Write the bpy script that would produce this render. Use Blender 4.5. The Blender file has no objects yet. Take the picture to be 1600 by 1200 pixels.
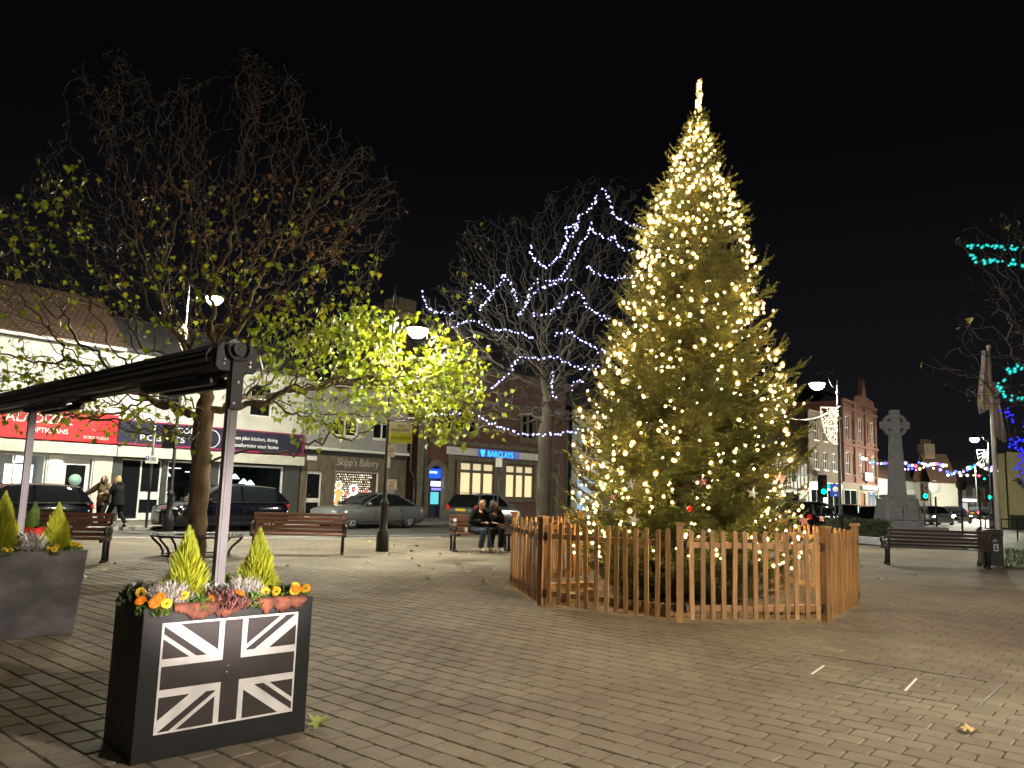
import bpy, math, random
import numpy as np
from mathutils import Vector, Matrix, kdtree, noise as mnoise
random.seed(7); rng = np.random.default_rng(7)
S = bpy.context.scene
COL = S.collection
PI = math.pi
# ------------------------------------------------------------------ camera, world, exposure
F_PX, H_CAM, PITCH, ROLL = 1230.0, 1.55, math.atan(168/1230.0), math.radians(1.7)
cf = Vector((0, math.cos(PITCH), math.sin(PITCH)))
r0 = Vector((1, 0, 0)); u0 = Vector((0, -math.sin(PITCH), math.cos(PITCH)))
cr = r0*math.cos(ROLL) + u0*math.sin(ROLL)
cu = -r0*math.sin(ROLL) + u0*math.cos(ROLL)
cam = bpy.data.cameras.new('camera'); camo = bpy.data.objects.new('camera', cam); COL.objects.link(camo)
M4 = Matrix((( cr.x, cu.x, -cf.x, 0), (cr.y, cu.y, -cf.y, 0), (cr.z, cu.z, -cf.z, H_CAM), (0, 0, 0, 1)))
camo.matrix_world = M4
cam.sensor_width = 36; cam.lens = 36*F_PX/1600; cam.clip_start = 0.05; cam.clip_end = 2000
S.camera = camo
CAMP = Vector((0, 0, H_CAM))
W = bpy.data.worlds.new('World'); S.world = W; W.use_nodes = True
nt = W.node_tree; bg = nt.nodes['Background']
sky = nt.nodes.new('ShaderNodeTexSky'); sky.sky_type = 'NISHITA'; sky.sun_disc = False
sky.sun_elevation = math.radians(-4.0); sky.sun_rotation = math.radians(40)
mixw = nt.nodes.new('ShaderNodeMix'); mixw.data_type = 'RGBA'; mixw.inputs[0].default_value = 0.94
tcw = nt.nodes.new('ShaderNodeTexCoord'); spw = nt.nodes.new('ShaderNodeSeparateXYZ'); rpw = nt.nodes.new('ShaderNodeValToRGB')   # faint town glow low in the night sky
nt.links.new(tcw.outputs['Generated'], spw.inputs[0]); nt.links.new(spw.outputs[2], rpw.inputs[0])
rpw.color_ramp.elements[0].position = 0.0; rpw.color_ramp.elements[0].color = (.12, .12, .15, 1); rpw.color_ramp.elements[1].position = .42; rpw.color_ramp.elements[1].color = (.024, .024, .030, 1)
nt.links.new(rpw.outputs[0], mixw.inputs[7])
nt.links.new(sky.outputs[0], mixw.inputs[6]); nt.links.new(mixw.outputs[2], bg.inputs[0])
bg.inputs[1].default_value = 0.05
S.view_settings.view_transform = 'Standard'; S.view_settings.look = 'None'
S.view_settings.exposure = 0.5; S.view_settings.gamma = 1.0; S.view_settings.use_curve_mapping = False
S.render.engine = 'CYCLES'
cy = S.cycles
cy.use_denoising = True
try: cy.denoiser = 'OPENIMAGEDENOISE'
except Exception: pass
cy.max_bounces = 5; cy.diffuse_bounces = 3; cy.glossy_bounces = 3; cy.transmission_bounces = 4; cy.transparent_max_bounces = 8
cy.sample_clamp_indirect = 4; cy.sample_clamp_direct = 0; cy.caustics_reflective = False; cy.caustics_refractive = False
cy.use_light_tree = True

# pixel -> place measurements (photograph is 1600x1200)
def ray(x, y): return cf*F_PX + cr*(x-800) - cu*(y-600)
def G(x, y, z=0.0):
    d = ray(x, y); return CAMP + d*((z-H_CAM)/d.z)
def D(x, y, Y):
    d = ray(x, y); return CAMP + d*(Y/d.y)
TH = math.radians(40.76)
U = Vector((math.sin(TH), math.cos(TH), 0)); N = Vector((math.cos(TH), -math.sin(TH), 0)); V = -N
P0 = Vector((-14.70, 30.60, 0))
ROTU = math.atan2(U.y, U.x)           # local +x along the street, local +y into the buildings (V)
def FA(x, y, off=0.0):                # pixel on the shop-front plane -> (along street, height)
    d = ray(x, y); q = P0 + N*off; t = (q-CAMP).dot(N)/d.dot(N); p = CAMP + d*t
    return (p-P0).dot(U), p.z
def proj(p):
    v = Vector(p)-CAMP; k = F_PX/v.dot(cf); return 800+k*v.dot(cr), 600-k*v.dot(cu)

# ------------------------------------------------------------------ materials
def mat(name, col, rough=0.6, metal=0.0, col2=None, scale=6.0, detail=4.0, bump=0.0, bscale=None, emis=None, estr=0.0,
        coat=0.0, spec=0.5, contrast=(0.35, 0.65), obj_random=0.0, island=False, stretch=None, trans=0.0, transl=0.0):
    m = bpy.data.materials.new(name); m.use_nodes = True
    t = m.node_tree; b = t.nodes['Principled BSDF']
    b.inputs['Base Color'].default_value = (*col, 1); b.inputs['Roughness'].default_value = rough
    b.inputs['Metallic'].default_value = metal; b.inputs['Specular IOR Level'].default_value = spec
    if coat: b.inputs['Coat Weight'].default_value = coat; b.inputs['Coat Roughness'].default_value = 0.08
    if trans: b.inputs['Transmission Weight'].default_value = trans
    if emis: b.inputs['Emission Color'].default_value = (*emis, 1); b.inputs['Emission Strength'].default_value = estr
    src = None
    if col2 or bump:
        tc = t.nodes.new('ShaderNodeTexCoord'); mp = t.nodes.new('ShaderNodeMapping')
        t.links.new(tc.outputs['Object'], mp.inputs[0])
        if stretch: mp.inputs['Scale'].default_value = stretch
        nz = t.nodes.new('ShaderNodeTexNoise'); nz.inputs['Scale'].default_value = scale; nz.inputs['Detail'].default_value = detail
        t.links.new(mp.outputs[0], nz.inputs[0]); src = nz.outputs[0]
        if obj_random:
            oi = t.nodes.new('ShaderNodeObjectInfo'); cmb = t.nodes.new('ShaderNodeVectorMath'); cmb.operation = 'SCALE'
            comb = t.nodes.new('ShaderNodeCombineXYZ')
            for i in range(3): t.links.new(oi.outputs['Random'], comb.inputs[i])
            t.links.new(comb.outputs[0], cmb.inputs[0]); cmb.inputs['Scale'].default_value = 37.0
            t.links.new(cmb.outputs[0], mp.inputs['Location'])
    if col2:
        rp = t.nodes.new('ShaderNodeValToRGB')
        rp.color_ramp.elements[0].position = contrast[0]; rp.color_ramp.elements[1].position = contrast[1]
        rp.color_ramp.elements[0].color = (*col, 1); rp.color_ramp.elements[1].color = (*col2, 1)
        t.links.new(src, rp.inputs[0]); out = rp.outputs[0]
        if obj_random or island:
            hs = t.nodes.new('ShaderNodeHueSaturation'); ma = t.nodes.new('ShaderNodeMath'); ma.operation = 'MULTIPLY_ADD'
            oi = t.nodes.new('ShaderNodeObjectInfo'); s_ = oi.outputs['Random']
            if island:
                ge = t.nodes.new('ShaderNodeNewGeometry'); ad = t.nodes.new('ShaderNodeMath'); ad.operation = 'ADD'
                fr = t.nodes.new('ShaderNodeMath'); fr.operation = 'FRACT'
                t.links.new(s_, ad.inputs[0]); t.links.new(ge.outputs['Random Per Island'], ad.inputs[1]); t.links.new(ad.outputs[0], fr.inputs[0]); s_ = fr.outputs[0]
            k = obj_random or 0.5
            ma.inputs[1].default_value = k; ma.inputs[2].default_value = 1-k/2
            t.links.new(s_, ma.inputs[0]); t.links.new(ma.outputs[0], hs.inputs['Value']); t.links.new(out, hs.inputs['Color']); out = hs.outputs[0]
        t.links.new(out, b.inputs['Base Color'])
    if bump:
        bp = t.nodes.new('ShaderNodeBump'); bp.inputs['Strength'].default_value = bump; bp.inputs['Distance'].default_value = 0.02
        s2 = src
        if bscale:
            n2 = t.nodes.new('ShaderNodeTexNoise'); n2.inputs['Scale'].default_value = bscale; n2.inputs['Detail'].default_value = 3
            t.links.new(mp.outputs[0], n2.inputs[0]); s2 = n2.outputs[0]
        t.links.new(s2, bp.inputs['Height']); t.links.new(bp.outputs[0], b.inputs['Normal'])
    if transl:
        tr = t.nodes.new('ShaderNodeBsdfTranslucent'); mx = t.nodes.new('ShaderNodeMixShader'); mx.inputs[0].default_value = transl
        if col2: t.links.new(out, tr.inputs[0])
        else: tr.inputs[0].default_value = (*col, 1)
        o = t.nodes['Material Output']
        t.links.new(b.outputs[0], mx.inputs[1]); t.links.new(tr.outputs[0], mx.inputs[2]); t.links.new(mx.outputs[0], o.inputs[0])
    return m
def brickmat(name, c1, c2, mortar, bw=0.225, bh=0.075, axis='XZ', rough=0.8, msize=0.008):
    m = bpy.data.materials.new(name); m.use_nodes = True
    t = m.node_tree; b = t.nodes['Principled BSDF']; b.inputs['Roughness'].default_value = rough
    tc = t.nodes.new('ShaderNodeTexCoord'); sp = t.nodes.new('ShaderNodeSeparateXYZ'); cb = t.nodes.new('ShaderNodeCombineXYZ')
    t.links.new(tc.outputs['Object'], sp.inputs[0])
    if axis == 'XZ':
        ad = t.nodes.new('ShaderNodeMath'); ad.operation = 'ADD'
        t.links.new(sp.outputs[0], ad.inputs[0]); t.links.new(sp.outputs[1], ad.inputs[1])
        t.links.new(ad.outputs[0], cb.inputs[0]); t.links.new(sp.outputs[2], cb.inputs[1])
    else:
        t.links.new(sp.outputs[0], cb.inputs[0]); t.links.new(sp.outputs[1], cb.inputs[1])
    br = t.nodes.new('ShaderNodeTexBrick'); br.inputs['Scale'].default_value = 1.0
    br.inputs['Brick Width'].default_value = bw; br.inputs['Row Height'].default_value = bh; br.inputs['Mortar Size'].default_value = msize
    br.inputs['Color1'].default_value = (*c1, 1); br.inputs['Color2'].default_value = (*c2, 1); br.inputs['Mortar'].default_value = (*mortar, 1)
    t.links.new(cb.outputs[0], br.inputs[0])
    nz = t.nodes.new('ShaderNodeTexNoise'); nz.inputs['Scale'].default_value = 1.3; nz.inputs['Detail'].default_value = 5; t.links.new(tc.outputs['Object'], nz.inputs[0])
    mx = t.nodes.new('ShaderNodeMix'); mx.data_type = 'RGBA'; mx.blend_type = 'MULTIPLY'; mx.inputs[0].default_value = 0.7
    rp = t.nodes.new('ShaderNodeValToRGB'); rp.color_ramp.elements[0].color = (.55, .55, .55, 1); rp.color_ramp.elements[1].color = (1.25, 1.2, 1.15, 1)
    rp.color_ramp.elements[0].position = 0.3; rp.color_ramp.elements[1].position = 0.7
    t.links.new(nz.outputs[0], rp.inputs[0]); t.links.new(br.outputs[0], mx.inputs[6]); t.links.new(rp.outputs[0], mx.inputs[7])
    t.links.new(mx.outputs[2], b.inputs['Base Color'])
    bp = t.nodes.new('ShaderNodeBump'); bp.inputs['Strength'].default_value = 0.5; bp.inputs['Distance'].default_value = 0.01; bp.invert = True
    t.links.new(br.outputs[1], bp.inputs['Height']); t.links.new(bp.outputs[0], b.inputs['Normal'])
    return m
def emit(name, col, strength):
    m = bpy.data.materials.new(name); m.use_nodes = True; t = m.node_tree; t.nodes.remove(t.nodes['Principled BSDF'])
    e = t.nodes.new('ShaderNodeEmission'); e.inputs[0].default_value = (*col, 1); e.inputs[1].default_value = strength
    t.links.new(e.outputs[0], t.nodes['Material Output'].inputs[0]); return m

M = {}
M['black_metal'] = mat('black_metal', (.012, .012, .013), .4, .0, (.02, .02, .022), 20, bump=.05)
M['dark_grey_metal'] = mat('dark_grey_metal', (.055, .056, .062), .42, .3, (.075, .075, .082), 30, bump=.04, bscale=90)
M['plate_grey'] = mat('plate_grey_paint', (.014, .014, .016), .55, 0, (.010, .010, .011), 8, spec=.3)
M['post_grey'] = mat('post_grey_paint', (.12, .108, .112), .5, 0, (.095, .088, .09), 8, bump=.03, bscale=60)
M['steel'] = mat('steel', (.5, .5, .5), .3, 1.0)
M['chrome'] = mat('chrome', (.7, .7, .72), .12, 1.0)
M['cream'] = mat('cream_paint', (.55, .55, .47), .6, 0, (.47, .47, .41), 3)
M['white_render'] = mat('white_render', (.60, .60, .55), .85, 0, (.45, .45, .41), 1.1, 6, bump=.15, bscale=60)
M['white_paint'] = mat('white_paint', (.72, .72, .7), .5, 0, (.6, .6, .58), 5)
M['stone'] = mat('stone', (.21, .185, .13), .85, 0, (.13, .115, .08), 3.5, 6, bump=.25, bscale=25)
M['granite'] = mat('granite', (.27, .27, .29), .8, 0, (.18, .18, .2), 9, 8, bump=.4, bscale=30)
M['red_brick'] = brickmat('red_brick', (.17, .055, .035), (.12, .04, .03), (.14, .11, .09))
M['brown_brick'] = brickmat('brown_brick', (.16, .115, .07), (.12, .085, .055), (.16, .14, .11))
M['roof_tile'] = brickmat('roof_tile', (.13, .075, .045), (.09, .055, .035), (.03, .02, .015), .2, .16, 'XY', .85, .02)
M['slate'] = brickmat('slate', (.055, .055, .06), (.04, .04, .045), (.02, .02, .02), .3, .22, 'XY', .7, .012)
M['dark_glass'] = mat('dark_glass', (.008, .010, .011), .04, 0, spec=.4)
M['interior_dark'] = mat('interior_dark', (.05, .055, .05), .8, 0, (.025, .03, .03), 2.2)
M['dark_paint'] = mat('dark_grey_paint', (.05, .052, .05), .5, 0, (.04, .04, .04), 4)
M['asphalt'] = mat('asphalt', (.062, .062, .056), .8, 0, (.042, .042, .038), 1.2, 8, bump=.3, bscale=120)
M['paving'] = mat('paving_slab', (.15, .145, .12), .8, 0, (.10, .095, .08), 1.0, 7, bump=.2, bscale=60)
M['kerb'] = mat('kerb_stone', (.34, .33, .29), .8, 0, (.22, .21, .19), 5, bump=.2, bscale=50)
M['road_paint'] = mat('road_paint', (.6, .6, .55), .7, 0, (.3, .3, .27), 9, contrast=(.5, .7))
M['joint'] = mat('joint_sand', (.028, .024, .017), .95, 0, (.04, .036, .024), 15)
M['paver'] = mat('paver', (.185, .158, .112), .82, 0, (.140, .122, .088), 2.2, 9, bump=.28, bscale=75, obj_random=.26, island=True, contrast=(.3, .7))
M['paver_far'] = brickmat('paver_far', (.175, .152, .108), (.150, .130, .094), (.085, .072, .054), .25, .185, 'XY', .82, .006)
M['bark'] = mat('plane_bark', (.16, .12, .075), .9, 0, (.075, .055, .038), 7, 6, bump=.5, stretch=(1, 1, .35), contrast=(.4, .6))
M['bark_grey'] = mat('grey_bark', (.062, .052, .038), .9, 0, (.034, .03, .025), 6, 6, bump=.5, stretch=(1, 1, .4))
M['twig'] = mat('twig', (.085, .070, .052), .85, 0, (.055, .043, .033), 3)
M['twig_grey'] = mat('twig_grey', (.052, .046, .044), .85, 0, (.036, .032, .031), 3)
M['leaf'] = mat('plane_leaf', (.14, .22, .014), .5, 0, (.27, .27, .012), 1.1, 2, obj_random=.5, island=True, transl=.35)
M['leaf_brown'] = mat('withered_leaf', (.17, .085, .035), .7, 0, (.10, .05, .025), 1.5, 2, obj_random=.5, island=True, transl=.25)
M['leaf_fallen'] = mat('tan_leaf', (.42, .30, .13), .6, 0, (.34, .24, .10), 8, obj_random=.3)
M['leaf_fallen_yellow'] = mat('yellow_leaf', (.50, .44, .14), .6, 0, (.42, .38, .12), 8, obj_random=.3)
M['leaf_fallen_green'] = mat('greenish_leaf', (.34, .38, .10), .6, 0, (.28, .32, .08), 8, obj_random=.3)
M['needle'] = mat('fir_needle', (.040, .060, .010), .5, 0, (.12, .13, .024), 1.6, 4, island=True, transl=.25)
M['fir_bark'] = mat('fir_bark', (.16, .07, .035), .9, 0, (.09, .04, .02), 12, bump=.4)
M['pine'] = mat('pale_pine', (.40, .225, .085), .6, 0, (.24, .125, .048), 2.6, 7, bump=.2, stretch=(6, 6, .7), obj_random=.6, contrast=(.34, .62))
M['bench_wood'] = mat('bench_wood', (.19, .075, .04), .5, 0, (.12, .05, .028), 3, 6, bump=.15, stretch=(.5, 6, 6), obj_random=.35)
M['cypress'] = mat('golden_cypress', (.30, .36, .018), .55, 0, (.42, .42, .03), 14, 3, island=True, transl=.3)
M['cypress_shaded'] = mat('shaded_cypress', (.07, .13, .02), .55, 0, (.12, .18, .03), 14, 3, island=True, transl=.3)  # darker copy of the cypress foliage, with the shade put into its colour
M['silver_leaf'] = mat('silver_foliage', (.33, .31, .28), .7, 0, (.42, .39, .35), 20, island=True)
M['green_leaf'] = mat('green_foliage', (.08, .16, .025), .5, 0, (.15, .22, .04), 18, island=True, transl=.2)
M['dark_leaf'] = mat('dark_foliage', (.03, .045, .02), .5, 0, (.05, .05, .03), 18, island=True)
M['heather'] = mat('heather_shoot', (.20, .09, .07), .7, 0, (.13, .055, .05), 20, island=True)
M['orange_petal'] = mat('orange_petal', (.75, .16, .01), .5, 0, (.85, .28, .02), 30, transl=.3)
M['yellow_petal'] = mat('yellow_petal', (.80, .50, .02), .5, 0, (.85, .6, .05), 30, transl=.3)
M['red_petal'] = mat('red_petal', (.55, .02, .02), .5, 0, (.65, .06, .04), 30, transl=.3)
M['pink_petal'] = mat('pink_petal', (.7, .2, .25), .5, 0, transl=.3)
M['soil'] = mat('soil', (.03, .02, .013), .95, 0, (.05, .035, .02), 40, bump=.6)
M['planter_black'] = mat('black_planter_paint', (.0045, .0045, .0045), .5, 0, (.011, .011, .0105), 5, 10, bump=.10, bscale=40, contrast=(.5, .72), spec=.35)
M['planter_grey'] = mat('grey_planter', (.04, .039, .043), .5, 0, (.13, .125, .135), 2.6, 12, bump=.15, bscale=30, contrast=(.40, .72), stretch=(1, 1, 1.6))
M['flag_white'] = mat('white_print', (.60, .58, .57), .5, 0, (.46, .44, .43), 7, 9, contrast=(.45, .75), spec=.3)
M['flag_black'] = mat('black_print', (.036, .029, .028), .5, 0, (.028, .023, .022), 8, spec=.3)
M['liner'] = mat('rust_liner', (.22, .072, .04), .9, 0, (.10, .035, .022), 16, 8, bump=.8, contrast=(.4, .6))
M['red_sign'] = mat('red_sign', (.55, .012, .02), .4, emis=(.8, .02, .03), estr=.03)
M['navy_sign'] = mat('navy_sign', (.012, .013, .035), .4, 0, (.015, .016, .045), 2)
M['magenta_trim'] = mat('magenta_trim', (.25, .02, .08), .5)
M['sign_text'] = mat('sign_lettering', (.8, .8, .78), .5, emis=(1, 1, 1), estr=.12)
M['dim_text'] = mat('dim_lettering', (.42, .40, .34), .6)
M['tyre'] = mat('tyre', (.012, .012, .012), .8)
M['rim'] = mat('alloy_rim', (.34, .34, .35), .35, .3)
M['rim_dark'] = mat('dark_alloy', (.42, .42, .43), .35, .1)
M['car_black'] = mat('black_car_paint', (.004, .004, .008), .12, 0, coat=.6, spec=.3)
M['car_grey'] = mat('grey_car_paint', (.115, .12, .128), .32, .2, coat=1.0)
M['car_green'] = mat('grey_green_car_paint', (.10, .115, .115), .3, .5, coat=1.0)
M['car_silver'] = mat('silver_car_paint', (.2, .2, .21), .3, .6, coat=1.0)
M['plastic_black'] = mat('black_plastic', (.01, .01, .01), .6)
M['tail_red'] = mat('tail_lamp', (.45, .01, .015), .2, emis=(1, .03, .03), estr=.12)
M['tail_lit'] = mat('lit_tail_lamp', (.6, .01, .01), .2, emis=(1, .06, .05), estr=3)
M['lamp_clear'] = mat('clear_headlamp', (.35, .36, .38), .1, .4)
M['plate_yellow'] = mat('yellow_plate', (.7, .5, .02), .4)
M['plate_white'] = mat('white_plate', (.7, .7, .7), .4)
M['skin'] = mat('skin', (.50, .30, .22), .55, 0, (.46, .26, .19), 30)
M['hair_brown'] = mat('brown_hair', (.05, .025, .014), .5, 0, (.03, .015, .01), 40)
M['hair_blonde'] = mat('blonde_hair', (.36, .25, .12), .5, 0, (.28, .18, .08), 40)
M['hair_ginger'] = mat('light_brown_hair', (.20, .11, .05), .55, 0, (.15, .08, .04), 40)
M['hair_black'] = mat('dark_hair', (.012, .009, .008), .45)
M['cloth_black'] = mat('black_cloth', (.004, .004, .005), .9, 0, (.007, .007, .008), 30, spec=.2)
M['cloth_olive'] = mat('olive_fleece', (.13, .095, .045), .95, 0, (.10, .07, .035), 50, bump=.3)
M['cloth_brown'] = mat('brown_coat', (.13, .06, .035), .9, 0, (.10, .05, .03), 30)
M['denim'] = mat('denim', (.045, .075, .14), .9, 0, (.035, .055, .10), 30)
M['shoe_white'] = mat('white_shoe', (.65, .63, .6), .6)
M['mouth'] = mat('lips', (.35, .10, .09), .5)
M['eye'] = mat('eye', (.02, .015, .012), .2)
M['paper_cup'] = mat('paper_cup', (.75, .74, .72), .6)
M['grass'] = mat('grass_blade', (.035, .07, .015), .7, 0, (.05, .085, .02), 3, island=True)
M['hedge'] = mat('hedge_leaf', (.025, .045, .018), .6, 0, (.045, .065, .03), 6, island=True)
M['star_silver'] = mat('silver_glitter', (.5, .5, .5), .35, .5)
M['star_pink'] = mat('rose_glitter', (.5, .22, .2), .4, .4)
M['star_gold'] = mat('gold_glitter', (.65, .38, .06), .35, .5)
M['bauble'] = mat('red_bauble', (.5, .01, .01), .15, .3)
M['cable'] = mat('dark_cable', (.012, .02, .010), .6)
M['lamp_glass'] = emit('lamp_glass', (1, .95, .76), 1500)
def halo_shell(name, col, strength, clear):   # tinted glass round a bulb, partly clear; its set glow imitates the bulb's halo
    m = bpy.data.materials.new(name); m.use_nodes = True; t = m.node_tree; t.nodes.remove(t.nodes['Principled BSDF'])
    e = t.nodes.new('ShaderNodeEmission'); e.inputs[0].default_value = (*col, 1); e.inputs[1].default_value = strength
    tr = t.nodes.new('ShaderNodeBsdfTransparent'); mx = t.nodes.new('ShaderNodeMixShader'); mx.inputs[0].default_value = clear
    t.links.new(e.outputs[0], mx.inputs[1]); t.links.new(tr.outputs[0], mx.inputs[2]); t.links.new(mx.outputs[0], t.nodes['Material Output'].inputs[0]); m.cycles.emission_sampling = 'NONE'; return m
M['bulb_warm'] = emit('warm_bulb', (1, .65, .27), 1000)
M['halo_warm'] = halo_shell('warm_halo', (1, .46, .10), 1.1, .42)
M['bulb_blue'] = emit('cool_white_bulb', (.58, .60, 1.0), 14)
M['halo_blue'] = halo_shell('blue_halo', (.20, .18, 1.0), .9, .45)
M['bulb_cyan'] = emit('cyan_bulb', (.25, 1, .92), 2.5); M['halo_cyan'] = halo_shell('cyan_halo', (.0, .50, .46), .75, .35)
M['bulb_deep'] = emit('deep_blue_bulb', (.12, .12, 1.0), 3.0); M['halo_deep'] = halo_shell('deep_blue_halo', (.015, .015, .9), .7, .35)
M['window_warm'] = emit('lit_window', (1, .76, .40), .85)
M['panel_white'] = emit('lit_panel', (1, .98, .97), 2.2)
M['teal_sign'] = emit('teal_lit_sign', (.02, .62, .52), .9)

# ------------------------------------------------------------------ mesh builder
class MB:
    def __init__(s): s.v = []; s.f = []; s.mi = []; s.sm = []; s.cur = 0; s.smooth = False
    def add(s, vs, fs, smooth=None):
        o = len(s.v); s.v.extend([tuple(p) for p in vs])
        for f in fs: s.f.append(tuple(i+o for i in f)); s.mi.append(s.cur); s.sm.append(s.smooth if smooth is None else smooth)
        return s
    def box(s, c, d, rz=0.0, mtx=None, taper=None):
        x, y, z = d[0]/2, d[1]/2, d[2]/2; tx = taper if taper else 1.0
        p = [(-x, -y, -z), (x, -y, -z), (x, y, -z), (-x, y, -z), (-x*tx, -y*tx, z), (x*tx, -y*tx, z), (x*tx, y*tx, z), (-x*tx, y*tx, z)]
        R = mtx if mtx is not None else Matrix.Rotation(rz, 3, 'Z'); c = Vector(c)
        return s.add([R @ Vector(q) + c for q in p], [(3, 2, 1, 0), (4, 5, 6, 7), (0, 1, 5, 4), (1, 2, 6, 5), (2, 3, 7, 6), (3, 0, 4, 7)], False)
    def b2(s, a, b): # box from min/max
        return s.box([(a[i]+b[i])/2 for i in range(3)], [abs(b[i]-a[i]) for i in range(3)])
    def cbox(s, c, d, ch=0.005, mtx=None):   # box with chamfered long/top edges (bottom left square)
        x, y, z = d[0]/2, d[1]/2, d[2]/2
        p = [(-x, -y, -z), (x, -y, -z), (x, y, -z), (-x, y, -z), (-x, -y, z-ch), (x, -y, z-ch), (x, y, z-ch), (-x, y, z-ch),
             (-x+ch, -y+ch, z), (x-ch, -y+ch, z), (x-ch, y-ch, z), (-x+ch, y-ch, z)]
        f = [(3, 2, 1, 0), (8, 9, 10, 11)] + [(i, (i+1) % 4, 4+(i+1) % 4, 4+i) for i in range(4)] + [(4+i, 4+(i+1) % 4, 8+(i+1) % 4, 8+i) for i in range(4)]
        R = mtx if mtx is not None else Matrix.Identity(3); c = Vector(c)
        return s.add([R @ Vector(q) + c for q in p], f, False)
    def tube(s, pts, rad, n=8, caps=True, smooth=True, closed=False):
        pts = [Vector(p) for p in pts]; m = len(pts)
        if not hasattr(rad, '__len__'): rad = [rad]*m
        vs = []; prev = None
        for i, p in enumerate(pts):
            if closed: t = pts[(i+1) % m]-pts[i-1]
            else: t = pts[min(i+1, m-1)]-pts[max(i-1, 0)]
            t = t.normalized() if t.length > 1e-9 else Vector((0, 0, 1))
            if prev is None:
                a = Vector((0, 0, 1)) if abs(t.z) < .9 else Vector((1, 0, 0)); x = t.cross(a).normalized()
            else:
                x = prev - t*prev.dot(t); x = x.normalized() if x.length > 1e-6 else t.orthogonal().normalized()
            prev = x; y = t.cross(x)
            for k in range(n):
                a = 2*PI*k/n; vs.append(p + (x*math.cos(a)+y*math.sin(a))*rad[i])
        fs = []
        for i in range(m if closed else m-1):
            j = (i+1) % m
            for k in range(n): fs.append((i*n+k, i*n+(k+1) % n, j*n+(k+1) % n, j*n+k))
        s.add(vs, fs, smooth)
        if caps and not closed:
            o = len(s.v)-len(vs)
            for base, rev in ((0, True), ((m-1)*n, False)):
                idx = [o+base+k for k in range(n)]
                s.f.append(tuple(reversed(idx) if rev else idx)); s.mi.append(s.cur); s.sm.append(False)
        return s
    def lathe(s, prof, n=20, c=(0, 0, 0), mtx=None, smooth=True, a0=0.0, sx=1.0, sy=1.0, caps=True):
        vs = []; c = Vector(c)
        for r, z in prof:
            for k in range(n):
                a = 2*PI*k/n+a0; q = Vector((r*math.cos(a)*sx, r*math.sin(a)*sy, z))
                vs.append((mtx @ q if mtx is not None else q)+c)
        fs = []
        for i in range(len(prof)-1):
            for k in range(n): fs.append((i*n+k, i*n+(k+1) % n, (i+1)*n+(k+1) % n, (i+1)*n+k))
        s.add(vs, fs, smooth)
        o = len(s.v)-len(vs)
        if not caps: return s
        if prof[0][0] > 1e-5: s.f.append(tuple(o+k for k in reversed(range(n)))); s.mi.append(s.cur); s.sm.append(False)
        if prof[-1][0] > 1e-5: s.f.append(tuple(o+(len(prof)-1)*n+k for k in range(n))); s.mi.append(s.cur); s.sm.append(False)
        return s
    def prism(s, poly, axis_o, ax, ay, depth):  # polygon in plane (ax, ay) extruded along depth vector
        o = Vector(axis_o); ax = Vector(ax); ay = Vector(ay); d = Vector(depth); n = len(poly)
        vs = [o+ax*p[0]+ay*p[1] for p in poly] + [o+ax*p[0]+ay*p[1]+d for p in poly]
        fs = [tuple(range(n))[::-1], tuple(range(n, 2*n))] + [(i, (i+1) % n, n+(i+1) % n, n+i) for i in range(n)]
        return s.add(vs, fs, False)
    def ball(s, c, r, n=10, m=7, mtx=None):
        if not hasattr(r, '__len__'): r = (r, r, r)
        vs = []; fs = []; c = Vector(c)
        for i in range(m+1):
            b = PI*i/m-PI/2
            for k in range(n):
                a = 2*PI*k/n; q = Vector((r[0]*math.cos(b)*math.cos(a), r[1]*math.cos(b)*math.sin(a), r[2]*math.sin(b)))
                vs.append((mtx @ q if mtx is not None else q)+c)
        for i in range(m):
            for k in range(n): fs.append((i*n+k, i*n+(k+1) % n, (i+1)*n+(k+1) % n, (i+1)*n+k))
        return s.add(vs, fs, True)
    def quad(s, a, b, c, d): return s.add([a, b, c, d], [(0, 1, 2, 3)], False)
    def mesh(s, name, m):
        me = bpy.data.meshes.new(name); me.from_pydata(s.v, [], s.f)
        ms = m if isinstance(m, (list, tuple)) else [m]
        for q in ms: me.materials.append(M[q] if isinstance(q, str) else q)
        if any(s.sm): me.polygons.foreach_set('use_smooth', s.sm)
        if len(ms) > 1: me.polygons.foreach_set('material_index', s.mi)
        me.update(); return me
    def build(s, name, m, parent=None, loc=None, rz=None, kind=None):
        o = bpy.data.objects.new(name, s.mesh(name, m)); COL.objects.link(o)
        if parent is not None: o.parent = parent
        if loc is not None: o.location = loc
        if rz is not None: o.rotation_euler = (0, 0, rz)
        if kind: o['kind'] = kind
        return o
def raw(name, verts, faces_flat, nper, m, parent=None, smooth=False, kind=None):
    """numpy mesh of equal-sized faces"""
    me = bpy.data.meshes.new(name); nv = len(verts); nf = len(faces_flat)//nper
    me.vertices.add(nv); me.vertices.foreach_set('co', np.asarray(verts, dtype=np.float32).ravel())
    me.loops.add(len(faces_flat)); me.loops.foreach_set('vertex_index', np.asarray(faces_flat, dtype=np.int32))
    me.polygons.add(nf); me.polygons.foreach_set('loop_start', np.arange(0, nf*nper, nper, dtype=np.int32))
    try: me.polygons.foreach_set('loop_total', np.full(nf, nper, dtype=np.int32))
    except Exception: pass
    me.polygons.foreach_set('use_smooth', np.full(nf, bool(smooth), dtype=bool))
    me.materials.append(M[m] if isinstance(m, str) else m); me.update(calc_edges=True); me.validate()
    o = bpy.data.objects.new(name, me); COL.objects.link(o)
    if parent is not None: o.parent = parent
    if kind: o['kind'] = kind
    return o
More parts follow.
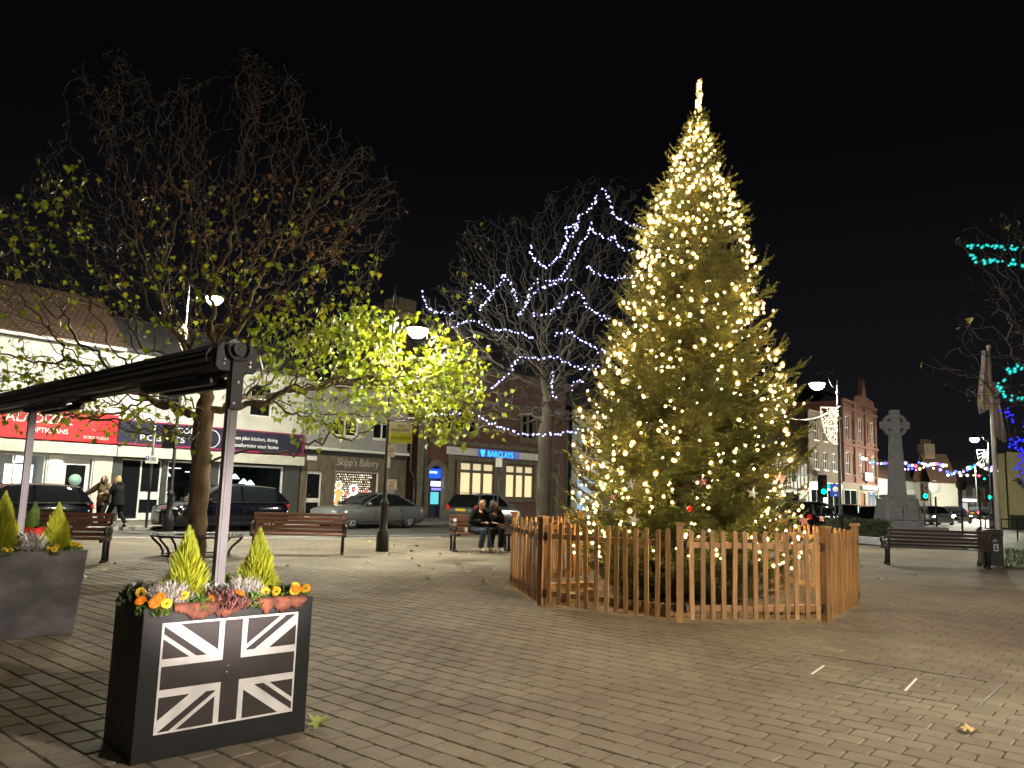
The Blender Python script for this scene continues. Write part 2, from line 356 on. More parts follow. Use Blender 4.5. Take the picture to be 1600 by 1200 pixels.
def tag(o, label=None, cat=None, group=None, kind=None):
    if label: o['label'] = label
    if cat: o['category'] = cat
    if group: o['group'] = group
    if kind: o['kind'] = kind
    return o
def thing(name, label, cat, loc=(0, 0, 0), rz=0.0, group=None):
    o = bpy.data.objects.new(name, None); COL.objects.link(o); o.location = loc; o.rotation_euler = (0, 0, rz); o.empty_display_size = .1
    return tag(o, label, cat, group)
def inst(name, me, parent=None, loc=(0, 0, 0), rot=(0, 0, 0), sc=None):
    o = bpy.data.objects.new(name, me); COL.objects.link(o); o.location = loc; o.rotation_euler = rot
    if sc is not None: o.scale = (sc, sc, sc) if not hasattr(sc, '__len__') else sc
    if parent is not None: o.parent = parent
    return o
def bevel(o, w=.006, seg=2):
    md = o.modifiers.new('bevel', 'BEVEL'); md.width = w; md.segments = seg; md.limit_method = 'ANGLE'; md.angle_limit = math.radians(35); return o
def copy_tree(o, parent=None):
    c = o.copy(); COL.objects.link(c); c.parent = parent
    for ch in list(o.children): copy_tree(ch, c)
    return c
def apply_mods(o):
    dg = bpy.context.evaluated_depsgraph_get(); ev = o.evaluated_get(dg)
    me = bpy.data.meshes.new_from_object(ev); o.modifiers.clear(); old = o.data; o.data = me; return o
def text_mesh(name, body, size, m, parent, loc, rot=None, extrude=.004, align='LEFT', mtx=None, sx=1.0, shear=0.0, bold=0.0):
    cu_ = bpy.data.curves.new(name, 'FONT'); cu_.body = body; cu_.size = size; cu_.extrude = extrude; cu_.align_x = align; cu_.align_y = 'BOTTOM_BASELINE'; cu_.shear = shear
    cu_.offset = bold; cu_.resolution_u = 3
    tmp = bpy.data.objects.new(name, cu_); COL.objects.link(tmp)
    dg = bpy.context.evaluated_depsgraph_get(); me = bpy.data.meshes.new_from_object(tmp.evaluated_get(dg)); me.name = name
    bpy.data.objects.remove(tmp); bpy.data.curves.remove(cu_)
    me.materials.clear(); me.materials.append(M[m] if isinstance(m, str) else m)
    o = bpy.data.objects.new(name, me); COL.objects.link(o); o.location = loc
    o.rotation_euler = rot if rot is not None else (PI/2, 0, 0); o.scale = (sx, 1, 1)
    if parent is not None: o.parent = parent
    return o
# ------------------------------------------------------------------ the ground
def poly_sheet(name, pts, z, m, thick=None, kind='structure'):
    b = MB(); n = len(pts)
    if thick:
        b.prism([(p[0], p[1]) for p in pts], (0, 0, z-thick), (1, 0, 0), (0, 1, 0), (0, 0, thick))
    else: b.add([(p[0], p[1], z) for p in pts], [tuple(range(n))])
    o = b.build(name, m); o['kind'] = kind; return o
# local frames aligned with the street grid
gridR = Matrix.Rotation(ROTU, 3, 'Z')
def gp(a, b, z=0.0): # grid coordinates: a along the street, b towards the shops
    return U*a + V*b + Vector((0, 0, z))
b = MB(); b.add([(-400, -150, -.11), (500, -150, -.11), (500, 700, -.11), (-400, 700, -.11)], [(0, 1, 2, 3)])
b.build('road', 'asphalt', kind='structure')
nearL, nearR = G(-900, 826), G(690, 839)
k1, k2, k3 = G(171, 840), G(547, 841), G(690, 839)
plaza_pts = [(-60, -60), (60, -60), (60, 16), (19, 26.5), (9.5, 30.5), (k3.x+3.5, k3.y+2.6), (k3.x, k3.y), (k2.x, k2.y), (k1.x, k1.y), (-40, 8)]
o = poly_sheet('plaza', plaza_pts, -.012, 'paver_far', .09); o.data.transform(gridR.inverted().to_4x4()); o.rotation_euler = (0, 0, ROTU)
# kerb stones of the plaza edge
kb = MB()
for a, c in ((k1, k2), (k2, k3)):
    a, c = Vector((a.x, a.y, 0)), Vector((c.x, c.y, 0)); d = (c-a).normalized(); nn = Vector((-d.y, d.x, 0)); L = (c-a).length
    t = 0
    while t < L-.05:
        l = min(.9, L-t); mid = a+d*(t+l/2)+nn*.07
        kb.cbox((mid.x, mid.y, -.055), (l-.012, .14, .12), .012, Matrix.Rotation(math.atan2(d.y, d.x), 3, 'Z')); t += .9
kb.build('kerb', 'kerb', kind='structure')
# far pavement in front of the shops
s_k = (G(400, 824.5)-P0).dot(N)          # distance of its kerb from the shop fronts
PW = 3.7
pave = [P0+U*-30+N*PW, P0+U*130+N*PW, P0+U*130+N*-.5, P0+U*-30+N*-.5]
poly_sheet('pavement', [(p.x, p.y) for p in pave], 0.0, 'paving', .105)
kb = MB()
for i in range(-12, 70):
    c = P0+U*(i*1.0+.5)+N*(PW+.075); kb.cbox((c.x, c.y, -.052), (.985, .15, .12), .012, gridR)
kb.build('kerb', 'kerb', kind='structure')
# painted lines on the road
rl = MB()
def strip(mb, a, c, w, z):
    a, c = Vector((a.x, a.y, z)), Vector((c.x, c.y, z)); d = (c-a).normalized(); nn = Vector((-d.y, d.x, 0))*w/2
    mb.add([a-nn, c-nn, c+nn, a+nn], [(0, 1, 2, 3)])
for (x0, y0, x1, y1, w) in ((150, 833.0, 345, 834.5, .10), (380, 834, 690, 831, .10), (-100, 829, 150, 833, .1), (690, 831, 830, 828, .1)):
    strip(rl, G(x0, y0), G(x1, y1), w, -.106)
for i in range(9):
    c = P0+U*(36+i*7)+N*(PW+5.5); strip(rl, c, c+U*3.5, .12, -.106)
rl.build('road_marking', 'road_paint', kind='structure')
def stains(m, lo=.72, hi=1.10, scale=.36):
    t = m.node_tree; b = t.nodes['Principled BSDF']; src = b.inputs['Base Color'].links[0].from_socket
    g = t.nodes.new('ShaderNodeNewGeometry'); nz = t.nodes.new('ShaderNodeTexNoise'); nz.inputs['Scale'].default_value = scale; nz.inputs['Detail'].default_value = 6; nz.inputs['Roughness'].default_value = .6
    rp = t.nodes.new('ShaderNodeValToRGB'); rp.color_ramp.elements[0].position = .38; rp.color_ramp.elements[1].position = .60; rp.color_ramp.elements[0].color = (lo, lo*.94, lo*.92, 1); rp.color_ramp.elements[1].color = (hi, hi, hi*.96, 1)
    mx = t.nodes.new('ShaderNodeMix'); mx.data_type = 'RGBA'; mx.blend_type = 'MULTIPLY'; mx.inputs[0].default_value = 1.0
    t.links.new(g.outputs['Position'], nz.inputs[0]); t.links.new(nz.outputs[0], rp.inputs[0]); t.links.new(src, mx.inputs[6]); t.links.new(rp.outputs[0], mx.inputs[7])
    vo = t.nodes.new('ShaderNodeTexVoronoi'); vo.inputs['Scale'].default_value = 2.2; n2 = t.nodes.new('ShaderNodeTexNoise'); n2.inputs['Scale'].default_value = 40     # trodden chewing gum and lime specks
    ml = t.nodes.new('ShaderNodeMath'); ml.operation = 'MULTIPLY_ADD'; ml.inputs[1].default_value = .05; t.links.new(n2.outputs[0], ml.inputs[0]); t.links.new(vo.outputs['Distance'], ml.inputs[2])
    r3 = t.nodes.new('ShaderNodeValToRGB'); r3.color_ramp.elements[0].position = .055; r3.color_ramp.elements[0].color = (1, 1, 1, 1); r3.color_ramp.elements[1].position = .07; r3.color_ramp.elements[1].color = (0, 0, 0, 1)
    m2 = t.nodes.new('ShaderNodeMix'); m2.data_type = 'RGBA'; m2.inputs[7].default_value = (.07, .066, .058, 1)
    t.links.new(g.outputs['Position'], vo.inputs[0]); t.links.new(g.outputs['Position'], n2.inputs[0]); t.links.new(ml.outputs[0], r3.inputs[0]); t.links.new(r3.outputs[0], m2.inputs[0]); t.links.new(mx.outputs[2], m2.inputs[6]); t.links.new(m2.outputs[2], b.inputs['Base Color'])
stains(M['paver']); stains(M['paver_far'])
# small pavers of the plaza: the nearest 300 one by one, the rest joined
PA, PB, PH = .25, .185, .05
def in_view(p, margin):
    v = p-CAMP; z = v.dot(cf)
    if z < 2.5: return False
    x = v.dot(cr)*F_PX/z; y = v.dot(cu)*F_PX/z
    return abs(x) < 800+margin and y > -600-margin
cells = []
# access cover outline in grid coordinates
cov = [G(1156, 1047), G(1532, 1101), G(1565, 1064), G(1240, 1022)]
ca = [p.dot(U) for p in cov]; cb_ = [p.dot(V) for p in cov]
CA0, CA1, CB0, CB1 = (ca[0]+ca[1])/2, (ca[2]+ca[3])/2, min(cb_), max(cb_)
CA0, CA1 = min(CA0, CA1), max(CA0, CA1)
for ia in range(-60, 120):             # courses step along the street, pavers lie along V
    for ib in range(-70, 95):
        a = (ia+.5)*PB; bb = (ib+.5+(.5 if ia % 2 else 0)+((ia*7) % 5-2)*.02)*PA
        p = gp(a, bb); dist = p.length
        if p.y < 2.0 or p.y > 15.5: continue
        if abs(p.x) > .86*p.y+.15: continue
        cells.append((p.y, a, bb))
cells.sort()
plaza = bpy.data.objects['plaza']
pm = []
for k in range(4):
    b = MB(); x, y = (PA-.010)/2, (PB-.009)/2; c = random.uniform(.011, .018)
    oc = [(-x+c, -y), (x-c, -y), (x, -y+c), (x, y-c), (x-c, y), (-x+c, y), (-x, y-c), (-x, -y+c)]
    oc = [(p[0]+random.uniform(-.003, .003), p[1]+random.uniform(-.003, .003)) for p in oc]
    vs = [(p[0], p[1], -.02) for p in oc]+[(p[0], p[1], PH/2-.006) for p in oc]+[(p[0]*(1-.007/x), p[1]*(1-.007/y), PH/2) for p in oc]
    b.add(vs, [(8+i, 8+(i+1) % 8, 16+(i+1) % 8, 16+i) for i in range(8)]+[(i, (i+1) % 8, 8+(i+1) % 8, 8+i) for i in range(8)]+[(16, 17, 18, 19), (16, 19, 20, 23), (20, 21, 22, 23)])
    pm.append(b.mesh('paver', 'paver'))
RV = math.atan2(V.y, V.x)
nv = 0; rest = []
for (d, a, bb) in cells:
    p = gp(a, bb); inside = in_view(p, 20)
    if inside and nv < 300:
        nv += 1
        o = inst('paver', random.choice(pm), plaza)
        loc = Vector((p.x, p.y, -PH/2+random.uniform(-.002, .002)))
        o.matrix_parent_inverse = Matrix.Rotation(-ROTU, 4, 'Z'); o.location = loc
        o.rotation_euler = (random.gauss(0, .006), random.gauss(0, .006), RV+random.choice((0, PI))+random.gauss(0, .006))
    else: rest.append(p)
tv = np.array([v.co[:] for v in pm[0].vertices], dtype=np.float32); tf = [list(pl.vertices) for pl in pm[0].polygons]
allv = []; allf = []
tvs = [np.array([v.co[:] for v in q.vertices], dtype=np.float32) for q in pm]
for i, p in enumerate(rest):
    R = Matrix.Rotation(RV+random.gauss(0, .006), 3, 'Z') @ Matrix.Rotation(random.gauss(0, .006), 3, 'X') @ Matrix.Rotation(random.gauss(0, .006), 3, 'Y')
    v = tvs[i % 4] @ np.array(R).T + np.array((p.x, p.y, -PH/2+random.uniform(-.002, .002)), dtype=np.float32)
    allv.append(v); allf.append(np.array(tf)+24*i)
o = raw('pavers', np.concatenate(allv), np.concatenate(allf).ravel(), 4, 'paver', None, kind='stuff')
o.parent = plaza; o.matrix_parent_inverse = Matrix.Rotation(-ROTU, 4, 'Z')
poly_sheet('joint_sand', [(-1.75, 2.1), (1.75, 2.1), (13.2, 15.38), (-13.2, 15.38)], -.008, 'joint')
# grass on the right
gpts = [G(1568, 842), G(1566, 886), G(1800, 900), G(1800, 838)]
poly_sheet('lawn', [(p.x, p.y) for p in gpts], .03, 'grass', .05)
gv = []; gf = []
x0, x1 = 12.7, 18; y0, y1 = 20.3, 33
for i in range(9000):
    q = Vector((random.uniform(x0, x1), random.uniform(y0, y1), 0)); px = proj(q)
    if px[0] < 1570 or px[1] < 843 or px[1] > 888: continue
    h = random.uniform(.05, .11); a = random.uniform(0, 6.28); w = .012
    dx, dy = math.cos(a)*w, math.sin(a)*w; lx, ly = random.gauss(0, .03), random.gauss(0, .03)
    k = len(gv); gv += [(q.x-dx, q.y-dy, .02), (q.x+dx, q.y+dy, .02), (q.x+lx, q.y+ly, .03+h)]; gf += [k, k+1, k+2]
raw('grass', gv, gf, 3, 'grass', kind='stuff')
# ------------------------------------------------------------------ shop row (local x along the street, y into the buildings)
def glassmat():
    m = bpy.data.materials.new('shop_glass'); m.use_nodes = True; t = m.node_tree; t.nodes.remove(t.nodes['Principled BSDF'])
    tr = t.nodes.new('ShaderNodeBsdfTransparent'); tr.inputs[0].default_value = (.86, .9, .88, 1); gl = t.nodes.new('ShaderNodeBsdfGlossy'); gl.inputs['Roughness'].default_value = .03
    fr = t.nodes.new('ShaderNodeFresnel'); fr.inputs[0].default_value = 1.5; mx = t.nodes.new('ShaderNodeMixShader')
    t.links.new(fr.outputs[0], mx.inputs[0]); t.links.new(tr.outputs[0], mx.inputs[1]); t.links.new(gl.outputs[0], mx.inputs[2]); t.links.new(mx.outputs[0], t.nodes['Material Output'].inputs[0]); return m
M['shop_glass'] = glassmat()
def building(name, label, s, cat='building', group=None): return thing(name, label, cat, tuple(P0+U*s), ROTU, group)
def wall(parent, x0, x1, z0, z1, ops, m, y=0.0, depth=.18, name='wall'):
    xs = sorted({x0, x1, *[o[0] for o in ops], *[o[1] for o in ops]}); zs = sorted({z0, z1, *[o[2] for o in ops], *[o[3] for o in ops]})
    b = MB()
    for i in range(len(xs)-1):
        for j in range(len(zs)-1):
            cx, cz = (xs[i]+xs[i+1])/2, (zs[j]+zs[j+1])/2
            if any(o[0] < cx < o[1] and o[2] < cz < o[3] for o in ops): continue
            b.quad((xs[i], y, zs[j]), (xs[i+1], y, zs[j]), (xs[i+1], y, zs[j+1]), (xs[i], y, zs[j+1]))
    for (a, c, e, f) in ops:
        yb = y+depth
        b.quad((a, y, e), (a, yb, e), (c, yb, e), (c, y, e)); b.quad((a, y, f), (c, y, f), (c, yb, f), (a, yb, f))
        b.quad((a, y, e), (a, y, f), (a, yb, f), (a, yb, e)); b.quad((c, y, e), (c, yb, e), (c, yb, f), (c, y, f))
    return b.build(name, m, parent)
def window(parent, x0, x1, z0, z1, y, fw, fm, glass, nx=1, zsplit=(), name='window', bar=None, depth=.07):
    bar = bar or fw; b = MB()
    b.b2((x0, y, z0), (x0+fw, y+depth, z1)); b.b2((x1-fw, y, z0), (x1, y+depth, z1)); b.b2((x0+fw, y, z0), (x1-fw, y+depth, z0+fw)); b.b2((x0+fw, y, z1-fw), (x1-fw, y+depth, z1))
    xs = [x0+fw+(x1-x0-2*fw)*i/nx for i in range(nx+1)]; zs = [z0+fw, *zsplit, z1-fw]
    for i in range(1, nx): b.b2((xs[i]-bar/2, y+.004, z0+fw), (xs[i]+bar/2, y+depth-.004, z1-fw))
    for z in zsplit: b.b2((x0+fw, y+.008, z-bar/2), (x1-fw, y+depth-.008, z+bar/2))
    fr = b.build(name, fm, parent)
    for i in range(nx):
        for j in range(len(zs)-1):
            g = glass[j] if isinstance(glass, (list, tuple)) else glass
            p = MB(); yy = y+depth*.6
            p.quad((xs[i], yy, zs[j]), (xs[i+1], yy, zs[j]), (xs[i+1], yy, zs[j+1]), (xs[i], yy, zs[j+1])); p.build('pane', g, fr)
    return fr
def gable_roof(parent, x0, x1, z, rise, depth, m, over=.25, name='roof', hip=0.0):
    b = MB(); t = .12
    for dz in (0,):
        a = [(x0-over*.3, -over, z), (x1+over*.3, -over, z), (x1-hip, depth/2, z+rise), (x0+hip, depth/2, z+rise), (x0-over*.3, depth+over, z), (x1+over*.3, depth+over, z)]
        lo = [(p[0], p[1], p[2]-t) for p in a]
    b.add(a+lo, [(0, 1, 2, 3), (3, 2, 5, 4), (7, 6, 9, 8), (8, 9, 10, 11), (0, 6, 7, 1), (4, 5, 11, 10), (0, 3, 9, 6), (3, 4, 10, 9), (1, 7, 8, 2), (2, 8, 11, 5)])
    return b.build(name, m, parent)
def shell(parent, x0, x1, z0, z1, d, m, name='side_wall', y0=.0):
    b = MB(); b.quad((x0, y0, z0), (x0, y0, z1), (x0, d, z1), (x0, d, z0)); b.quad((x1, y0, z0), (x1, d, z0), (x1, d, z1), (x1, y0, z1)); b.quad((x0, d, z0), (x0, d, z1), (x1, d, z1), (x1, d, z0))
    return b.build(name, m, parent)
def interior(parent, x0, x1, z0, z1, y, d, m):
    b = MB(); b.quad((x0, y+d, z0), (x1, y+d, z0), (x1, y+d, z1), (x0, y+d, z1)); b.quad((x0, y, z0), (x1, y, z0), (x1, y+d, z0), (x0, y+d, z0))
    b.quad((x0, y, z1), (x0, y+d, z1), (x1, y+d, z1), (x1, y, z1)); b.quad((x0, y, z0), (x0, y+d, z0), (x0, y+d, z1), (x0, y, z1)); b.quad((x1, y, z0), (x1, y, z1), (x1, y+d, z1), (x1, y+d, z0))
    return b.build('shop_interior', m, parent)
def boxpart(parent, name, a, c, m, bev=0):
    b = MB(); b.b2(a, c); o = b.build(name, m, parent)
    if bev: bevel(o, bev)
    return o
def xz(x, y, off=0.0): return FA(x, y, off)
# ---- opticians (red sign) --------------------------------------------------------
A = building('opticians_shop', 'white rendered shop with red fascia sign and lit display window', 0)
X0, X1 = -12.0, -.62
zb = 2.43; zf = 2.90
ops = [(-8.3, -5.0, .5, zb-.05), (-4.9, -2.9, .45, zb-.05), (-2.35, -1.35, .05, zb-.12)]
wall(A, X0, X1, 0, zb, ops, 'white_paint', depth=.25)
wall(A, X0, X1, zf, 6.55, [(-10.6, -9.5, 4.5, 5.9), (-6.6, -5.5, 4.5, 5.9)], 'white_render', name='upper_wall')
for x in (-10.6, -6.6): window(A, x, x+1.1, 4.5, 5.9, .1, .07, 'white_paint', 'dark_glass', 1, (5.3,))
boxpart(A, 'fascia_beam', (X0, -.32, zb), (X1-.003, 0, zf-.06), 'cream', .012)
sg = boxpart(A, 'shop_sign', (X0, -.20, zf), (X1, -.003, 3.98), 'red_sign', .01)
text_mesh('lettering', 'ALADIZAE', .47, 'sign_text', A, (-4.42, -.206, 3.48), align='LEFT', sx=1.0)
text_mesh('lettering', 'OPTICIANS', .25, 'sign_text', A, (-3.62, -.206, 3.14), sx=1.0)
text_mesh('lettering', '01767 313258', .155, 'sign_text', A, (-1.82, -.206, 3.02), sx=1.0)
window(A, -8.3, -5.0, .5, zb-.05, .06, .06, 'white_paint', 'shop_glass', 2)
window(A, -4.9, -2.9, .45, zb-.05, .06, .06, 'white_paint', 'shop_glass', 2)
interior(A, -8.3, -2.6, .2, zb, .26, 2.5, 'white_render')
boxpart(A, 'lit_screen', (-3.95, .8, .95), (-3.05, .86, 2.0), 'panel_white')
boxpart(A, 'lit_screen', (-3.75, .7, 2.06), (-3.25, .76, 2.3), 'panel_white')
boxpart(A, 'shelf_light', (-8.0, 1.9, 2.3), (-5.2, 1.96, 2.36), 'panel_white')
for k, (x, z) in enumerate(((-7.8, 1.0), (-6.4, 1.25), (-5.3, .95), (-6.9, 1.55), (-4.7, 1.3))): boxpart(A, 'display_stand', (x-.35, 1.0, .3), (x+.35, 1.4, z), ('plastic_black', 'white_paint')[k % 2], .02)
dr = boxpart(A, 'door', (-2.33, .12, .06), (-1.37, .18, zb-.13), 'white_paint', .01)
g = boxpart(A, 'door_glass', (-2.18, .10, .75), (-1.52, .118, 2.05), 'dark_glass'); 
b = MB(); b.lathe([(.0, 0), (.22, 0), (.22, .012), (0, .012)], 24, (-1.85, .095, 1.5), Matrix.Rotation(PI/2, 3, 'X')); b.build('door_sticker', mat('pale_green_sticker', (.25, .42, .36), .5), A)
boxpart(A, 'pilaster', (-1.30, -.06, .05), (X1-.01, -.001, zb-.002), 'cream', .01)
boxpart(A, 'pilaster', (-2.85, -.04, .05), (-2.45, -.001, zb-.002), 'white_paint', .01)
gable_roof(A, X0, X1+.0, 6.62, 2.3, 5.0, 'roof_tile')
shell(A, X0, X1, 0, 6.5, 5, 'white_render', y0=.3)
boxpart(A, 'gutter', (X0, -.38, 6.45), (X1-.02, -.26, 6.56), 'white_paint')
# ---- kitchen shop (navy sign) ----------------------------------------------------
B = building('kitchen_shop', 'white rendered shop with navy fascia sign and dark glazed front', 0)
X0, X1 = -.60, 7.75
ops = [(-.25, 1.35, .02, zb-.05), (1.55, 3.15, .1, zb-.05), (3.75, 6.9, .35, zb-.08)]
wall(B, X0, X1, 0, zb, ops, 'dark_paint', depth=.3)
wall(B, X0, X1, 3.86, 6.55, [(.9, 2.0, 4.5, 5.9), (5.0, 6.1, 4.5, 5.9)], 'white_render', name='upper_wall')
for x in (.9, 5.0): window(B, x, x+1.1, 4.5, 5.9, .1, .07, 'white_paint', 'dark_glass', 1, (5.3,))
boxpart(B, 'fascia_beam', (X0+.003, -.32, zb), (X1, 0, 2.84), 'cream', .012)
boxpart(B, 'shop_sign', (X0+.003, -.20, 2.98), (X1, -.003, 3.86), 'navy_sign', .008)
boxpart(B, 'sign_trim', (X0+.003, -.215, 2.90), (X1, -.002, 2.978), 'magenta_trim'); boxpart(B, 'sign_trim', (X1-.09, -.214, 2.981), (X1+.001, -.203, 3.858), 'magenta_trim'); boxpart(B, 'sign_trim', (X0+.1, -.216, 3.80), (X1-.1, -.204, 3.862), 'magenta_trim')
text_mesh('lettering', 'JACOB', .30, 'sign_text', B, (1.33, -.206, 3.50), sx=1.25)
text_mesh('lettering', 'ROBERTS', .32, 'sign_text', B, (.22, -.206, 3.11), sx=1.38)
b = MB(); b.tube([(3.2+.36*math.cos(a), -.205, 3.36+.36*math.sin(a)) for a in np.linspace(0, 2*PI, 33)[:-1]], .018, 6, closed=True); b.build('emblem_ring', 'sign_text', B)
text_mesh('emblem_letters', 'J', .46, 'sign_text', B, (3.1, -.206, 3.2), sx=.9)
text_mesh('lettering', 'Open plan kitchen, dining', .225, 'sign_text', B, (4.02, -.206, 3.42))
text_mesh('lettering', 'Transforming your home', .235, 'sign_text', B, (4.02, -.206, 3.11))
fr = window(B, -.25, 1.35, .02, zb-.05, .12, .06, 'white_paint', 'dark_glass', 2, (), 'door')
boxpart(B, 'door_rail', (.55, .10, .82), (1.33, .119, 1.12), 'white_paint'); boxpart(B, 'door_rail', (.55, .10, .04), (1.33, .119, .3), 'white_paint')
window(B, 1.55, 3.15, .1, zb-.05, .06, .06, 'white_paint', 'shop_glass', 1)
window(B, 3.75, 6.9, .35, zb-.08, .06, .08, 'white_paint', 'shop_glass', 1)
interior(B, 1.3, 7.3, .1, zb, .31, 4.0, 'interior_dark')
for k, (x, y, z) in enumerate(((4.3, .9, 1.55), (5.2, 1.2, 1.75), (5.65, 1.2, 1.55), (6.1, 1.4, 1.5), (4.7, 2.6, 1.95), (2.0, 1.0, 1.75))):
    p = MB(); p.lathe([(.02, .22), (.05, .2), (.22, .0), (.0, .01)], 14, (x, y, z)); q = p.build('pendant_lamp', emit('pendant_glow', (.75, .92, 1), 2.2 if k < 5 else 1.2), B)
for k, (x, w_, h) in enumerate(((2.2, .9, .95), (4.6, 1.4, .95), (6.0, .8, 1.0), (2.6, .3, 1.5), (3.9, .5, 1.3))): boxpart(B, 'display_unit', (x-w_/2, 1.4+.3*k, .1), (x+w_/2, 2.0+.3*k, h), ('white_paint', 'interior_dark', 'bench_wood')[k % 3], .01)
boxpart(B, 'neon_strip', (1.7, .5, 2.08), (2.35, .53, 2.11), 'panel_white'); boxpart(B, 'neon_strip', (2.6, .6, 1.95), (2.9, .63, 1.98), 'panel_white'); boxpart(B, 'worktop_light', (1.75, .6, 1.08), (2.0, .63, 1.12), 'panel_white')
gable_roof(B, X0, X1, 6.62, 1.7, 5.0, 'slate')
shell(B, X0, X1, 0, 6.5, 5, 'white_render', y0=.35)
# ---- bakery ----------------------------------------------------------------------
Cb = building('bakery', 'small rendered shop with dentil cornice, timber sign and twinkling christmas window', 0)
X0, X1 = 7.80, 14.25
M['timber'] = mat('weathered_timber', (.155, .125, .085), .8, 0, (.085, .068, .048), 3, 6, bump=.25, stretch=(3, 3, .6))
M['grey_render'] = mat('grey_render', (.33, .33, .31), .85, 0, (.26, .26, .25), 1.5, 6, bump=.12, bscale=60)
ops = [(8.15, 9.05, .05, 2.25), (9.75, 12.45, .55, 2.30)]
wall(Cb, X0, X1, 0, 3.2, ops, 'timber', depth=.25)
for k in range(13): boxpart(Cb, 'timber_board', (9.3+.33*k, -.022-.006*(k % 3), 2.42), (9.3+.33*k+.31, -.001, 3.0), 'timber')
wx = [(9.45, 11.0), (11.95, 13.15)]
wall(Cb, X0, X1, 3.45, 6.35, [(a, c, 3.98, 4.82) for a, c in wx], 'grey_render', name='upper_wall')
for a, c in wx: window(Cb, a, c, 3.98, 4.82, .08, .07, 'white_paint', 'dark_glass', 2)
boxpart(Cb, 'window_sill', (9.4, -.08, 3.9), (11.05, -.001, 3.978), 'white_paint'); boxpart(Cb, 'window_sill', (11.9, -.08, 3.9), (13.2, -.001, 3.978), 'white_paint')
boxpart(Cb, 'cornice', (X0, -.22, 5.72), (X1+.05, -.001, 5.80), 'grey_render'); boxpart(Cb, 'cornice', (X0, -.30, 5.803), (X1+.08, -.001, 5.88), 'grey_render')
for k in range(25): boxpart(Cb, 'dentil', (X0+.12+.252*k, -.17, 5.54), (X0+.12+.252*k+.13, -.001, 5.717), 'grey_render')
boxpart(Cb, 'parapet_coping', (X0, -.06, 6.35), (X1+.02, .3, 6.43), 'grey_render')
boxpart(Cb, 'fascia_board', (X0+.05, -.06, 3.02), (X1-.02, -.002, 3.199), 'plastic_black')
boxpart(Cb, 'awning_case', (X0+.1, -.28, 3.22), (X1-.05, -.02, 3.36), 'white_paint', .03)
boxpart(Cb, 'ledge', (X0, -.1, 3.38), (X1, -.001, 3.448), 'grey_render')
text_mesh('lettering', "Skipp's Bakery", .52, 'dim_text', Cb, (9.75, -.045, 2.56), sx=.86, shear=.2)
boxpart(Cb, 'house_number', (8.1, -.07, 2.72), (8.6, -.001, 2.92), 'white_paint')
boxpart(Cb, 'door', (8.15, .12, .06), (9.05, .17, 2.24), 'white_paint', .01); boxpart(Cb, 'door_glass', (8.27, .10, .98), (8.93, .119, 2.1), 'dark_glass'); boxpart(Cb, 'door_glass', (8.27, .10, .15), (8.93, .119, .78), 'dark_glass')
window(Cb, 9.75, 12.45, .55, 2.30, .06, .06, 'white_paint', 'shop_glass', 1)
interior(Cb, 9.6, 12.6, .4, 2.4, .26, .9, mat('warm_backdrop', (.20, .15, .11), .8, 0, (.12, .08, .06), 3))
# display: net of small lights, a gingerbread figure, a round wreath figure and striped sweets, all lit from within
lb = MB()
for i in range(20):
    for j in range(13):
        x = 9.98+i*.12+(j % 2)*.06; z = .80+j*.112
        if random.random() < .12: continue
        lb.ball((x, .45+.03*math.sin(i*.9+j), z), .015 if random.random() < .7 else .024, 6, 4)
lb.build('light_net', emit('net_light', (1, .86, .62), 4.0), Cb, kind='stuff')
gb = MB(); y = .36
gb.ball((10.28, y, 1.62), (.13, .05, .14), 14, 8); gb.ball((10.28, y, 1.15), (.17, .05, .33), 14, 8)
for sx in (-1, 1):
    gb.tube([(10.28+sx*.1, y, 1.35), (10.28+sx*.3, y, 1.22)], [.065, .055], 8); gb.tube([(10.28+sx*.07, y, .95), (10.28+sx*.14, y, .66)], [.075, .07], 8)
gb.build('gingerbread_figure', emit('gingerbread_glow', (1, .42, .13), 1.3), Cb)
wb = MB()
for cx, cz, pr in ((10.28, 1.62, .17), ): wb.tube([(cx+pr*math.cos(a), y+.03, cz+pr*math.sin(a)) for a in np.linspace(0, 2*PI, 25)[:-1]], .018, 6, closed=True)
for sx in (-1, 1): wb.tube([(10.28+sx*.12, y+.03, 1.42), (10.28+sx*.35, y+.03, 1.28), (10.28+sx*.33, y+.03, 1.14), (10.28+sx*.16, y+.03, 1.18), (10.28+sx*.24, y+.03, .62)], .018, 6)
wb.tube([(11.18+.21*math.cos(a), y, 1.42+.21*math.sin(a)) for a in np.linspace(0, 2*PI, 25)[:-1]], .05, 6, closed=True)
wb.tube([(11.18+.36*math.cos(a), y, .95+.24*math.sin(a)) for a in np.linspace(0, PI, 14)], .04, 6)
wb.build('light_outline', emit('white_outline', (1, .93, .85), 3.0), Cb)
sw = MB()
for k in range(9):
    a = k/9*2*PI; sw.tube([(11.95, y, 1.22), (11.95+.3*math.cos(a), y, 1.22+.22*math.sin(a))], .03, 5)
for x, z in ((10.72, 1.2), (10.78, .95), (9.98, .75), (10.6, .8), (11.18, 1.42)): sw.ball((x, y-.02, z), (.10, .04, .1), 10, 6)
sw.build('sweet_decoration', emit('sweet_red', (1, .25, .2), 1.0), Cb)
boxpart(Cb, 'side_notice', (12.9, -.02, 1.0), (13.5, -.001, 1.9), 'grey_render')
shell(Cb, X0+.002, X1, 0, 6.4, 6, 'brown_brick', y0=.3); boxpart(Cb, 'flat_roof', (X0+.01, .31, 6.2), (X1-.01, 6, 6.3), 'slate')
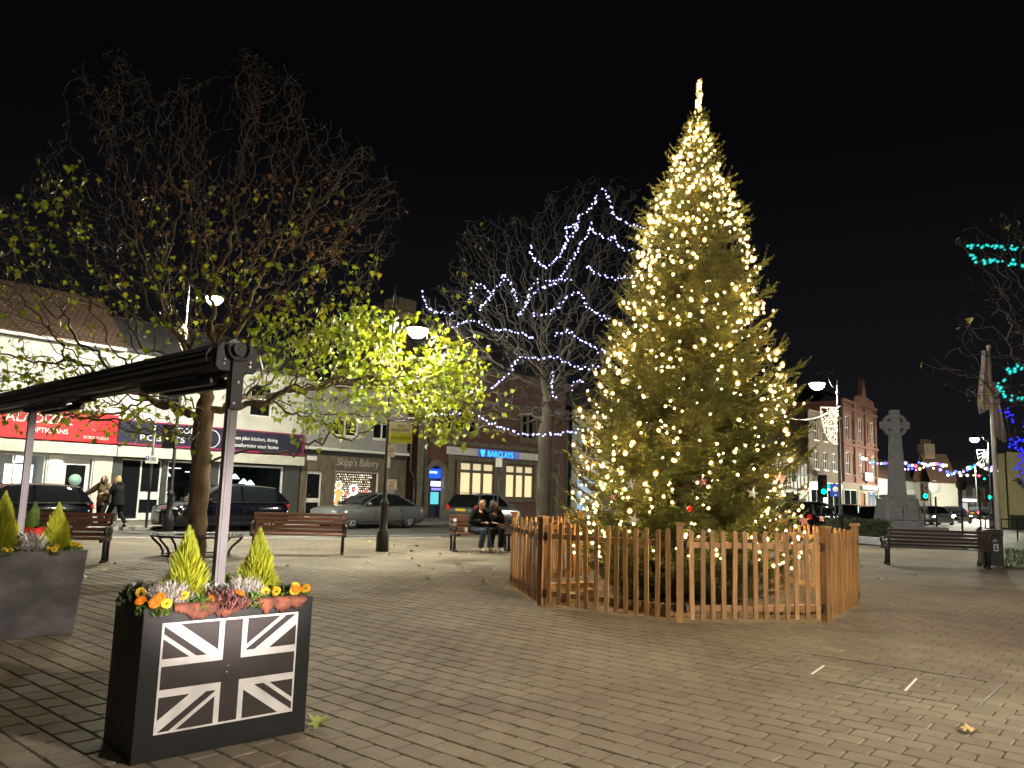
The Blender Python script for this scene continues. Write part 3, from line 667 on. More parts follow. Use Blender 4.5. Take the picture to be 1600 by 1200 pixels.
# ---- bank ------------------------------------------------------------------------
Bk = building('bank', 'red brick bank with stone dressings, mullioned windows and blue lit sign', 0)
X0, X1 = 15.0, 28.0
def arch_ops(): return [(15.75, 17.1, 0.05, 2.95), (18.3, 21.2, 1.15, 3.15), (22.2, 24.9, 1.15, 3.15), (25.8, 27.2, .05, 2.6), (25.75, 27.25, 2.75, 3.2), (16.0, 19.6, 4.75, 6.2), (23.6, 24.9, 4.75, 6.4)]
wall(Bk, X0, X1, 0, 8.6, arch_ops(), 'red_brick', depth=.3)
boxpart(Bk, 'plinth', (X0, -.06, 0.0), (15.7, -.001, 8.5), 'stone', .01); boxpart(Bk, 'pilaster', (17.3, -.08, 0), (17.75, -.001, 3.5), 'stone', .01)
for (a, c, e, f) in ((17.76, 25.7, .92, 1.12), (17.76, 25.7, 3.2, 3.42), (15.72, X1, 4.05, 4.28), (15.72, X1, 6.6, 6.8), (15.72, X1, 8.45, 8.7)): boxpart(Bk, 'string_course', (a, -.12, e), (c, -.001, f), 'stone', .01)
for (a, c) in ((18.05, 18.28), (21.22, 21.5), (21.9, 22.18), (24.92, 25.2)): boxpart(Bk, 'window_jamb', (a, -.05, 1.122), (c, -.001, 3.198), 'stone')
boxpart(Bk, 'pier', (21.51, -.1, .05), (21.89, -.001, 3.198), 'stone', .01)
for a, c in ((18.3, 21.2), (22.2, 24.9)):
    window(Bk, a, c, 1.15, 3.15, .05, .09, 'stone', ['window_warm', emit('upper_lit_window', (1, .80, .48), .6)], 3, (2.62,), bar=.17, depth=.16)
for a, c, e, f, n_ in ((16.0, 19.6, 4.75, 6.2, 4), (23.6, 24.9, 4.75, 6.4, 2), (25.75, 27.25, 2.75, 3.2, 2)):
    window(Bk, a, c, e, f, .05, .13, 'stone', 'dark_glass', n_, (), bar=.16, depth=.16)
    boxpart(Bk, 'window_surround', (a-.2, -.04, e-.16), (c+.2, -.001, e-.001), 'stone'); boxpart(Bk, 'window_surround', (a-.2, -.04, f+.001), (c+.2, -.001, f+.18), 'stone')
    boxpart(Bk, 'window_surround', (a-.2, -.038, e), (a-.001, -.001, f), 'stone'); boxpart(Bk, 'window_surround', (c+.001, -.038, e), (c+.2, -.001, f), 'stone')
boxpart(Bk, 'shop_sign', (17.15, -.16, 3.50), (25.6, -.002, 3.92), 'white_paint', .01)
em = emit('sign_blue', (.05, .55, 1.0), 1.2)
text_mesh('lettering', 'BARCLAYS', .46, em, Bk, (20.3, -.19, 3.54), extrude=.015, sx=1.05)
boxpart(Bk, 'sign_panel', (19.5, -.175, 3.48), (23.2, -.161, 3.94), mat('bank_blue', (.02, .06, .3), .4, emis=(.01, .05, .6), estr=.35))
e = MB(); e.cur = 0; e.prism([(-.2, .12), (-.08, .2), (0, .12), (.08, .2), (.2, .12), (.16, -.02), (.08, -.1), (.1, -.18), (0, -.22), (-.1, -.18), (-.08, -.1), (-.16, -.02)], (19.9, -.2, 3.72), (1, 0, 0), (0, 0, 1), (0, .04, 0)); e.build('emblem', em, Bk)
def arch(parent, xa, xb, zs, ztop, m, w=.28, y0=-.07):
    b = MB(); r = (xb-xa)/2; cx = (xa+xb)/2; n_ = 14; pi_ = []; po = []
    for k in range(n_+1):
        a = PI*k/n_; pi_.append((cx-r*math.cos(a), zs+(ztop-zs)*math.sin(a))); po.append((cx-(r+w)*math.cos(a), zs+(ztop-zs+w)*math.sin(a)))
    pts = [(xa-w, 0)]+po+[(xb+w, 0), (xb, 0)]+pi_[::-1]+[(xa, 0)]
    n2 = len(pts); vs = [(p[0], y0, p[1]) for p in pts]+[(p[0], -.002, p[1]) for p in pts]
    fs = []
    L = [(xa-w, 0)]+po+[(xb+w, 0)]; I = [(xa, 0)]+pi_+[(xb, 0)]
    vs = [(p[0], y0, p[1]) for p in L]+[(p[0], y0, p[1]) for p in I]+[(p[0], .2, p[1]) for p in I]+[(p[0], -.001, p[1]) for p in L]; k = len(L)
    for i in range(k-1): fs += [(i, k+i, k+i+1, i+1), (k+i, 2*k+i, 2*k+i+1, k+i+1), (3*k+i, i, i+1, 3*k+i+1)]
    b.add(vs, fs); return b.build('door_arch', m, parent)
arch(Bk, 15.85, 17.0, 2.3, 2.85, 'stone'); arch(Bk, 25.9, 27.1, 2.0, 2.55, 'stone')
at = boxpart(Bk, 'cash_machine', (15.8, .2, .0), (17.05, .3, 2.9), mat('atm_panel', (.012, .02, .07), .3))
M['atm_blue'] = emit('atm_blue', (.01, .07, .9), 1.6)
def aq(x0, x1, z0, z1, m, nm, y=.19): return boxpart(Bk, nm, (x0, y-.02, z0), (x1, y, z1), m)
aq(15.95, 16.95, 2.15, 2.65, 'atm_blue', 'lit_header'); aq(16.25, 16.95, 1.72, 1.98, emit('atm_white', (.85, .85, 1), 2.5), 'lit_header'); aq(16.3, 17.0, 1.5, 1.62, emit('atm_violet', (.2, .2, 1), 1.5), 'lit_header')
aq(16.25, 16.85, .75, 1.4, emit('atm_screen', (.12, .55, .62), 1.0), 'screen'); aq(15.95, 16.02, .4, 2.1, 'atm_blue', 'light_strip')
text_mesh('lettering', 'Barclays', .18, emit('atm_text', (.6, .8, 1), 3), Bk, (16.08, .165, 2.42))
boxpart(Bk, 'door', (25.9, .16, .05), (27.1, .22, 2.5), 'dark_paint'); boxpart(Bk, 'door_glass', (26.5, .14, 1.2), (26.95, .159, 1.9), mat('door_notice', (.4, .45, .46), .4)); boxpart(Bk, 'door_notice', (26.05, .12, .75), (26.95, .158, 1.1), 'white_paint')
gable_roof(Bk, X0, X1, 8.7, 3.2, 8, 'slate'); shell(Bk, X0, X1, 0, 8.6, 8, 'red_brick', y0=.35)
b = MB(); b.tube([(14.75, -.12, .1), (14.75, -.12, 2.0)], .055, 8); b.tube([(14.75, -.12, 2.0), (14.42, -.12, 2.5), (14.42, -.12, 5.4)], .055, 8); b.tube([(15.35, -.2, .1), (15.35, -.2, 8.3)], .06, 8)
b.build('drain_pipe', 'dark_grey_metal', Bk)
boxpart(Bk, 'chimney', (16.0, 3.2, 9.6), (17.3, 4.6, 12.6), 'brown_brick', .02)
# ---- beyond the bank, mostly behind the christmas tree ------------------------------
Wt = building('white_shop', 'white fronted shop behind the christmas tree, next to the brick bank', 0)
X0, X1 = 28.8, 41.0
wall(Wt, X0, X1, 0, 7.2, [(29.5, 34.0, .4, 2.7), (30, 31.2, 4.3, 5.8), (33.2, 34.4, 4.3, 5.8), (35.6, 40.2, .4, 2.7), (37, 38.2, 4.3, 5.8)], 'white_render', depth=.2)
window(Wt, 29.5, 34.0, .4, 2.7, .06, .08, 'white_paint', emit('cool_window', (.55, .75, 1), .5), 3); window(Wt, 35.6, 40.2, .4, 2.7, .06, .08, 'white_paint', 'dark_glass', 3)
for a in (30, 33.2, 37): window(Wt, a, a+1.2, 4.3, 5.8, .06, .07, 'white_paint', 'dark_glass', 2, (5.1,))
boxpart(Wt, 'shop_sign', (29.2, -.15, 2.9), (40.6, -.002, 3.5), mat('pale_sign', (.5, .52, .55), .5)); gable_roof(Wt, X0, X1, 7.2, 2.4, 7, 'slate'); shell(Wt, X0, X1, 0, 7.1, 7, 'white_render', y0=.3)
Br = building('brown_brick_house', 'plain brown brick house hidden behind the christmas tree', 0)
X0, X1 = 41.2, 58.0
wall(Br, X0, X1, 0, 7.5, [(43+3.5*i, 44.3+3.5*i, z, z+1.7) for i in range(4) for z in (.9, 4.4)], 'brown_brick', depth=.2)
for i in range(4):
    for z in (.9, 4.4): window(Br, 43+3.5*i, 44.3+3.5*i, z, z+1.7, .06, .07, 'white_paint', 'dark_glass', 2, (z+.85,))
gable_roof(Br, X0, X1, 7.5, 2.6, 8, 'roof_tile'); shell(Br, X0, X1, 0, 7.4, 8, 'brown_brick', y0=.3)
Ht = building('half_timbered_house', 'low white house with dark timber framing right of the christmas tree', 0)
X0, X1 = 58.3, 71.5
wall(Ht, X0, X1, 0, 5.6, [(60, 63, .6, 2.3), (65, 69, .6, 2.3), (62, 63.2, 3.4, 4.7), (67, 68.2, 3.4, 4.7)], 'white_render', depth=.2)
for a, c, e, f in ((60, 63, .6, 2.3), (65, 69, .6, 2.3), (62, 63.2, 3.4, 4.7), (67, 68.2, 3.4, 4.7)): window(Ht, a, c, e, f, .06, .07, 'plastic_black', 'dark_glass', 2)
for k in range(14): boxpart(Ht, 'timber_stud', (58.5+.98*k, -.05, 2.75), (58.68+.98*k, -.001, 5.5), 'plastic_black')
for z in (2.6, 4.1, 5.4): boxpart(Ht, 'timber_rail', (X0, -.06, z), (X1, -.001, z+.16), 'plastic_black')
gable_roof(Ht, X0, X1, 5.6, 2.6, 7, 'slate'); shell(Ht, X0, X1, 0, 5.5, 7, 'white_render', y0=.3)
# ---- brown three storey house, red hotel front, low shops ---------------------------
T3 = building('three_storey_house', 'brown brick three storey house with tall narrow windows over lit shopfronts', 0)
X0, X1 = 71.8, 82.3
win = [(73.5+2.9*i, 74.7+2.9*i, z, z+2.0) for i in range(3) for z in (5.0, 8.2)]
wall(T3, X0, X1, 3.6, 11.2, win, 'brown_brick', depth=.25)
for a, c, e, f in win: window(T3, a, c, e, f, .08, .09, 'white_paint', 'dark_glass', 2, (e+1.0,)); boxpart(T3, 'window_sill', (a-.1, -.14, e-.14), (c+.1, -.001, e-.001), 'white_paint')
wall(T3, X0, X1, 0, 3.6, [(72.4, 76, .5, 2.8), (77.5, 81.6, .5, 2.8)], 'white_paint', depth=.25)
for a, c in ((72.4, 76), (77.5, 81.6)): window(T3, a, c, .5, 2.8, .06, .08, 'white_paint', 'dark_glass', 2)
boxpart(T3, 'shop_sign', (74.5, -.2, 2.95), (78.6, -.002, 3.5), 'teal_sign'); boxpart(T3, 'shop_sign', (79.0, -.2, 2.95), (81.9, -.002, 3.5), mat('pale_sign_b', (.35, .5, .5), .5))
boxpart(T3, 'coping', (X0, -.15, 11.2), (X1, .3, 11.4), 'stone'); shell(T3, X0, X1, 0, 11.2, 9, 'brown_brick', y0=.3); boxpart(T3, 'flat_roof', (X0, .35, 11.0), (X1, 9, 11.1), 'slate')
Rd = building('red_brick_hotel', 'tall red brick building with pointed gable and arched windows', 0)
X0, X1 = 82.6, 96.0
win = [(84.0+2.5*i, 85.3+2.5*i, z, z+h_) for i in range(5) for z, h_ in ((4.8, 2.6), (9.0, 2.8))]
wall(Rd, X0, X1, 3.8, 13.6, win, 'red_brick', depth=.3)
for a, c, e, f in win:
    window(Rd, a, c, e, f, .1, .09, 'white_paint', 'dark_glass', 2, ((e+f)/2,)); boxpart(Rd, 'window_sill', (a-.1, -.16, e-.16), (c+.1, -.001, e-.001), 'stone')
    boxpart(Rd, 'window_head', (a-.15, -.06, f+.001), (c+.15, -.001, f+.25), 'stone')
for x in (82.7, 86.9, 91.2, 95.3): boxpart(Rd, 'pilaster', (x, -.22, 3.9), (x+.55, -.001, 13.5), 'red_brick')
for z in (8.2, 12.6, 13.5): boxpart(Rd, 'cornice', (X0-.1, -.35, z), (X1+.1, -.001, z+.28), 'red_brick')
b = MB(); b.prism([(87.0, 13.79), (95.9, 13.79), (95.2, 14.6), (92.4, 14.9), (91.4, 17.3), (90.4, 14.9), (87.7, 14.6)], (0, -.1, 0), (1, 0, 0), (0, 0, 1), (0, .6, 0)); b.build('gable', 'red_brick', Rd)
wall(Rd, X0, X1, 0, 3.8, [(83.2, 88, .4, 3.0), (89.2, 91, .05, 2.6), (92, 95.5, .4, 3.0)], 'stone', depth=.3)
window(Rd, 83.2, 88, .4, 3.0, .08, .1, 'white_paint', 'dark_glass', 2); window(Rd, 92, 95.5, .4, 3.0, .08, .1, 'white_paint', emit('pale_window', (.8, .85, 1), .35), 2); boxpart(Rd, 'door', (89.2, .2, .05), (91, .28, 2.6), 'bench_wood')
boxpart(Rd, 'lit_sign', (89.0, -.5, 3.1), (94.5, -.3, 3.6), emit('white_sign', (1, 1, 1), .9)); boxpart(Rd, 'banner', (90.0, -.4, 4.2), (93.0, -.3, 5.2), 'white_paint')
boxpart(Rd, 'awning', (92.6, -1.1, 2.3), (96, -.02, 2.4), mat('teal_awning', (.05, .3, .27), .6)); shell(Rd, X0, X1, 0, 13.5, 10, 'red_brick', y0=.35); gable_roof(Rd, X0, X1, 13.5, 2.5, 10, 'slate', over=.0, hip=2)
Lw = building('low_pale_shop', 'low pale shop with pitched roof beside the red brick building', 0)
X0, X1 = 96.4, 117
wall(Lw, X0, X1, 0, 4.8, [(98, 102, .5, 2.6), (104, 108, .5, 2.6), (110, 115, .5, 2.6)], 'cream', depth=.25)
for a, c in ((98, 102), (104, 108), (110, 115)): window(Lw, a, c, .5, 2.6, .06, .1, 'plastic_black', emit('amber_window', (1, .8, .45), .22), 3)
boxpart(Lw, 'fascia', (X0, -.2, 2.9), (X1, -.002, 3.5), 'white_paint'); gable_roof(Lw, X0, X1, 4.8, 3.2, 8, 'roof_tile'); shell(Lw, X0, X1, 0, 4.7, 8, 'cream', y0=.3)
# ---- houses at the end of the street (facing the square) ------------------------------
def block(name, label, pxl, pxr, ybase, ytop, Y, m, roof=None, rise=2.5, wins=(), depth=5, roofm='slate', axis=0):
    a, c = D(pxl, ybase, Y), D(pxr, ybase, Y); w = c.x-a.x; zt = D((pxl+pxr)/2, ytop, Y).z
    t = thing(name, label, 'building', (a.x, Y, -.1))
    ops = [(w*o[0], w*o[1], zt*o[2], zt*o[3]) for o in wins]
    wall(t, 0, w, 0, zt, ops, m, depth=.2)
    for o in ops: window(t, *o, .06, .08, 'white_paint', 'dark_glass', 2)
    shell(t, 0, w, 0, zt, depth, m, y0=.3)
    if roof == 'side': gable_roof(t, 0, w, zt, rise, depth, roofm)
    elif roof == 'front':
        b = MB(); b.prism([(0, zt-.02), (w, zt-.02), (w/2, zt+rise)], (0, 0, 0), (1, 0, 0), (0, 0, 1), (0, depth, 0)); b.build('gable', m, t)
        b = MB()
        for s_ in (0, 1):
            e0 = (-.3 if s_ == 0 else w+.3); z0 = zt-.25
            b.add([(e0, -.3, z0), (w/2, -.3, zt+rise+.03), (w/2, depth, zt+rise+.03), (e0, depth, z0), (e0, -.3, z0+.2), (w/2, -.3, zt+rise+.23), (w/2, depth, zt+rise+.23), (e0, depth, z0+.2)], [(0, 1, 2, 3), (7, 6, 5, 4), (0, 4, 5, 1), (3, 2, 6, 7), (0, 3, 7, 4)])
        b.build('roof', roofm, t)
    else: boxpart(t, 'flat_roof', (0, .31, zt-.1), (w, depth, zt), 'slate')
    return t, w, zt
g1, w1, z1 = block('gabled_house', 'pale house beyond the memorial with plain white door panel', 1416, 1434, 800, 748, 118, 'cream', 'side', 3.0, [(.3, .8, .35, .8)])
g2, w2, z2 = block('brick_house', 'narrow red brick house with orange lit window beyond the memorial', 1434, 1456, 800, 742, 117, 'red_brick', 'side', 2.2, [(.1, .42, .55, .92), (.58, .9, .55, .92), (.1, .42, .1, .42)])
boxpart(g2, 'lit_window', (w2*.08, -.1, z2*.36), (w2*.5, -.02, z2*.52), emit('orange_window', (1, .4, .1), 2))
g3, w3, z3 = block('rendered_gable_house', 'cream rendered house with broad blank wall and chimney stack', 1456, 1498, 802, 753, 112, 'cream', 'side', 4.2, [], roofm='roof_tile')
ch = boxpart(g3, 'chimney', (w3*.1, 2, z3+2.0), (w3*.5, 4, z3+5.6), 'brown_brick')
for k in range(4):
    b = MB(); b.lathe([(.22, 0), (.17, .7)], 10, (w3*(.14+.1*k), 3, z3+5.6)); b.build('chimney_pot', 'roof_tile', ch)
b = MB(); b.lathe([(0, 0), (.9, 0), (.9, .1), (0, .1)], 24, (w3*.13, -.05, z3*.86), Matrix.Rotation(PI/2, 3, 'X')); b.build('round_sign', 'white_paint', g3)
g4, w4, z4 = block('terrace', 'dim brown terrace of shops at the far end of the street', 1500, 1551, 797, 758, 135, 'brown_brick', 'side', 4.5, [(.06, .24, .08, .42), (.32, .46, .08, .42), (.54, .7, .08, .42), (.1, .2, .6, .9), (.4, .5, .6, .9), (.75, .85, .6, .9)])
boxpart(g4, 'shop_sign', (.5, -.3, z4*.46), (w4*.5, -.05, z4*.54), 'panel_white')
for k in range(4): boxpart(g4, 'lit_window', (w4*(.07+.045*k), -.02, z4*.1), (w4*(.1+.045*k), .0, z4*.4), emit('blue_white_window', ((.35, .6, 1), (1, .9, .7), (.5, .7, 1), (1, .7, .5))[k], .8))
g5, w5, z5 = block('yellow_corner_house', 'pale yellow corner house at the right edge with iron wall lamp', 1579, 1680, 822, 706, 62, mat('yellow_render', (.50, .44, .24), .8, 0, (.42, .37, .2), 2), None, 0, [(.45, .6, .45, .8)], depth=1.2)
boxpart(g5, 'plinth', (-.02, -.08, 0), (w5, -.002, 1.0), 'dark_paint'); b = MB(); b.tube([(.4, -.05, z5*.62), (.4, -.7, z5*.66), (.1, -1.2, z5*.64)], .04, 6); b.ball((.1, -1.2, z5*.6), (.15, .15, .22), 10, 6); b.build('wall_lamp', 'black_metal', g5)
# ------------------------------------------------------------------ planters and the awning frame (grid aligned)
def frame_mtx(): return Matrix.Rotation(ROTU, 3, 'Z')
pA = G(203, 1197); pC = G(476, 1143)
PL_W, PL_D, PL_H = 1.047, .511, .84
rz_flag = math.atan2(pC.y-pA.y, pC.x-pA.x)
eU = Vector((math.cos(rz_flag), math.sin(rz_flag), 0)); eV = Vector((-math.sin(rz_flag), math.cos(rz_flag), 0))
PF = pA + eU*PL_W/2 + eV*PL_D/2; PF.z = 0
fp = thing('flag_planter', 'black planter with black and white union flag print on its front', 'planter', PF, rz_flag)
def open_box(w, d, h, t, taper=1.0, z0=0.0):
    b = MB(); W2, D2 = w/2, d/2; a = 1.0; c = taper
    def ring(sx, z, off): return [(-W2*sx+off, -D2*sx+off, z), (W2*sx-off, -D2*sx+off, z), (W2*sx-off, D2*sx-off, z), (-W2*sx+off, D2*sx-off, z)]
    r = [ring(taper, z0, 0), ring(1, h, 0), ring(1, h, t), ring(1-(1-taper)*.12, h-.12, t)]
    vs = sum(r, []); fs = [(3, 2, 1, 0)]
    for k in range(3):
        for i in range(4): fs.append((4*k+i, 4*k+(i+1) % 4, 4*k+4+(i+1) % 4, 4*k+4+i))
    fs.append((12, 13, 14, 15)); b.add(vs, fs); return b
o = open_box(PL_W, PL_D, PL_H, .025).build('body', 'planter_black', fp); bevel(o, .004)
b = MB(); b.box((0, 0, PL_H-.07), (PL_W-.06, PL_D-.06, .06)); b.build('soil', 'soil', fp)
yf = -PL_D/2
fx0, fx1, fz0, fz1 = -.415, .425, .14, .748
b = MB(); b.b2((fx0, yf-.004, fz0), (fx1, yf+.001, fz1)); b.build('flag_print', 'flag_white', fp)
def clip_poly(poly, a, c):  # keep the side left of a->c
    out = []; n_ = len(poly)
    def sd(p): return (c[0]-a[0])*(p[1]-a[1])-(c[1]-a[1])*(p[0]-a[0])
    for i in range(n_):
        p, q = poly[i], poly[(i+1) % n_]; sp, sq = sd(p), sd(q)
        if sp >= 0: out.append(p)
        if sp*sq < 0: t = sp/(sp-sq); out.append((p[0]+(q[0]-p[0])*t, p[1]+(q[1]-p[1])*t))
    return out
FW, FH = fx1-fx0, fz1-fz0; mg = .012
fl = []
cw, cg = .105*FW*1.0, .045*FW       # half width of cross / white edge
hw = FW/2-mg; hh = FH/2-mg; cw = .062*FW*1.05; cg = .105*FW; chh = .075*FW; cgh = .125*FW
fl.append([(-cw, -hh), (cw, -hh), (cw, hh), (-cw, hh)]); 
fl.append([(-hw, -chh), (-cw-.0005, -chh), (-cw-.0005, chh), (-hw, chh)]); fl.append([(cw+.0005, -chh), (hw, -chh), (hw, chh), (cw+.0005, chh)])
for sx in (-1, 1):
    for sy in (-1, 1):
        quad = [(cg*sx, cgh*sy), (hw*sx, cgh*sy), (hw*sx, hh*sy), (cg*sx, hh*sy)]
        if sx*sy < 0: quad = quad[::-1]
        # diagonal through the centre; broad white on one side, thin on the other, dark stripe between
        d = Vector((hw*sx, hh*sy)).normalized(); nn = Vector((-d.y, d.x))
        rot = 1 if sx > 0 else -1
        def off(t, k): q = d*t+nn*k; return (q.x, q.y)
        w_b, w_s, w_t = .10*FW*.62, .075*FW*.62, .045*FW*.62
        side = rot
        # triangle beyond broad side, stripe, triangle beyond thin side (pinwheel)
        k0, k1, k2, k3_ = -(w_b), 0.0, w_s, w_s+w_t
        s_ = (1 if (sx > 0) else -1)
        if sx < 0: pass
        lo = clip_poly(quad, off(1, k0*1), off(0, k0*1)); fl.append(lo)
        st = clip_poly(clip_poly(quad, off(0, .004), off(1, .004)), off(1, k2), off(0, k2)); fl.append(st)
        hi = clip_poly(quad, off(0, k3_), off(1, k3_)); fl.append(hi)
fb = MB(); cx_, cz_ = (fx0+fx1)/2, (fz0+fz1)/2
for pl in fl:
    if len(pl) < 3: continue
    ar = sum(pl[i][0]*pl[(i+1) % len(pl)][1]-pl[(i+1) % len(pl)][0]*pl[i][1] for i in range(len(pl)))
    if ar < 0: pl = pl[::-1]
    fb.prism(pl, (cx_, yf-.0065, cz_), (1, 0, 0), (0, 0, 1), (0, .003, 0))
fb.build('flag_stripes', 'flag_black', fp)
b = MB()
for x, z in ((-.015, .47), (-.02, .435)): b.ball((x, yf-.007, z), (.006, .003, .006), 8, 5)
b.build('screw', 'steel', fp)
# ragged rust coloured liner folded over the front rim, in two pieces
def liner(xa, xb, seed):
    r = random.Random(seed); n_ = 48; vs = []; b = MB()
    for i in range(n_+1):
        t = i/n_; x = xa+(xb-xa)*t; dz = (.040+.030*r.random()+.012*math.sin(t*17+seed))*min(1, 4.5*t+.25, 4*(1-t)+.15); bul = .004*math.sin(i*1.3+seed)
        vs += [(x, yf+.06, PL_H-.025), (x, yf+.004, PL_H+.006+.003*r.random()), (x, yf-.012-abs(bul), PL_H-.012), (x, yf-.014-abs(bul)*.8, PL_H-.01-dz*.6), (x+r.uniform(-.004, .004), yf-.010, PL_H-.012-dz)]
    for i in range(n_):
        for k in range(4): b.add([], []); b.f.append((5*i+k, 5*i+5+k, 5*i+6+k, 5*i+1+k)); b.mi.append(0); b.sm.append(True)
    b.v = vs; o = b.build('liner', 'liner', fp); md = o.modifiers.new('thick', 'SOLIDIFY'); md.thickness = .006
liner(-.36, .10, 3); liner(.135, .47, 5)
# grey planter
gcr = G(114, 990); GW, GD, GH = 1.06, .72, .83; tp = .90
cU, cV = Vector((math.cos(ROTU-.06), math.sin(ROTU-.06), 0)), Vector((-math.sin(ROTU-.06), math.cos(ROTU-.06), 0))
GPc = Vector((gcr.x, gcr.y, 0)) - cU*GW*tp/2 + cV*GD*tp/2
gpl = thing('grey_planter', 'scuffed dark grey tapered planter at the left edge', 'planter', GPc, ROTU-.06)
o = open_box(GW, GD, GH, .03, tp).build('body', 'planter_grey', gpl); bevel(o, .006)
b = MB(); b.box((0, 0, GH-.07), (GW-.07, GD-.07, .06)); b.build('soil', 'soil', gpl)
# ---- awning frame ----------------------------------------------------------------
p1 = PF+eV*.02; ap = D(352, 870, p1.y+.03)
post_l = min((GPc+cU*(a_*.01)-cV*.02 for a_ in range(-45, 46)), key=lambda q_: abs(proj((q_.x, q_.y, .9))[0]-29))
vdir = Vector((post_l.x-p1.x, post_l.y-p1.y, 0)); LEN = vdir.length; vdir.normalize()
aw = thing('awning_frame', 'black steel awning frame with folded arms standing over the two planters', 'awning', (p1.x, p1.y, 0), math.atan2(vdir.y, vdir.x))
# local x runs along the beam (away to the left), local y = -street direction (towards lower left face)
def post(x, name='post'):
    b = MB(); b.cbox((x, 0, 1.19+.33), (.048, .066, 1.7), .004); b.cbox((x-.0265, 0, 1.52), (.005, .036, 1.69), .002)
    return bevel(b.build(name, 'post_grey', aw), .003)
post(0); post(LEN)
bm = MB(); bm.b2((.04, -.05, 2.30), (LEN+1.55, .05, 2.42)); bevel(bm.build('beam', 'black_metal', aw), .01)
for sy in (1, -1):
    prof = [(.045*sy, 2.285), (.12*sy, 2.275), (.14*sy, 2.31), (.135*sy, 2.395), (.10*sy, 2.435), (.045*sy, 2.445)]
    if sy < 0: prof = prof[::-1]
    b = MB(); b.prism(prof, (.03, 0, 0), (0, 1, 0), (0, 0, 1), (LEN+1.5, 0, 0)); bevel(b.build('cassette', 'black_metal', aw), .012, 3)
    b = MB(); b.b2((.03, .141*sy, 2.335), (LEN+1.5, .152*sy, 2.358)); b.b2((.03, .139*sy, 2.385), (LEN+1.5, .147*sy, 2.398)); b.build('trim_rail', 'post_grey', aw)
    for xa, xb in ((.12, 1.15), (LEN-1.2, LEN-.15)):
        b = MB(); b.b2((xa, .05*sy, 2.19), (xb, .105*sy, 2.25)); b.tube([(xb+.0, .08*sy, 2.22), (xb+.14, .08*sy, 2.235)], .03, 8); bevel(b.build('folding_arm', 'black_metal', aw), .012, 3)
        b = MB(); b.b2((xa+.2, .045*sy, 2.25), (xa+1.5 if xa < 1 else xa-.3, .10*sy, 2.272)); bevel(b.build('folding_arm', 'dark_grey_metal', aw), .008)
rb = MB(); rb.tube([(.02, .0, 2.445), (LEN+1.5, 0, 2.445)], .05, 12); rb.build('roller', 'black_metal', aw)
for x0 in (-.03, LEN+1.57):
    b = MB(); pl = [(-.12, 2.27), (.12, 2.27), (.145, 2.295), (.14, 2.43), (.11, 2.46), (-.11, 2.46), (-.14, 2.43), (-.145, 2.295)]
    b.prism(pl, (x0, 0, 0), (0, 1, 0), (0, 0, 1), (.022, 0, 0)); bevel(b.build('end_plate', 'plate_grey', aw), .006)
b = MB(); b.tube([(-.05, .075*math.cos(a), 2.42+.075*math.sin(a)) for a in np.linspace(PI*.75, 2.1*PI, 16)], .014, 8); b.tube([(-.02, .0, 2.42), (-.065, 0, 2.42)], .045, 14); b.build('roller_bracket', 'plate_grey', aw)
b = MB(); b.cbox((-.045, 0, 2.2), (.025, .08, .34), .003); b.build('post_strap', 'plate_grey', aw)
b = MB()
for y, z in ((.09, 2.345), (.09, 2.315), (-.09, 2.345), (-.09, 2.315), (0, 2.42), (.0, 2.2), (.02, 2.06)): b.ball((-.067 if abs(y) < .05 else -.036, y, z), (.006, .011, .011), 8, 5)
b.build('bolt', 'steel', aw)
b = MB(); b.tube([(-.04, -.14, 2.44), (-.05, -.15, 2.38), (-.06, -.165, 2.32), (-.06, -.175, 2.23)], .006, 6); b.build('crank_eye', 'steel', aw)
b = MB(); b.tube([(.08, .152, 2.33), (.07, .165, 2.38), (.03, .15, 2.42)], .007, 6); b.build('cable', 'steel', aw)
# ------------------------------------------------------------------ plants in the planters
def blades(n, gen, m, name, parent, kind=None, tri=True):
    vs = []; fs = []
    for i in range(n):
        p, d, L, w = gen(i); p = np.array(p); d = np.array(d)/np.linalg.norm(d); s = np.cross(d, rng.normal(size=3)); s /= np.linalg.norm(s)+1e-9
        k = len(vs); vs += [p-s*w, p+s*w, p+d*L*.6+s*w*.8, p+d*L*.6-s*w*.8, p+d*L]; fs += [(k, k+1, k+2, k+3), (k+3, k+2, k+4)]
    me = bpy.data.meshes.new(name); me.from_pydata([tuple(v) for v in vs], [], fs); me.materials.append(M[m])
    o = bpy.data.objects.new(name, me); COL.objects.link(o)
    if parent is not None: o.parent = parent
    if kind: o['kind'] = kind
    return o
def cypress(label, loc, h, r, m='cypress', group=None, lean=0.0):
    t = thing('cypress_shrub', label, 'shrub', loc, random.uniform(0, 6), group)
    b = MB(); b.tube([(0, 0, -.05), (0, 0, h*.8)], [.012, .004], 6); b.build('trunk', 'bark', t)
    def gen(i):
        q = random.random(); z = h*(q**.9); rad = r*(1-(z/h)**1.25)*(.55+.45*min(1, z/(h*.15)))
        a = random.uniform(0, 2*PI); rr = rad*(1+.16*math.sin(a*3+z*30))*math.sqrt(random.uniform(.12, 1)); out = .55+.45*random.random()
        return (rr*math.cos(a), rr*math.sin(a), z*.93), (out*math.cos(a)*(rr/r+.1), out*math.sin(a)*(rr/r+.1), 1.0), random.uniform(.022, .07), random.uniform(.0022, .0045)
    blades(int(5200*(h/.42)), gen, m, 'foliage', t)
    return t
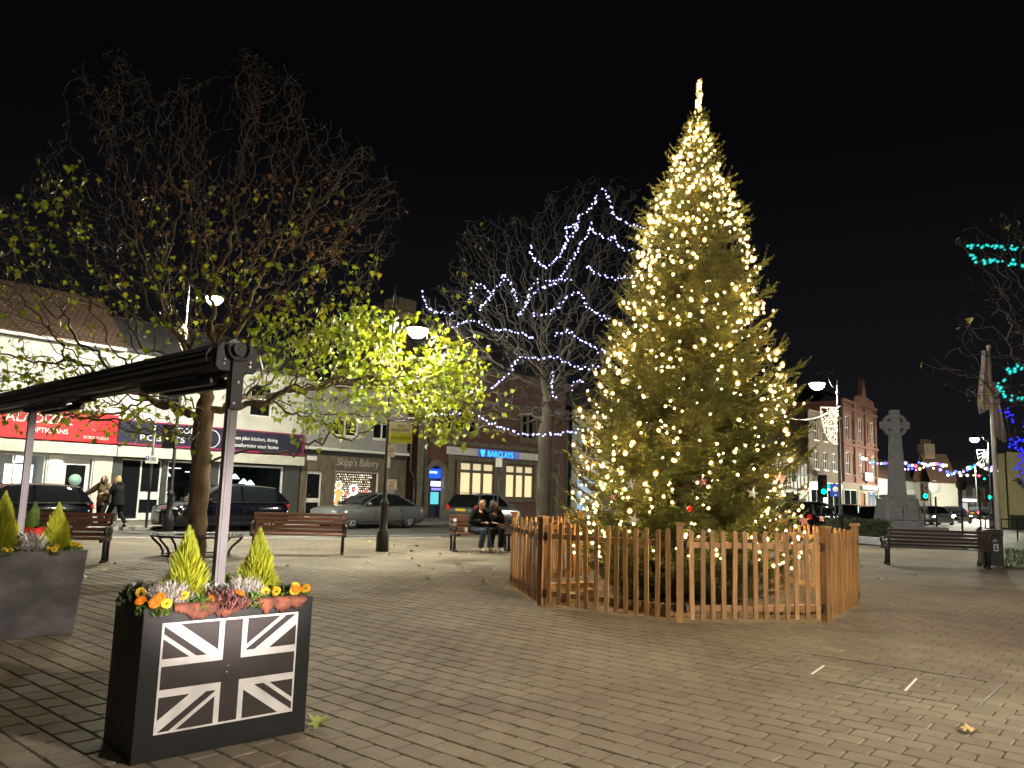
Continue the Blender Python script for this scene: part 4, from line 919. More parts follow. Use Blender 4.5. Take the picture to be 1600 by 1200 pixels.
def tuft(name, label, cat, loc, r, h, n, m, group=None, w=.004, L=.05, spread=.7):
    t = thing(name, label, cat, loc, 0, group)
    def gen(i):
        a = random.uniform(0, 2*PI); b_ = random.uniform(0, 1)**.5; el = random.random(); rr = r*b_
        z = h*math.sqrt(max(0, 1-b_*b_))*random.uniform(.2, 1)
        return (rr*math.cos(a), rr*math.sin(a), z), (spread*math.cos(a)*b_+random.gauss(0, .45), spread*math.sin(a)*b_+random.gauss(0, .45), .9), random.uniform(.5, 1.2)*L, w
    blades(n, gen, m, 'foliage', t); return t
petal_me = {}
def flower_mesh(m):
    if m in petal_me: return petal_me[m]
    b = MB(); vs = []
    for k in range(5):
        a = 2*PI*k/5+.3; c, s = math.cos(a), math.sin(a); r = .021; w = .0165
        b.add([(0, 0, 0), (c*r*.6-s*w, s*r*.6+c*w, .006), (c*r*1.15-s*w*.6, s*r*1.15+c*w*.6, .004), (c*r*1.15+s*w*.6, s*r*1.15-c*w*.6, .004), (c*r*.6+s*w, s*r*.6-c*w, .006)], [(0, 4, 3, 2, 1)])
    b.cur = 1; b.ball((0, 0, .003), (.005, .005, .004), 6, 4)
    petal_me[m] = b.mesh('flower', [m, 'yellow_petal' if m != 'yellow_petal' else 'dark_leaf']); return petal_me[m]
def pansy(label, loc, cols, parent_rz=0, r=.09, group='bedding flowers in the planters'):
    t = tuft('pansy_plant', label, 'flower', loc, r, .075, 420, 'green_leaf', group, .010, .034, .9)
    for m in cols:
        a = random.uniform(0, 6.28); rr = r*random.uniform(.2, .95); f = inst('flower', flower_mesh(m), t, (rr*math.cos(a), rr*math.sin(a)-.02, .075+random.uniform(-.015, .03)))
        cv = (CAMP-Vector(loc)).normalized(); q = (cv+Vector((random.gauss(0, .35), random.gauss(0, .35), .5+random.random()*.4))).to_track_quat('Z', 'Y'); f.rotation_euler = q.to_euler(); f.scale = (1.25,)*3
    return t
def inplanter(c, eu, ev, a, b_, z): return c+eu*a+ev*b_+Vector((0, 0, z))
fz = PL_H-.05
def FPp(a, b_, z=fz): return inplanter(PF, eU, eV, a, b_, z)
cypress('golden cone cypress left of the awning post in the flag planter', FPp(-.20, .03), .47, .14)
cypress('golden cone cypress right of the awning post in the flag planter', FPp(.27, .04), .45, .14)
tuft('silver_shrub', 'wiry silver foliage at the left front of the flag planter', 'plant', FPp(-.33, -.10), .13, .15, 900, 'silver_leaf', None, .0028, .06)
tuft('silver_shrub', 'wiry silver foliage between the post and right cypress in flag planter', 'plant', FPp(.13, -.06), .13, .15, 900, 'silver_leaf', None, .0028, .06)
tuft('silver_shrub', 'small silver foliage behind the left cypress foot in flag planter', 'plant', FPp(-.07, .0), .08, .13, 400, 'silver_leaf', None, .003, .05)
tuft('silver_shrub', 'pale silver foliage at the right cypress side of flag planter', 'plant', FPp(.36, .06), .08, .16, 350, 'silver_leaf', None, .003, .05)
tuft('heather', 'pinkish brown heather at the front middle of flag planter', 'plant', FPp(-.02, -.17), .15, .10, 700, 'heather', None, .005, .04)
tuft('dark_plant', 'dark leaved plant at the left rear corner of flag planter', 'plant', FPp(-.44, .13), .10, .13, 260, 'dark_leaf', None, .013, .05)
tuft('dark_plant', 'dark leaved plant in front of the awning post', 'plant', FPp(-.03, -.04), .11, .11, 260, 'dark_leaf', None, .012, .05)
tuft('dark_plant', 'dark leaved plant near the right end of flag planter', 'plant', FPp(.38, -.08), .09, .10, 240, 'dark_leaf', None, .012, .045)
tuft('green_plant', 'bushy green plant behind the right cypress in flag planter', 'plant', FPp(.12, .18), .12, .17, 320, 'green_leaf', None, .010, .04)
pansy('orange pansies at the left front corner of flag planter', FPp(-.44, -.19), ['orange_petal']*5+['yellow_petal'])
pansy('pansy leaves left of the heather with single yellow bloom', FPp(-.20, -.19), ['yellow_petal', 'orange_petal'])
pansy('orange pansy standing in front of the silver foliage', FPp(.14, -.19), ['orange_petal'])
pansy('yellow pansies in front of the right cypress', FPp(.30, -.16), ['yellow_petal']*3)
pansy('mixed yellow and orange pansies at the right end of flag planter', FPp(.46, -.12), ['yellow_petal']*4+['orange_petal']*4, r=.1)
pansy('pink flowers behind the right cypress in flag planter', FPp(.40, .14), ['pink_petal']*2+['yellow_petal']*2)
pansy('yellow pansy at the left rear edge of flag planter', FPp(-.40, .0), ['yellow_petal']*2+['orange_petal'])
def GPp(a, b_, z=GH-.05): return inplanter(GPc, cU, cV, a, b_, z)
def at_px(px, b_): return min((GPp(a_*.01, b_) for a_ in range(-50, 51)), key=lambda q_: abs(proj((q_.x, q_.y, GH+.2))[0]-px))
cypress('golden cone cypress at the right end of grey planter', at_px(88, -.08), .50, .16)
cypress('golden cone cypress at the left edge of the photo', at_px(4, -.12), .62, .17)
cypress('shaded green cypress behind the left awning post', at_px(52, .26), .50, .12, 'cypress_shaded')
tuft('silver_shrub', 'pale silver foliage in the middle of grey planter', 'plant', GPp(.05, -.18), .15, .20, 700, 'silver_leaf', None, .004, .07)
t = tuft('red_flower', 'red cyclamen behind the silver foliage in grey planter', 'flower', GPp(.05, .02), .1, .14, 150, 'dark_leaf', None, .016, .06)
for k in range(7): f = inst('flower', flower_mesh('red_petal'), t, (random.gauss(.03, .04), random.gauss(0, .04), .2+random.uniform(-.03, .05)), (random.uniform(.6, 1.4), 0, random.uniform(-.5, 1)), 2.0)
tuft('dark_plant', 'dark leaved plant at the foot of the left awning post', 'plant', Vector((post_l.x, post_l.y, GH-.05))-cV*.06, .14, .18, 260, 'dark_leaf', None, .016, .07)
for k, (a, c) in enumerate(((-.42, -.26), (-.2, -.26), (.2, -.27), (.42, -.24), (.46, -.02))):
    pansy(('yellow pansies at the near left corner of grey planter', 'green and yellow pansies below the grey planter post', 'yellow pansies in front of the right cypress of grey planter', 'pale yellow pansies at the near right corner of grey planter', 'yellow pansies along the right rim of grey planter')[k], GPp(a, c), ['yellow_petal']*3, r=.11)
# ------------------------------------------------------------------ christmas tree fence (octagon of picket panels)
TC = Vector((2.77, 12.66, 0)); FC_ = Vector((-.07, .03, 0)); FR_ = 2.64; FHT = 1.0
fence = thing('picket_fence', 'octagonal pale timber picket fence around the christmas tree', 'fence', TC+FC_)
ang0 = math.radians(-101.4)
pk = []
for k in range(3):
    b = MB(); w, t_, h = .058, .02, 1.10
    pts = [(-w/2, 0), (w/2, 0), (w/2, h-w/2)]+[(w/2*math.cos(a), h-w/2+w/2*math.sin(a)) for a in np.linspace(0, PI, 7)[1:-1]]+[(-w/2, h-w/2)]
    b.prism(pts, (0, -t_/2, .035), (1, 0, 0), (0, 0, 1), (0, t_, 0)); pk.append(b.mesh('picket', 'pine'))
b = MB(); b.cbox((0, 0, .595), (.085, .085, 1.19), .003); post_me = b.mesh('post', 'pine')
b = MB(); b.cbox((0, 0, 0), (.13, .13, .03), .006); cap_me = b.mesh('post_cap', 'pine')
b = MB(); b.cbox((0, 0, 0), (1.80, .04, .07), .003); rail_me = b.mesh('rail', 'pine')
b = MB(); b.b2((-.012, -.05, -.05), (.012, .03, .05)); b.ball((0, -.052, 0), (.012, .006, .012), 6, 4); br_me = b.mesh('bracket', 'plastic_black')
for k in range(8):
    a0, a1 = ang0+k*PI/4, ang0+(k+1)*PI/4
    q0, q1 = Vector((math.cos(a0), math.sin(a0), 0))*FR_, Vector((math.cos(a1), math.sin(a1), 0))*FR_
    po = inst('post', post_me, fence, q0, (0, 0, a0), None); cp = inst('post_cap', cap_me, po, (0, 0, 1.205))
    d = (q1-q0).normalized(); L = (q1-q0).length; rz = math.atan2(d.y, d.x); nn = Vector((d.y, -d.x, 0))   # outward
    for z in (.17, .95):
        inst('rail', rail_me, fence, (q0+q1)/2-nn*.0+Vector((0, 0, z)), (0, 0, rz), ((L-.13)/1.80, 1, 1))
        for s_ in (0, 1): inst('bracket', br_me, fence, (q0 if s_ == 0 else q1)+d*(.065 if s_ == 0 else -.065)+Vector((0, 0, z)), (0, 0, rz))
    n_ = 13
    for i in range(n_):
        p = q0+d*(L*(i+1.0)/(n_+1.0)+random.gauss(0, .004))+nn*.034
        inst('picket', random.choice(pk), fence, p, (random.gauss(0, .008), random.gauss(0, .012), rz+random.gauss(0, .03)), (1, 1, random.uniform(.99, 1.01)))
# boards lying inside the fence
for k, (a, r_, rz) in enumerate(((2.9, 1.9, .5), (3.5, 1.8, 1.1), (4.2, 1.95, 2.2), (5.4, 1.9, .3))):
    b = MB(); b.cbox((0, 0, .06), (1.1, .14, .1), .01); o = b.build('timber_beam', 'pine'); o.location = TC+Vector((math.cos(a)*r_, math.sin(a)*r_, 0)); o.rotation_euler = (0, 0, rz)
    tag(o, ('pale timber beam on the ground at the left inside the fence', 'pale timber beam by the left front fence post, inside', 'pale timber beam behind the left front pickets', 'pale timber beam behind the right front pickets')[k], 'beam', 'timber beams inside the fence')
# ------------------------------------------------------------------ benches
def bench(label, loc, rz, L=1.8, wood='bench_wood', iron='black_metal', wd=.5, group='public benches'):
    t = thing('park_bench', label, 'bench', loc, rz, group)    # local -y is the front
    for s_ in (-1, 1):
        x = s_*(L/2-.06); b = MB()
        b.tube([(x, .14, 0), (x, .17, .42), (x, .20, .62), (x, .29, .90)], [.035, .032, .03, .026], 8)
        b.tube([(x, -.05, .0), (x, -.05, .41)], [.045, .035], 8); b.b2((x-.03, -.30, .385), (x+.03, .22, .425))
        b.tube([(x, -.16, .012), (x, .16, .012)], .03, 8); b.ball((x, -.17, .02), .035, 8, 5); b.ball((x, .17, .02), .035, 8, 5)
        xa = x+s_*.055
        b.tube([(xa, .23, .70), (xa, .05, .655), (xa, -.18, .66), (xa, -.27, .64), (xa, -.29, .58), (xa, -.25, .545), (xa, -.22, .57)], .024, 8)
        b.tube([(xa, -.2, .655), (xa, -.16, .56), (xa, -.2, .47), (xa, -.22, .40)], .022, 8)
        for cy_, cz in ((-.05, .53), (.08, .55)): b.tube([(xa, cy_+.055*math.cos(a), cz+.055*math.sin(a)) for a in np.linspace(0, 2*PI, 13)[:-1]], .014, 6, closed=True)
        b.build('end_frame', iron, t)
    for i in range(5):
        y = -.27+i*.105; b = MB(); b.cbox((0, y, .445), (L, .088, .035), .008); b.build('seat_slat', wood, t)
    for i in range(5):
        f = i/4; y = .165+.1*f; z = .505+.092*i; b = MB(); b.cbox((0, y, z), (L-.02, .03, .066), .006, Matrix.Rotation(-.24, 3, 'X')); b.build('back_slat', wood, t)
    return t
def face_cam_rz(p, extra=0.0): d = CAMP-Vector(p); return math.atan2(d.y, d.x)+PI/2+extra
def endfit(px0, px1, py, L, extra):
    pass
bA = G(75, 880); bA = Vector((-9.1, 15.2, 0))
rzb = math.radians(8)
# bench behind the grey planter: right end at px 168
pR = G(160, 879); rA = math.radians(10); bench('reddish slatted bench standing behind the grey planter', pR-Vector((math.cos(rA), math.sin(rA), 0))*.84+Vector((0, .05, 0)), rA)
pR = G(533, 866); rB = math.radians(12); bench('brown slatted bench left of the tall lamp post with notices', pR-Vector((math.cos(rB), math.sin(rB), 0))*.98+Vector((0, .05, 0)), rB, L=2.1)
pL = G(711, 861); rC = math.radians(28); bench_c = pL+Vector((math.cos(rC), math.sin(rC), 0))*.74; bench('bench where the couple sits in front of the bank', bench_c, rC, L=1.7)
M['bench_dark'] = mat('dark_bench_wood', (.045, .035, .035), .55, 0, (.03, .024, .025), 3, 5, bump=.1, stretch=(.5, 6, 6), obj_random=.3)
pL = G(1384, 881); rD = math.radians(-8); bench('dark long bench by the litter bin, seen from behind', pL+Vector((math.cos(rD), math.sin(rD), 0))*1.2+Vector((0, -.05, 0)), rD+PI, L=2.5, wood='bench_dark')
# ------------------------------------------------------------------ round tree seat
TSp = G(306, 868); TREE_L = Vector((TSp.x, TSp.y, 0))
ts = thing('tree_seat', 'round black metal seat ringing the plane tree trunk', 'seat', TREE_L)
b = MB(); R0, R1 = .52, .92
for r_ in np.linspace(R0, R1, 6): b.tube([(r_*math.cos(a), r_*math.sin(a), .43) for a in np.linspace(0, 2*PI, 49)[:-1]], .022, 6, closed=True)
b.build('seat', 'black_metal', ts)
for k in range(8):
    a = k*PI/4+.25; c, s = math.cos(a), math.sin(a); b = MB()
    b.tube([(R1*c, R1*s, .41), (.86*c, .86*s, .33), (.72*c, .72*s, .2), (.66*c, .66*s, .08), (.68*c, .68*s, 0)], .026, 8); b.tube([(R0*c, R0*s, .41), (R1*c, R1*s, .41)], .02, 6); b.build('leg', 'black_metal', ts)
b = MB(); b.tube([(.68*math.cos(a), .68*math.sin(a), .02) for a in np.linspace(0, 2*PI, 41)[:-1]], .018, 6, closed=True); b.build('foot_ring', 'black_metal', ts)
# ------------------------------------------------------------------ street lamps
def lamp_post(label, base, top_h, arm, lamp_h, rz, deco=False, group='street lamps', strength=None, base_h=1.1, r=.055, power=1.0, z0=0.0, tint=(1, .95, .76), skirt=False):
    """arm = horizontal reach (local +x) of the bracket, lamp_h = height of the light"""
    t = thing('street_lamp', label, 'street lamp', (base.x, base.y, z0), rz, group)
    b = MB(); b.lathe([(.16, 0), (.155, .42), (.13, .50), (.095, .56), (.085, base_h), (.115, base_h+.02), (.115, base_h+.09), (.07, base_h+.15), (r, base_h+.2), (r*.72, top_h-.4), (r*.7, top_h)], 14)
    b.build('pole', 'black_metal', t)
    b = MB(); b.lathe([(.03, 0), (.075, .05), (.03, .12), (.02, .2), (.045, .28), (.02, .36), (.002, .62)], 10, (0, 0, top_h)); b.build('finial', 'dark_grey_metal', t)
    zb_ = lamp_h+.42; b = MB(); b.tube([(0, 0, zb_), (arm*.5, 0, zb_+.10), (arm, 0, zb_), ], .026, 8); b.tube([(0, 0, zb_-.55), (arm*.3, 0, zb_-.42), (arm*.55, 0, zb_+.05)], .018, 8); b.tube([(arm, 0, zb_), (arm, 0, lamp_h+.2)], .03, 8); b.build('bracket', 'black_metal', t)
    b = MB(); b.lathe([(.06, .30), (.10, .24), (.27, .10), (.295, .04), (.29, .035), (.0, .06)], 18, (arm, 0, lamp_h)); b.lathe([(.297, .05), (.35, -.14)], 18, (arm, 0, lamp_h), caps=False) if skirt else None
    b.build('lamp_shade', 'black_metal', t)
    b = MB(); b.lathe([(.0, -.16), (.12, -.17), (.21, -.09), (.255, .03)], 16, (arm, 0, lamp_h)); b.build('lamp_glass', emit('lamp_glass', tint, 1500*power), t)
    return t
LA = G(597, 861); lampP = D(655, 518, LA.y+.1)
aA = math.hypot(lampP.x-LA.x, 0)
polx = D(617, 518, LA.y).x
lamp_post('street lamp with notices and sale board amid yellow leaves', Vector((LA.x, LA.y, 0)), 6.15, .62, lampP.z, 0.0, power=.9)
LB = G(262, 829); lb_ = D(319, 466, LB.y); lamp_post('street lamp at the far kerb behind the left tree', Vector((LB.x, LB.y, 0)), lb_.z+.9, .85, lb_.z, .1, power=1.9)
LCp = D(1313, 790, 28.0); lc_ = D(1283, 597, 28.0); lamp_c = lamp_post('street lamp with lit fan decoration beside the brown house', Vector((LCp.x, 28.0, 0)), D(1313, 612, 28).z, .72, lc_.z, PI, power=.55, z0=-.1)
LDp = D(1549, 790, 50.0); ld_ = D(1527, 684, 50.0); lamp_d = lamp_post('distant street lamp with unlit fan behind the flagpole', Vector((LDp.x, 50.0, 0)), D(1548, 700, 50).z, .85, ld_.z, PI, power=1.2, z0=-.1)
for (px, py, Y, lab) in ((1585, 716, 74, 'far street lamp above the yellow corner house'), (1515, 729, 95, 'far street lamp over the terrace, seen among coloured bulbs')):
    q = D(px, py, Y); lamp_post(lab, Vector((q.x+.7, Y, 0)), q.z+1.0, .7, q.z, PI, power=8.0, z0=-.1)
# the lamps of the square that stand behind the photographer
lamp_post('street lamp at the near right side of the square', Vector((9.4, -1.4, 0)), 6.6, .7, 6.0, PI*.8, power=4.4, tint=(1, .88, .74), skirt=True)
lamp_post('street lamp at the near left side of the square', Vector((-9.5, -6.5, 0)), 6.6, .7, 6.0, .3, power=.3, skirt=True)
# floodlight on a short stand behind the photographer: its level beam strikes both planters and the awning posts
FLP = Vector((6.2, -2.9, 0)); fl = thing('floodlight', 'black floodlight on a short stand at the near side of the square', 'floodlight', FLP, math.atan2(7.9, -7.8)-PI/2)
b = MB(); b.tube([(0, 0, 0), (0, 0, .95)], .03, 8); b.box((0, 0, .02), (.4, .4, .04)); b.build('stand', 'black_metal', fl)
b = MB(); b.b2((-.16, -.10, .95), (.16, .0, 1.19)); b.build('housing', 'black_metal', fl); b = MB(); b.b2((-.14, .001, .97), (.14, .006, 1.17)); b.build('lens', emit('flood_lens', (1, .9, .86), 20), fl)
ld = bpy.data.lights.new('beam', 'SPOT'); ld.energy = 13000; ld.color = (1, .86, .82); ld.spot_size = math.radians(8.0); ld.spot_blend = 1.0; ld.shadow_soft_size = .10
lo = bpy.data.objects.new('beam', ld); COL.objects.link(lo); lo.location = FLP+Vector((-.02, .03, 1.07)); aim = Vector((-1.75, 5.0, 1.16)); lo.rotation_euler = (aim-lo.location).to_track_quat('-Z', 'Y').to_euler(); lo.parent = fl; lo.matrix_parent_inverse = (Matrix.Translation(FLP) @ Matrix.Rotation(fl.rotation_euler.z, 4, 'Z')).inverted()
# lit fan decorations hung on lamp posts
def fan(label, pole, z_top, w, h, lit, side=-1, m_l=None):
    t = thing('fan_decoration', label, 'decoration', pole, 0); fr = MB(); n_ = 7
    arc = [(side*w*math.cos(a*PI/2)**.8, -h*math.sin(a*PI/2)) for a in np.linspace(0, .999, 15)]
    P = [(x, -.02, z_top+z) for x, z in arc]
    fr.tube(P, .02, 6); fr.tube([(side*.07, -.02, z_top), P[0]], .02, 6); fr.tube([(side*.07, -.02, z_top), (side*.07, -.02, z_top-h)], .02, 6)
    for k in range(1, n_): fr.tube([(side*.07, -.02, z_top-h*.03), P[int(k*14/n_)]], .012, 5)
    fr.build('frame', emit('fan_tube', (1, .82, .5), .8) if lit else 'white_paint', t)
    if lit:
        lb = MB()
        for i in range(190):
            a = random.random(); q = random.random()**.6; j = int(a*13.99); x, z = arc[j]; lb.ball((x*q+random.gauss(0, .01), -.05, z_top+z*q-h*.02), random.uniform(.012, .024), 6, 4)
        lb.build('lights', emit('fan_light', (1, .84, .55), 3), t, kind='stuff')
    return t
zt = D(1313, 637, 28).z; fan('lit half fan of warm bulbs on the lamp post right of the tree', (LCp.x, 28.0, 0), zt, .62, zt-D(1313, 694, 28).z, True)
zt = D(1549, 704, 50).z; fan('unlit white half fan on the lamp post behind the flagpole', (LDp.x, 50.0, 0), zt, .75, zt-D(1549, 736, 50).z, False)
zt = D(288, 507, LB.y).z; fan('warm lit half fan on the lamp post behind the left tree', (D(291, 520, LB.y).x+.08, LB.y, 0), zt, .30, zt-D(288, 550, LB.y).z, True)
# ------------------------------------------------------------------ signs
def plate(name, label, cat, c, w, h, m, rz=0.0, t_=.02):
    b = MB(); b.box((0, 0, 0), (w, t_, h)); o = b.build(name, m, None, c, rz); tag(o, label, cat); return o
polA = lambda py: D(617+(py-600)*-.075, py, LA.y)
q = D(626, 676, LA.y-.1); sb_ = thing('sale_board', 'white and lime estate agent board on the lamp post', 'sign', (q.x, LA.y-.09, q.z), 0)
b = MB(); b.box((0, 0, .12), (.58, .02, .27)); b.build('board', mat('board_white', (.75, .74, .64), .5), sb_); b = MB(); b.box((0, 0, -.14), (.58, .02, .249)); b.build('board', mat('board_lime', (.60, .66, .07), .5), sb_)
text_mesh('lettering', 'ALL', .11, 'dark_paint', sb_, (0, -.012, .14), align='CENTER'); text_mesh('lettering', 'ENQUIRIES', .095, 'dark_paint', sb_, (0, -.012, .03), align='CENTER'); text_mesh('lettering', 'Bradybell', .14, mat('olive_text', (.10, .14, .02), .5), sb_, (0, -.012, -.17), align='CENTER', shear=.25)
q = D(612, 705, LA.y); o = plate('notice', 'small white notice below the sale board', 'sign', (q.x, LA.y-.08, q.z), .17, .30, 'white_paint'); text_mesh('symbol', 'D', .14, 'dark_paint', o, (-.04, -.013, -.02))
q = D(608, 723, LA.y); plate('sticker', 'narrow pale sticker on the lamp post shaft', 'sign', (q.x, LA.y-.07, q.z), .07, .28, 'white_paint')
q = D(613, 757, LA.y); o = plate('notice', 'white printed notice at waist of the lamp post with sale board', 'sign', (q.x, LA.y-.09, q.z), .24, .25, 'white_paint')
b = MB(); b.b2((-.09, -.013, .05), (.09, -.0105, .075)); b.b2((-.05, -.013, -.06), (.05, -.0105, .02)); b.build('print', 'dim_text', o)
# parking sign pole
pp = G(228, 824.5); sp = thing('sign_post', 'slim grey pole with parking plate beside the walking women', 'sign', (pp.x, pp.y, 0))
b = MB(); b.tube([(0, 0, 0), (0, 0, 4.0)], .045, 8); b.build('pole', 'dark_grey_metal', sp); zz = D(241, 718, pp.y).z
b = MB(); b.box((.02, -.06, zz), (.42, .02, .26)); b.build('plate', 'white_paint', sp); b = MB(); b.box((-.12, -.073, zz+.04), (.11, .004, .12)); b.build('parking_panel', mat('parking_blue', (.02, .09, .35), .4), sp); text_mesh('lettering', 'P', .1, 'sign_text', sp, (-.15, -.077, zz))
for k in range(3): 
    b = MB(); b.b2((-.03, -.075, zz+.06-.05*k), (.18, -.0705, zz+.075-.05*k)); b.build('print', 'dim_text', sp)
q = D(263, 682, LB.y); o = plate('banner', 'grey box and pale banner fixed on the far kerb lamp post', 'sign', (q.x+.1, LB.y-.12, q.z), .42, .75, 'dark_grey_metal', 0, .12)
pp = G(758, 812); sp = thing('sign_post', 'grey pole with small parking plate in front of the bank windows', 'sign', (pp.x+.3, 36.0, 0)); xx = D(779, 740, 36.0)
sp.location = (xx.x, 36.0, 0); b = MB(); b.tube([(0, 0, 0), (0, 0, 3.1)], .045, 8); b.build('pole', 'dark_grey_metal', sp); b = MB(); b.box((0, -.06, 2.85), (.3, .02, .42)); b.build('plate', 'white_paint', sp)
# blue direction sign on the right
q = D(1305, 766, 33); sp = thing('blue_sign', 'blue square sign with white ring by the lamp post right of tree', 'sign', (q.x, 33, -.1))
b = MB(); b.tube([(0, .06, 0), (0, .06, q.z+.4)], .04, 8); b.build('pole', 'black_metal', sp)
b = MB(); b.box((0, 0, q.z+.1), (.40, .03, .52)); b.build('panel', mat('sign_panel_blue', (.02, .05, .33), .4, emis=(.02, .06, .4), estr=.25), sp)
b = MB(); b.lathe([(.0, 0), (.115, 0), (.115, .01), (0, .01)], 24, (0, -.02, q.z+.14), Matrix.Rotation(PI/2, 3, 'X')); b.build('ring', mat('sign_pale', (.6, .6, .5), .5, emis=(1, .95, .8), estr=.2), sp)
b = MB(); b.b2((-.05, -.025, q.z-.12), (.05, -.0155, q.z-.08)); b.build('print', 'sign_text', sp)
# ------------------------------------------------------------------ war memorial
mq = D(1404, 834, 37); mem = thing('war_memorial', 'grey stone celtic cross memorial on stepped plinth', 'monument', (mq.x, 37.0, -.1), math.radians(-4))
sc_ = 37/1230
hT = D(1404, 641, 37).z+.1
for k, (w, z0, z1) in enumerate(((4.6, 0, .22), (3.8, .222, .42), (3.1, .422, .62))):
    b = MB(); b.cbox((0, 0, (z0+z1)/2), (w, w, z1-z0), .02); b.build('step', 'granite', mem)
b = MB(); b.box((0, 0, .622+.62), (1.75, 1.5, 1.24), taper=.80); bevel(b.build('plinth', 'granite', mem), .02)
b = MB(); b.cbox((0, 0, 1.95), (1.25, 1.1, .16), .04); bevel(b.build('plinth_cap', 'granite', mem), .02)
for x in (-.35, .35):
    b = MB(); b.b2((x-.24, -.80, .9), (x+.24, -.66, 1.6)); b.build('name_panel', 'dim_text' if False else 'granite', mem)
b = MB(); zs_, ze_ = 2.03, hT-1.15; b.box((0, 0, (zs_+ze_)/2), (.72, .5, ze_-zs_), taper=.66); bevel(b.build('shaft', 'granite', mem), .03)
cz = hT-.72; b = MB()
b.b2((-.2, -.17, hT-1.16), (.2, .17, hT)); b.b2((-.64, -.165, cz-.17), (-.202, .165, cz+.17)); b.b2((.202, -.165, cz-.17), (.64, .165, cz+.17)); bevel(b.build('cross_arms', 'granite', mem), .025)
b = MB(); n_ = 40; ro, ri = .56, .42; vs = []; fs = []
for k in range(n_):
    a = 2*PI*k/n_; c, s = math.cos(a), math.sin(a)
    vs += [(ro*c, -.12, cz+ro*s), (ri*c, -.12, cz+ri*s), (ri*c, .12, cz+ri*s), (ro*c, .12, cz+ro*s)]
for k in range(n_):
    j = (k+1) % n_
    for i in range(4): fs.append((4*k+i, 4*k+(i+1) % 4, 4*j+(i+1) % 4, 4*j+i))
b.add(vs, fs); b.build('cross_ring', 'granite', mem)
# low kerb / planting bed in front of the memorial, hedge
b = MB()
h0, h1 = G(1336, 846), G(1395, 852)
d = (h1-h0).normalized(); b.cbox(tuple((h0+h1)/2+Vector((0, 0, .1))), ((h1-h0).length, .3, .26), .03, Matrix.Rotation(math.atan2(d.y, d.x), 3, 'Z')); o = b.build('low_wall', 'granite'); tag(o, 'low dark kerb wall left of the dark bench', 'wall')
def hedge(label, c, L, w, h, rz, n=2600):
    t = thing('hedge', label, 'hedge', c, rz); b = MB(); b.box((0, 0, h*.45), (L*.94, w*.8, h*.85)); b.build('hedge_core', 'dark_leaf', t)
    def gen(i):
        f = random.random(); x = random.uniform(-L/2, L/2)
        if f < .5: p = (x, -w/2+random.gauss(0, .03), random.uniform(0, h))
        elif f < .6: p = (x, w/2, random.uniform(0, h))
        else: p = (x, random.uniform(-w/2, w/2), h*.9+random.gauss(0, .05))
        return p, rng.normal(size=3)+np.array((0, -.3, .6)), random.uniform(.05, .11), random.uniform(.012, .022)
    blades(n, gen, 'hedge', 'foliage', t, 'stuff'); return t
hq = D(1340, 826, 33); hedge('clipped dark hedge between the parked cars and the fence', (hq.x, 33.0, -.1), 2.6, .7, .95, math.radians(5))
# ------------------------------------------------------------------ flagpole, litter bin, railings
fpq = G(1563, 886); fl_ = thing('flagpole', 'white flagpole with limp furled flags beside the litter bin', 'flagpole', fpq)
hT = D(1548, 545, fpq.y).z
b = MB(); b.tube([(0, 0, 0), (0, 0, hT)], [.075, .04], 12); b.ball((0, 0, hT+.05), .06, 10, 6); b.build('pole', mat('pole_white', (.5, .5, .52), .45), fl_)
for nm, z0, z1, s_, m in (('flag', hT-.05, hT-1.6, -1, 'flag_cloth'), ('flag', hT-.9, hT-2.35, 1, 'flag_cloth')):
    if 'flag_cloth' not in M: M['flag_cloth'] = mat('flag_cloth', (.42, .36, .36), .9, 0, (.30, .28, .33), 2.5, 4, contrast=(.45, .55))
    b = MB(); nn_, mm = 14, 12; vs = []
    for i in range(mm+1):
        f = i/mm; wmax = (.10+.20*math.sin(f*PI*.62)**2)
        for k in range(nn_+1):
            u_ = k/nn_; vs.append((s_*(.045+wmax*u_), .07*math.sin(u_*14+f*2)*(u_+.2), z0+(z1-z0)*f-.16*u_*(1 if f > .5 else f*2)))
    b.add(vs, [(i*(nn_+1)+k, i*(nn_+1)+k+1, (i+1)*(nn_+1)+k+1, (i+1)*(nn_+1)+k) for i in range(mm) for k in range(nn_)], True)
    o = b.build(nm, m, fl_); md = o.modifiers.new('thick', 'SOLIDIFY'); md.thickness = .006
bq = G(1549, 885); bn = thing('litter_bin', 'dark square litter bin with white sticker at the flagpole', 'bin', bq, math.radians(-6))
M['bin_grey'] = mat('bin_grey', (.05, .05, .048), .5, 0, (.035, .035, .034), 6)
b = MB(); b.cbox((0, 0, .40), (.44, .42, .74), .01); bevel(b.build('body', 'bin_grey', bn), .015)
b = MB(); b.cbox((0, 0, .86), (.46, .44, .16), .03); bevel(b.build('lid', 'bin_grey', bn), .01); b = MB(); b.b2((-.15, -.228, .775), (.15, -.2, .84)); b.build('slot', 'plastic_black', bn)
b = MB(); b.b2((-.02, -.216, .40), (.10, -.2105, .58)); b.build('sticker', 'white_paint', bn); b = MB(); b.lathe([(0, 0), (.03, 0), (.03, .004), (0, .004)], 10, (.03, -.218, .52), Matrix.Rotation(PI/2, 3, 'X')); b.b2((.0, -.2185, .43), (.075, -.2165, .48)); b.build('print', 'dark_paint', bn)
b = MB(); b.lathe([(.12, -.23), (.05, -.23)], 16, (0, 0, 0)); 
tagb = MB(); tagb.prism([(-.07, .69), (.07, .69), (.05, .64), (-.05, .64)], (0, -.2165, 0), (1, 0, 0), (0, 0, 1), (0, .004, 0)); tagb.build('emblem', 'dim_text', bn)
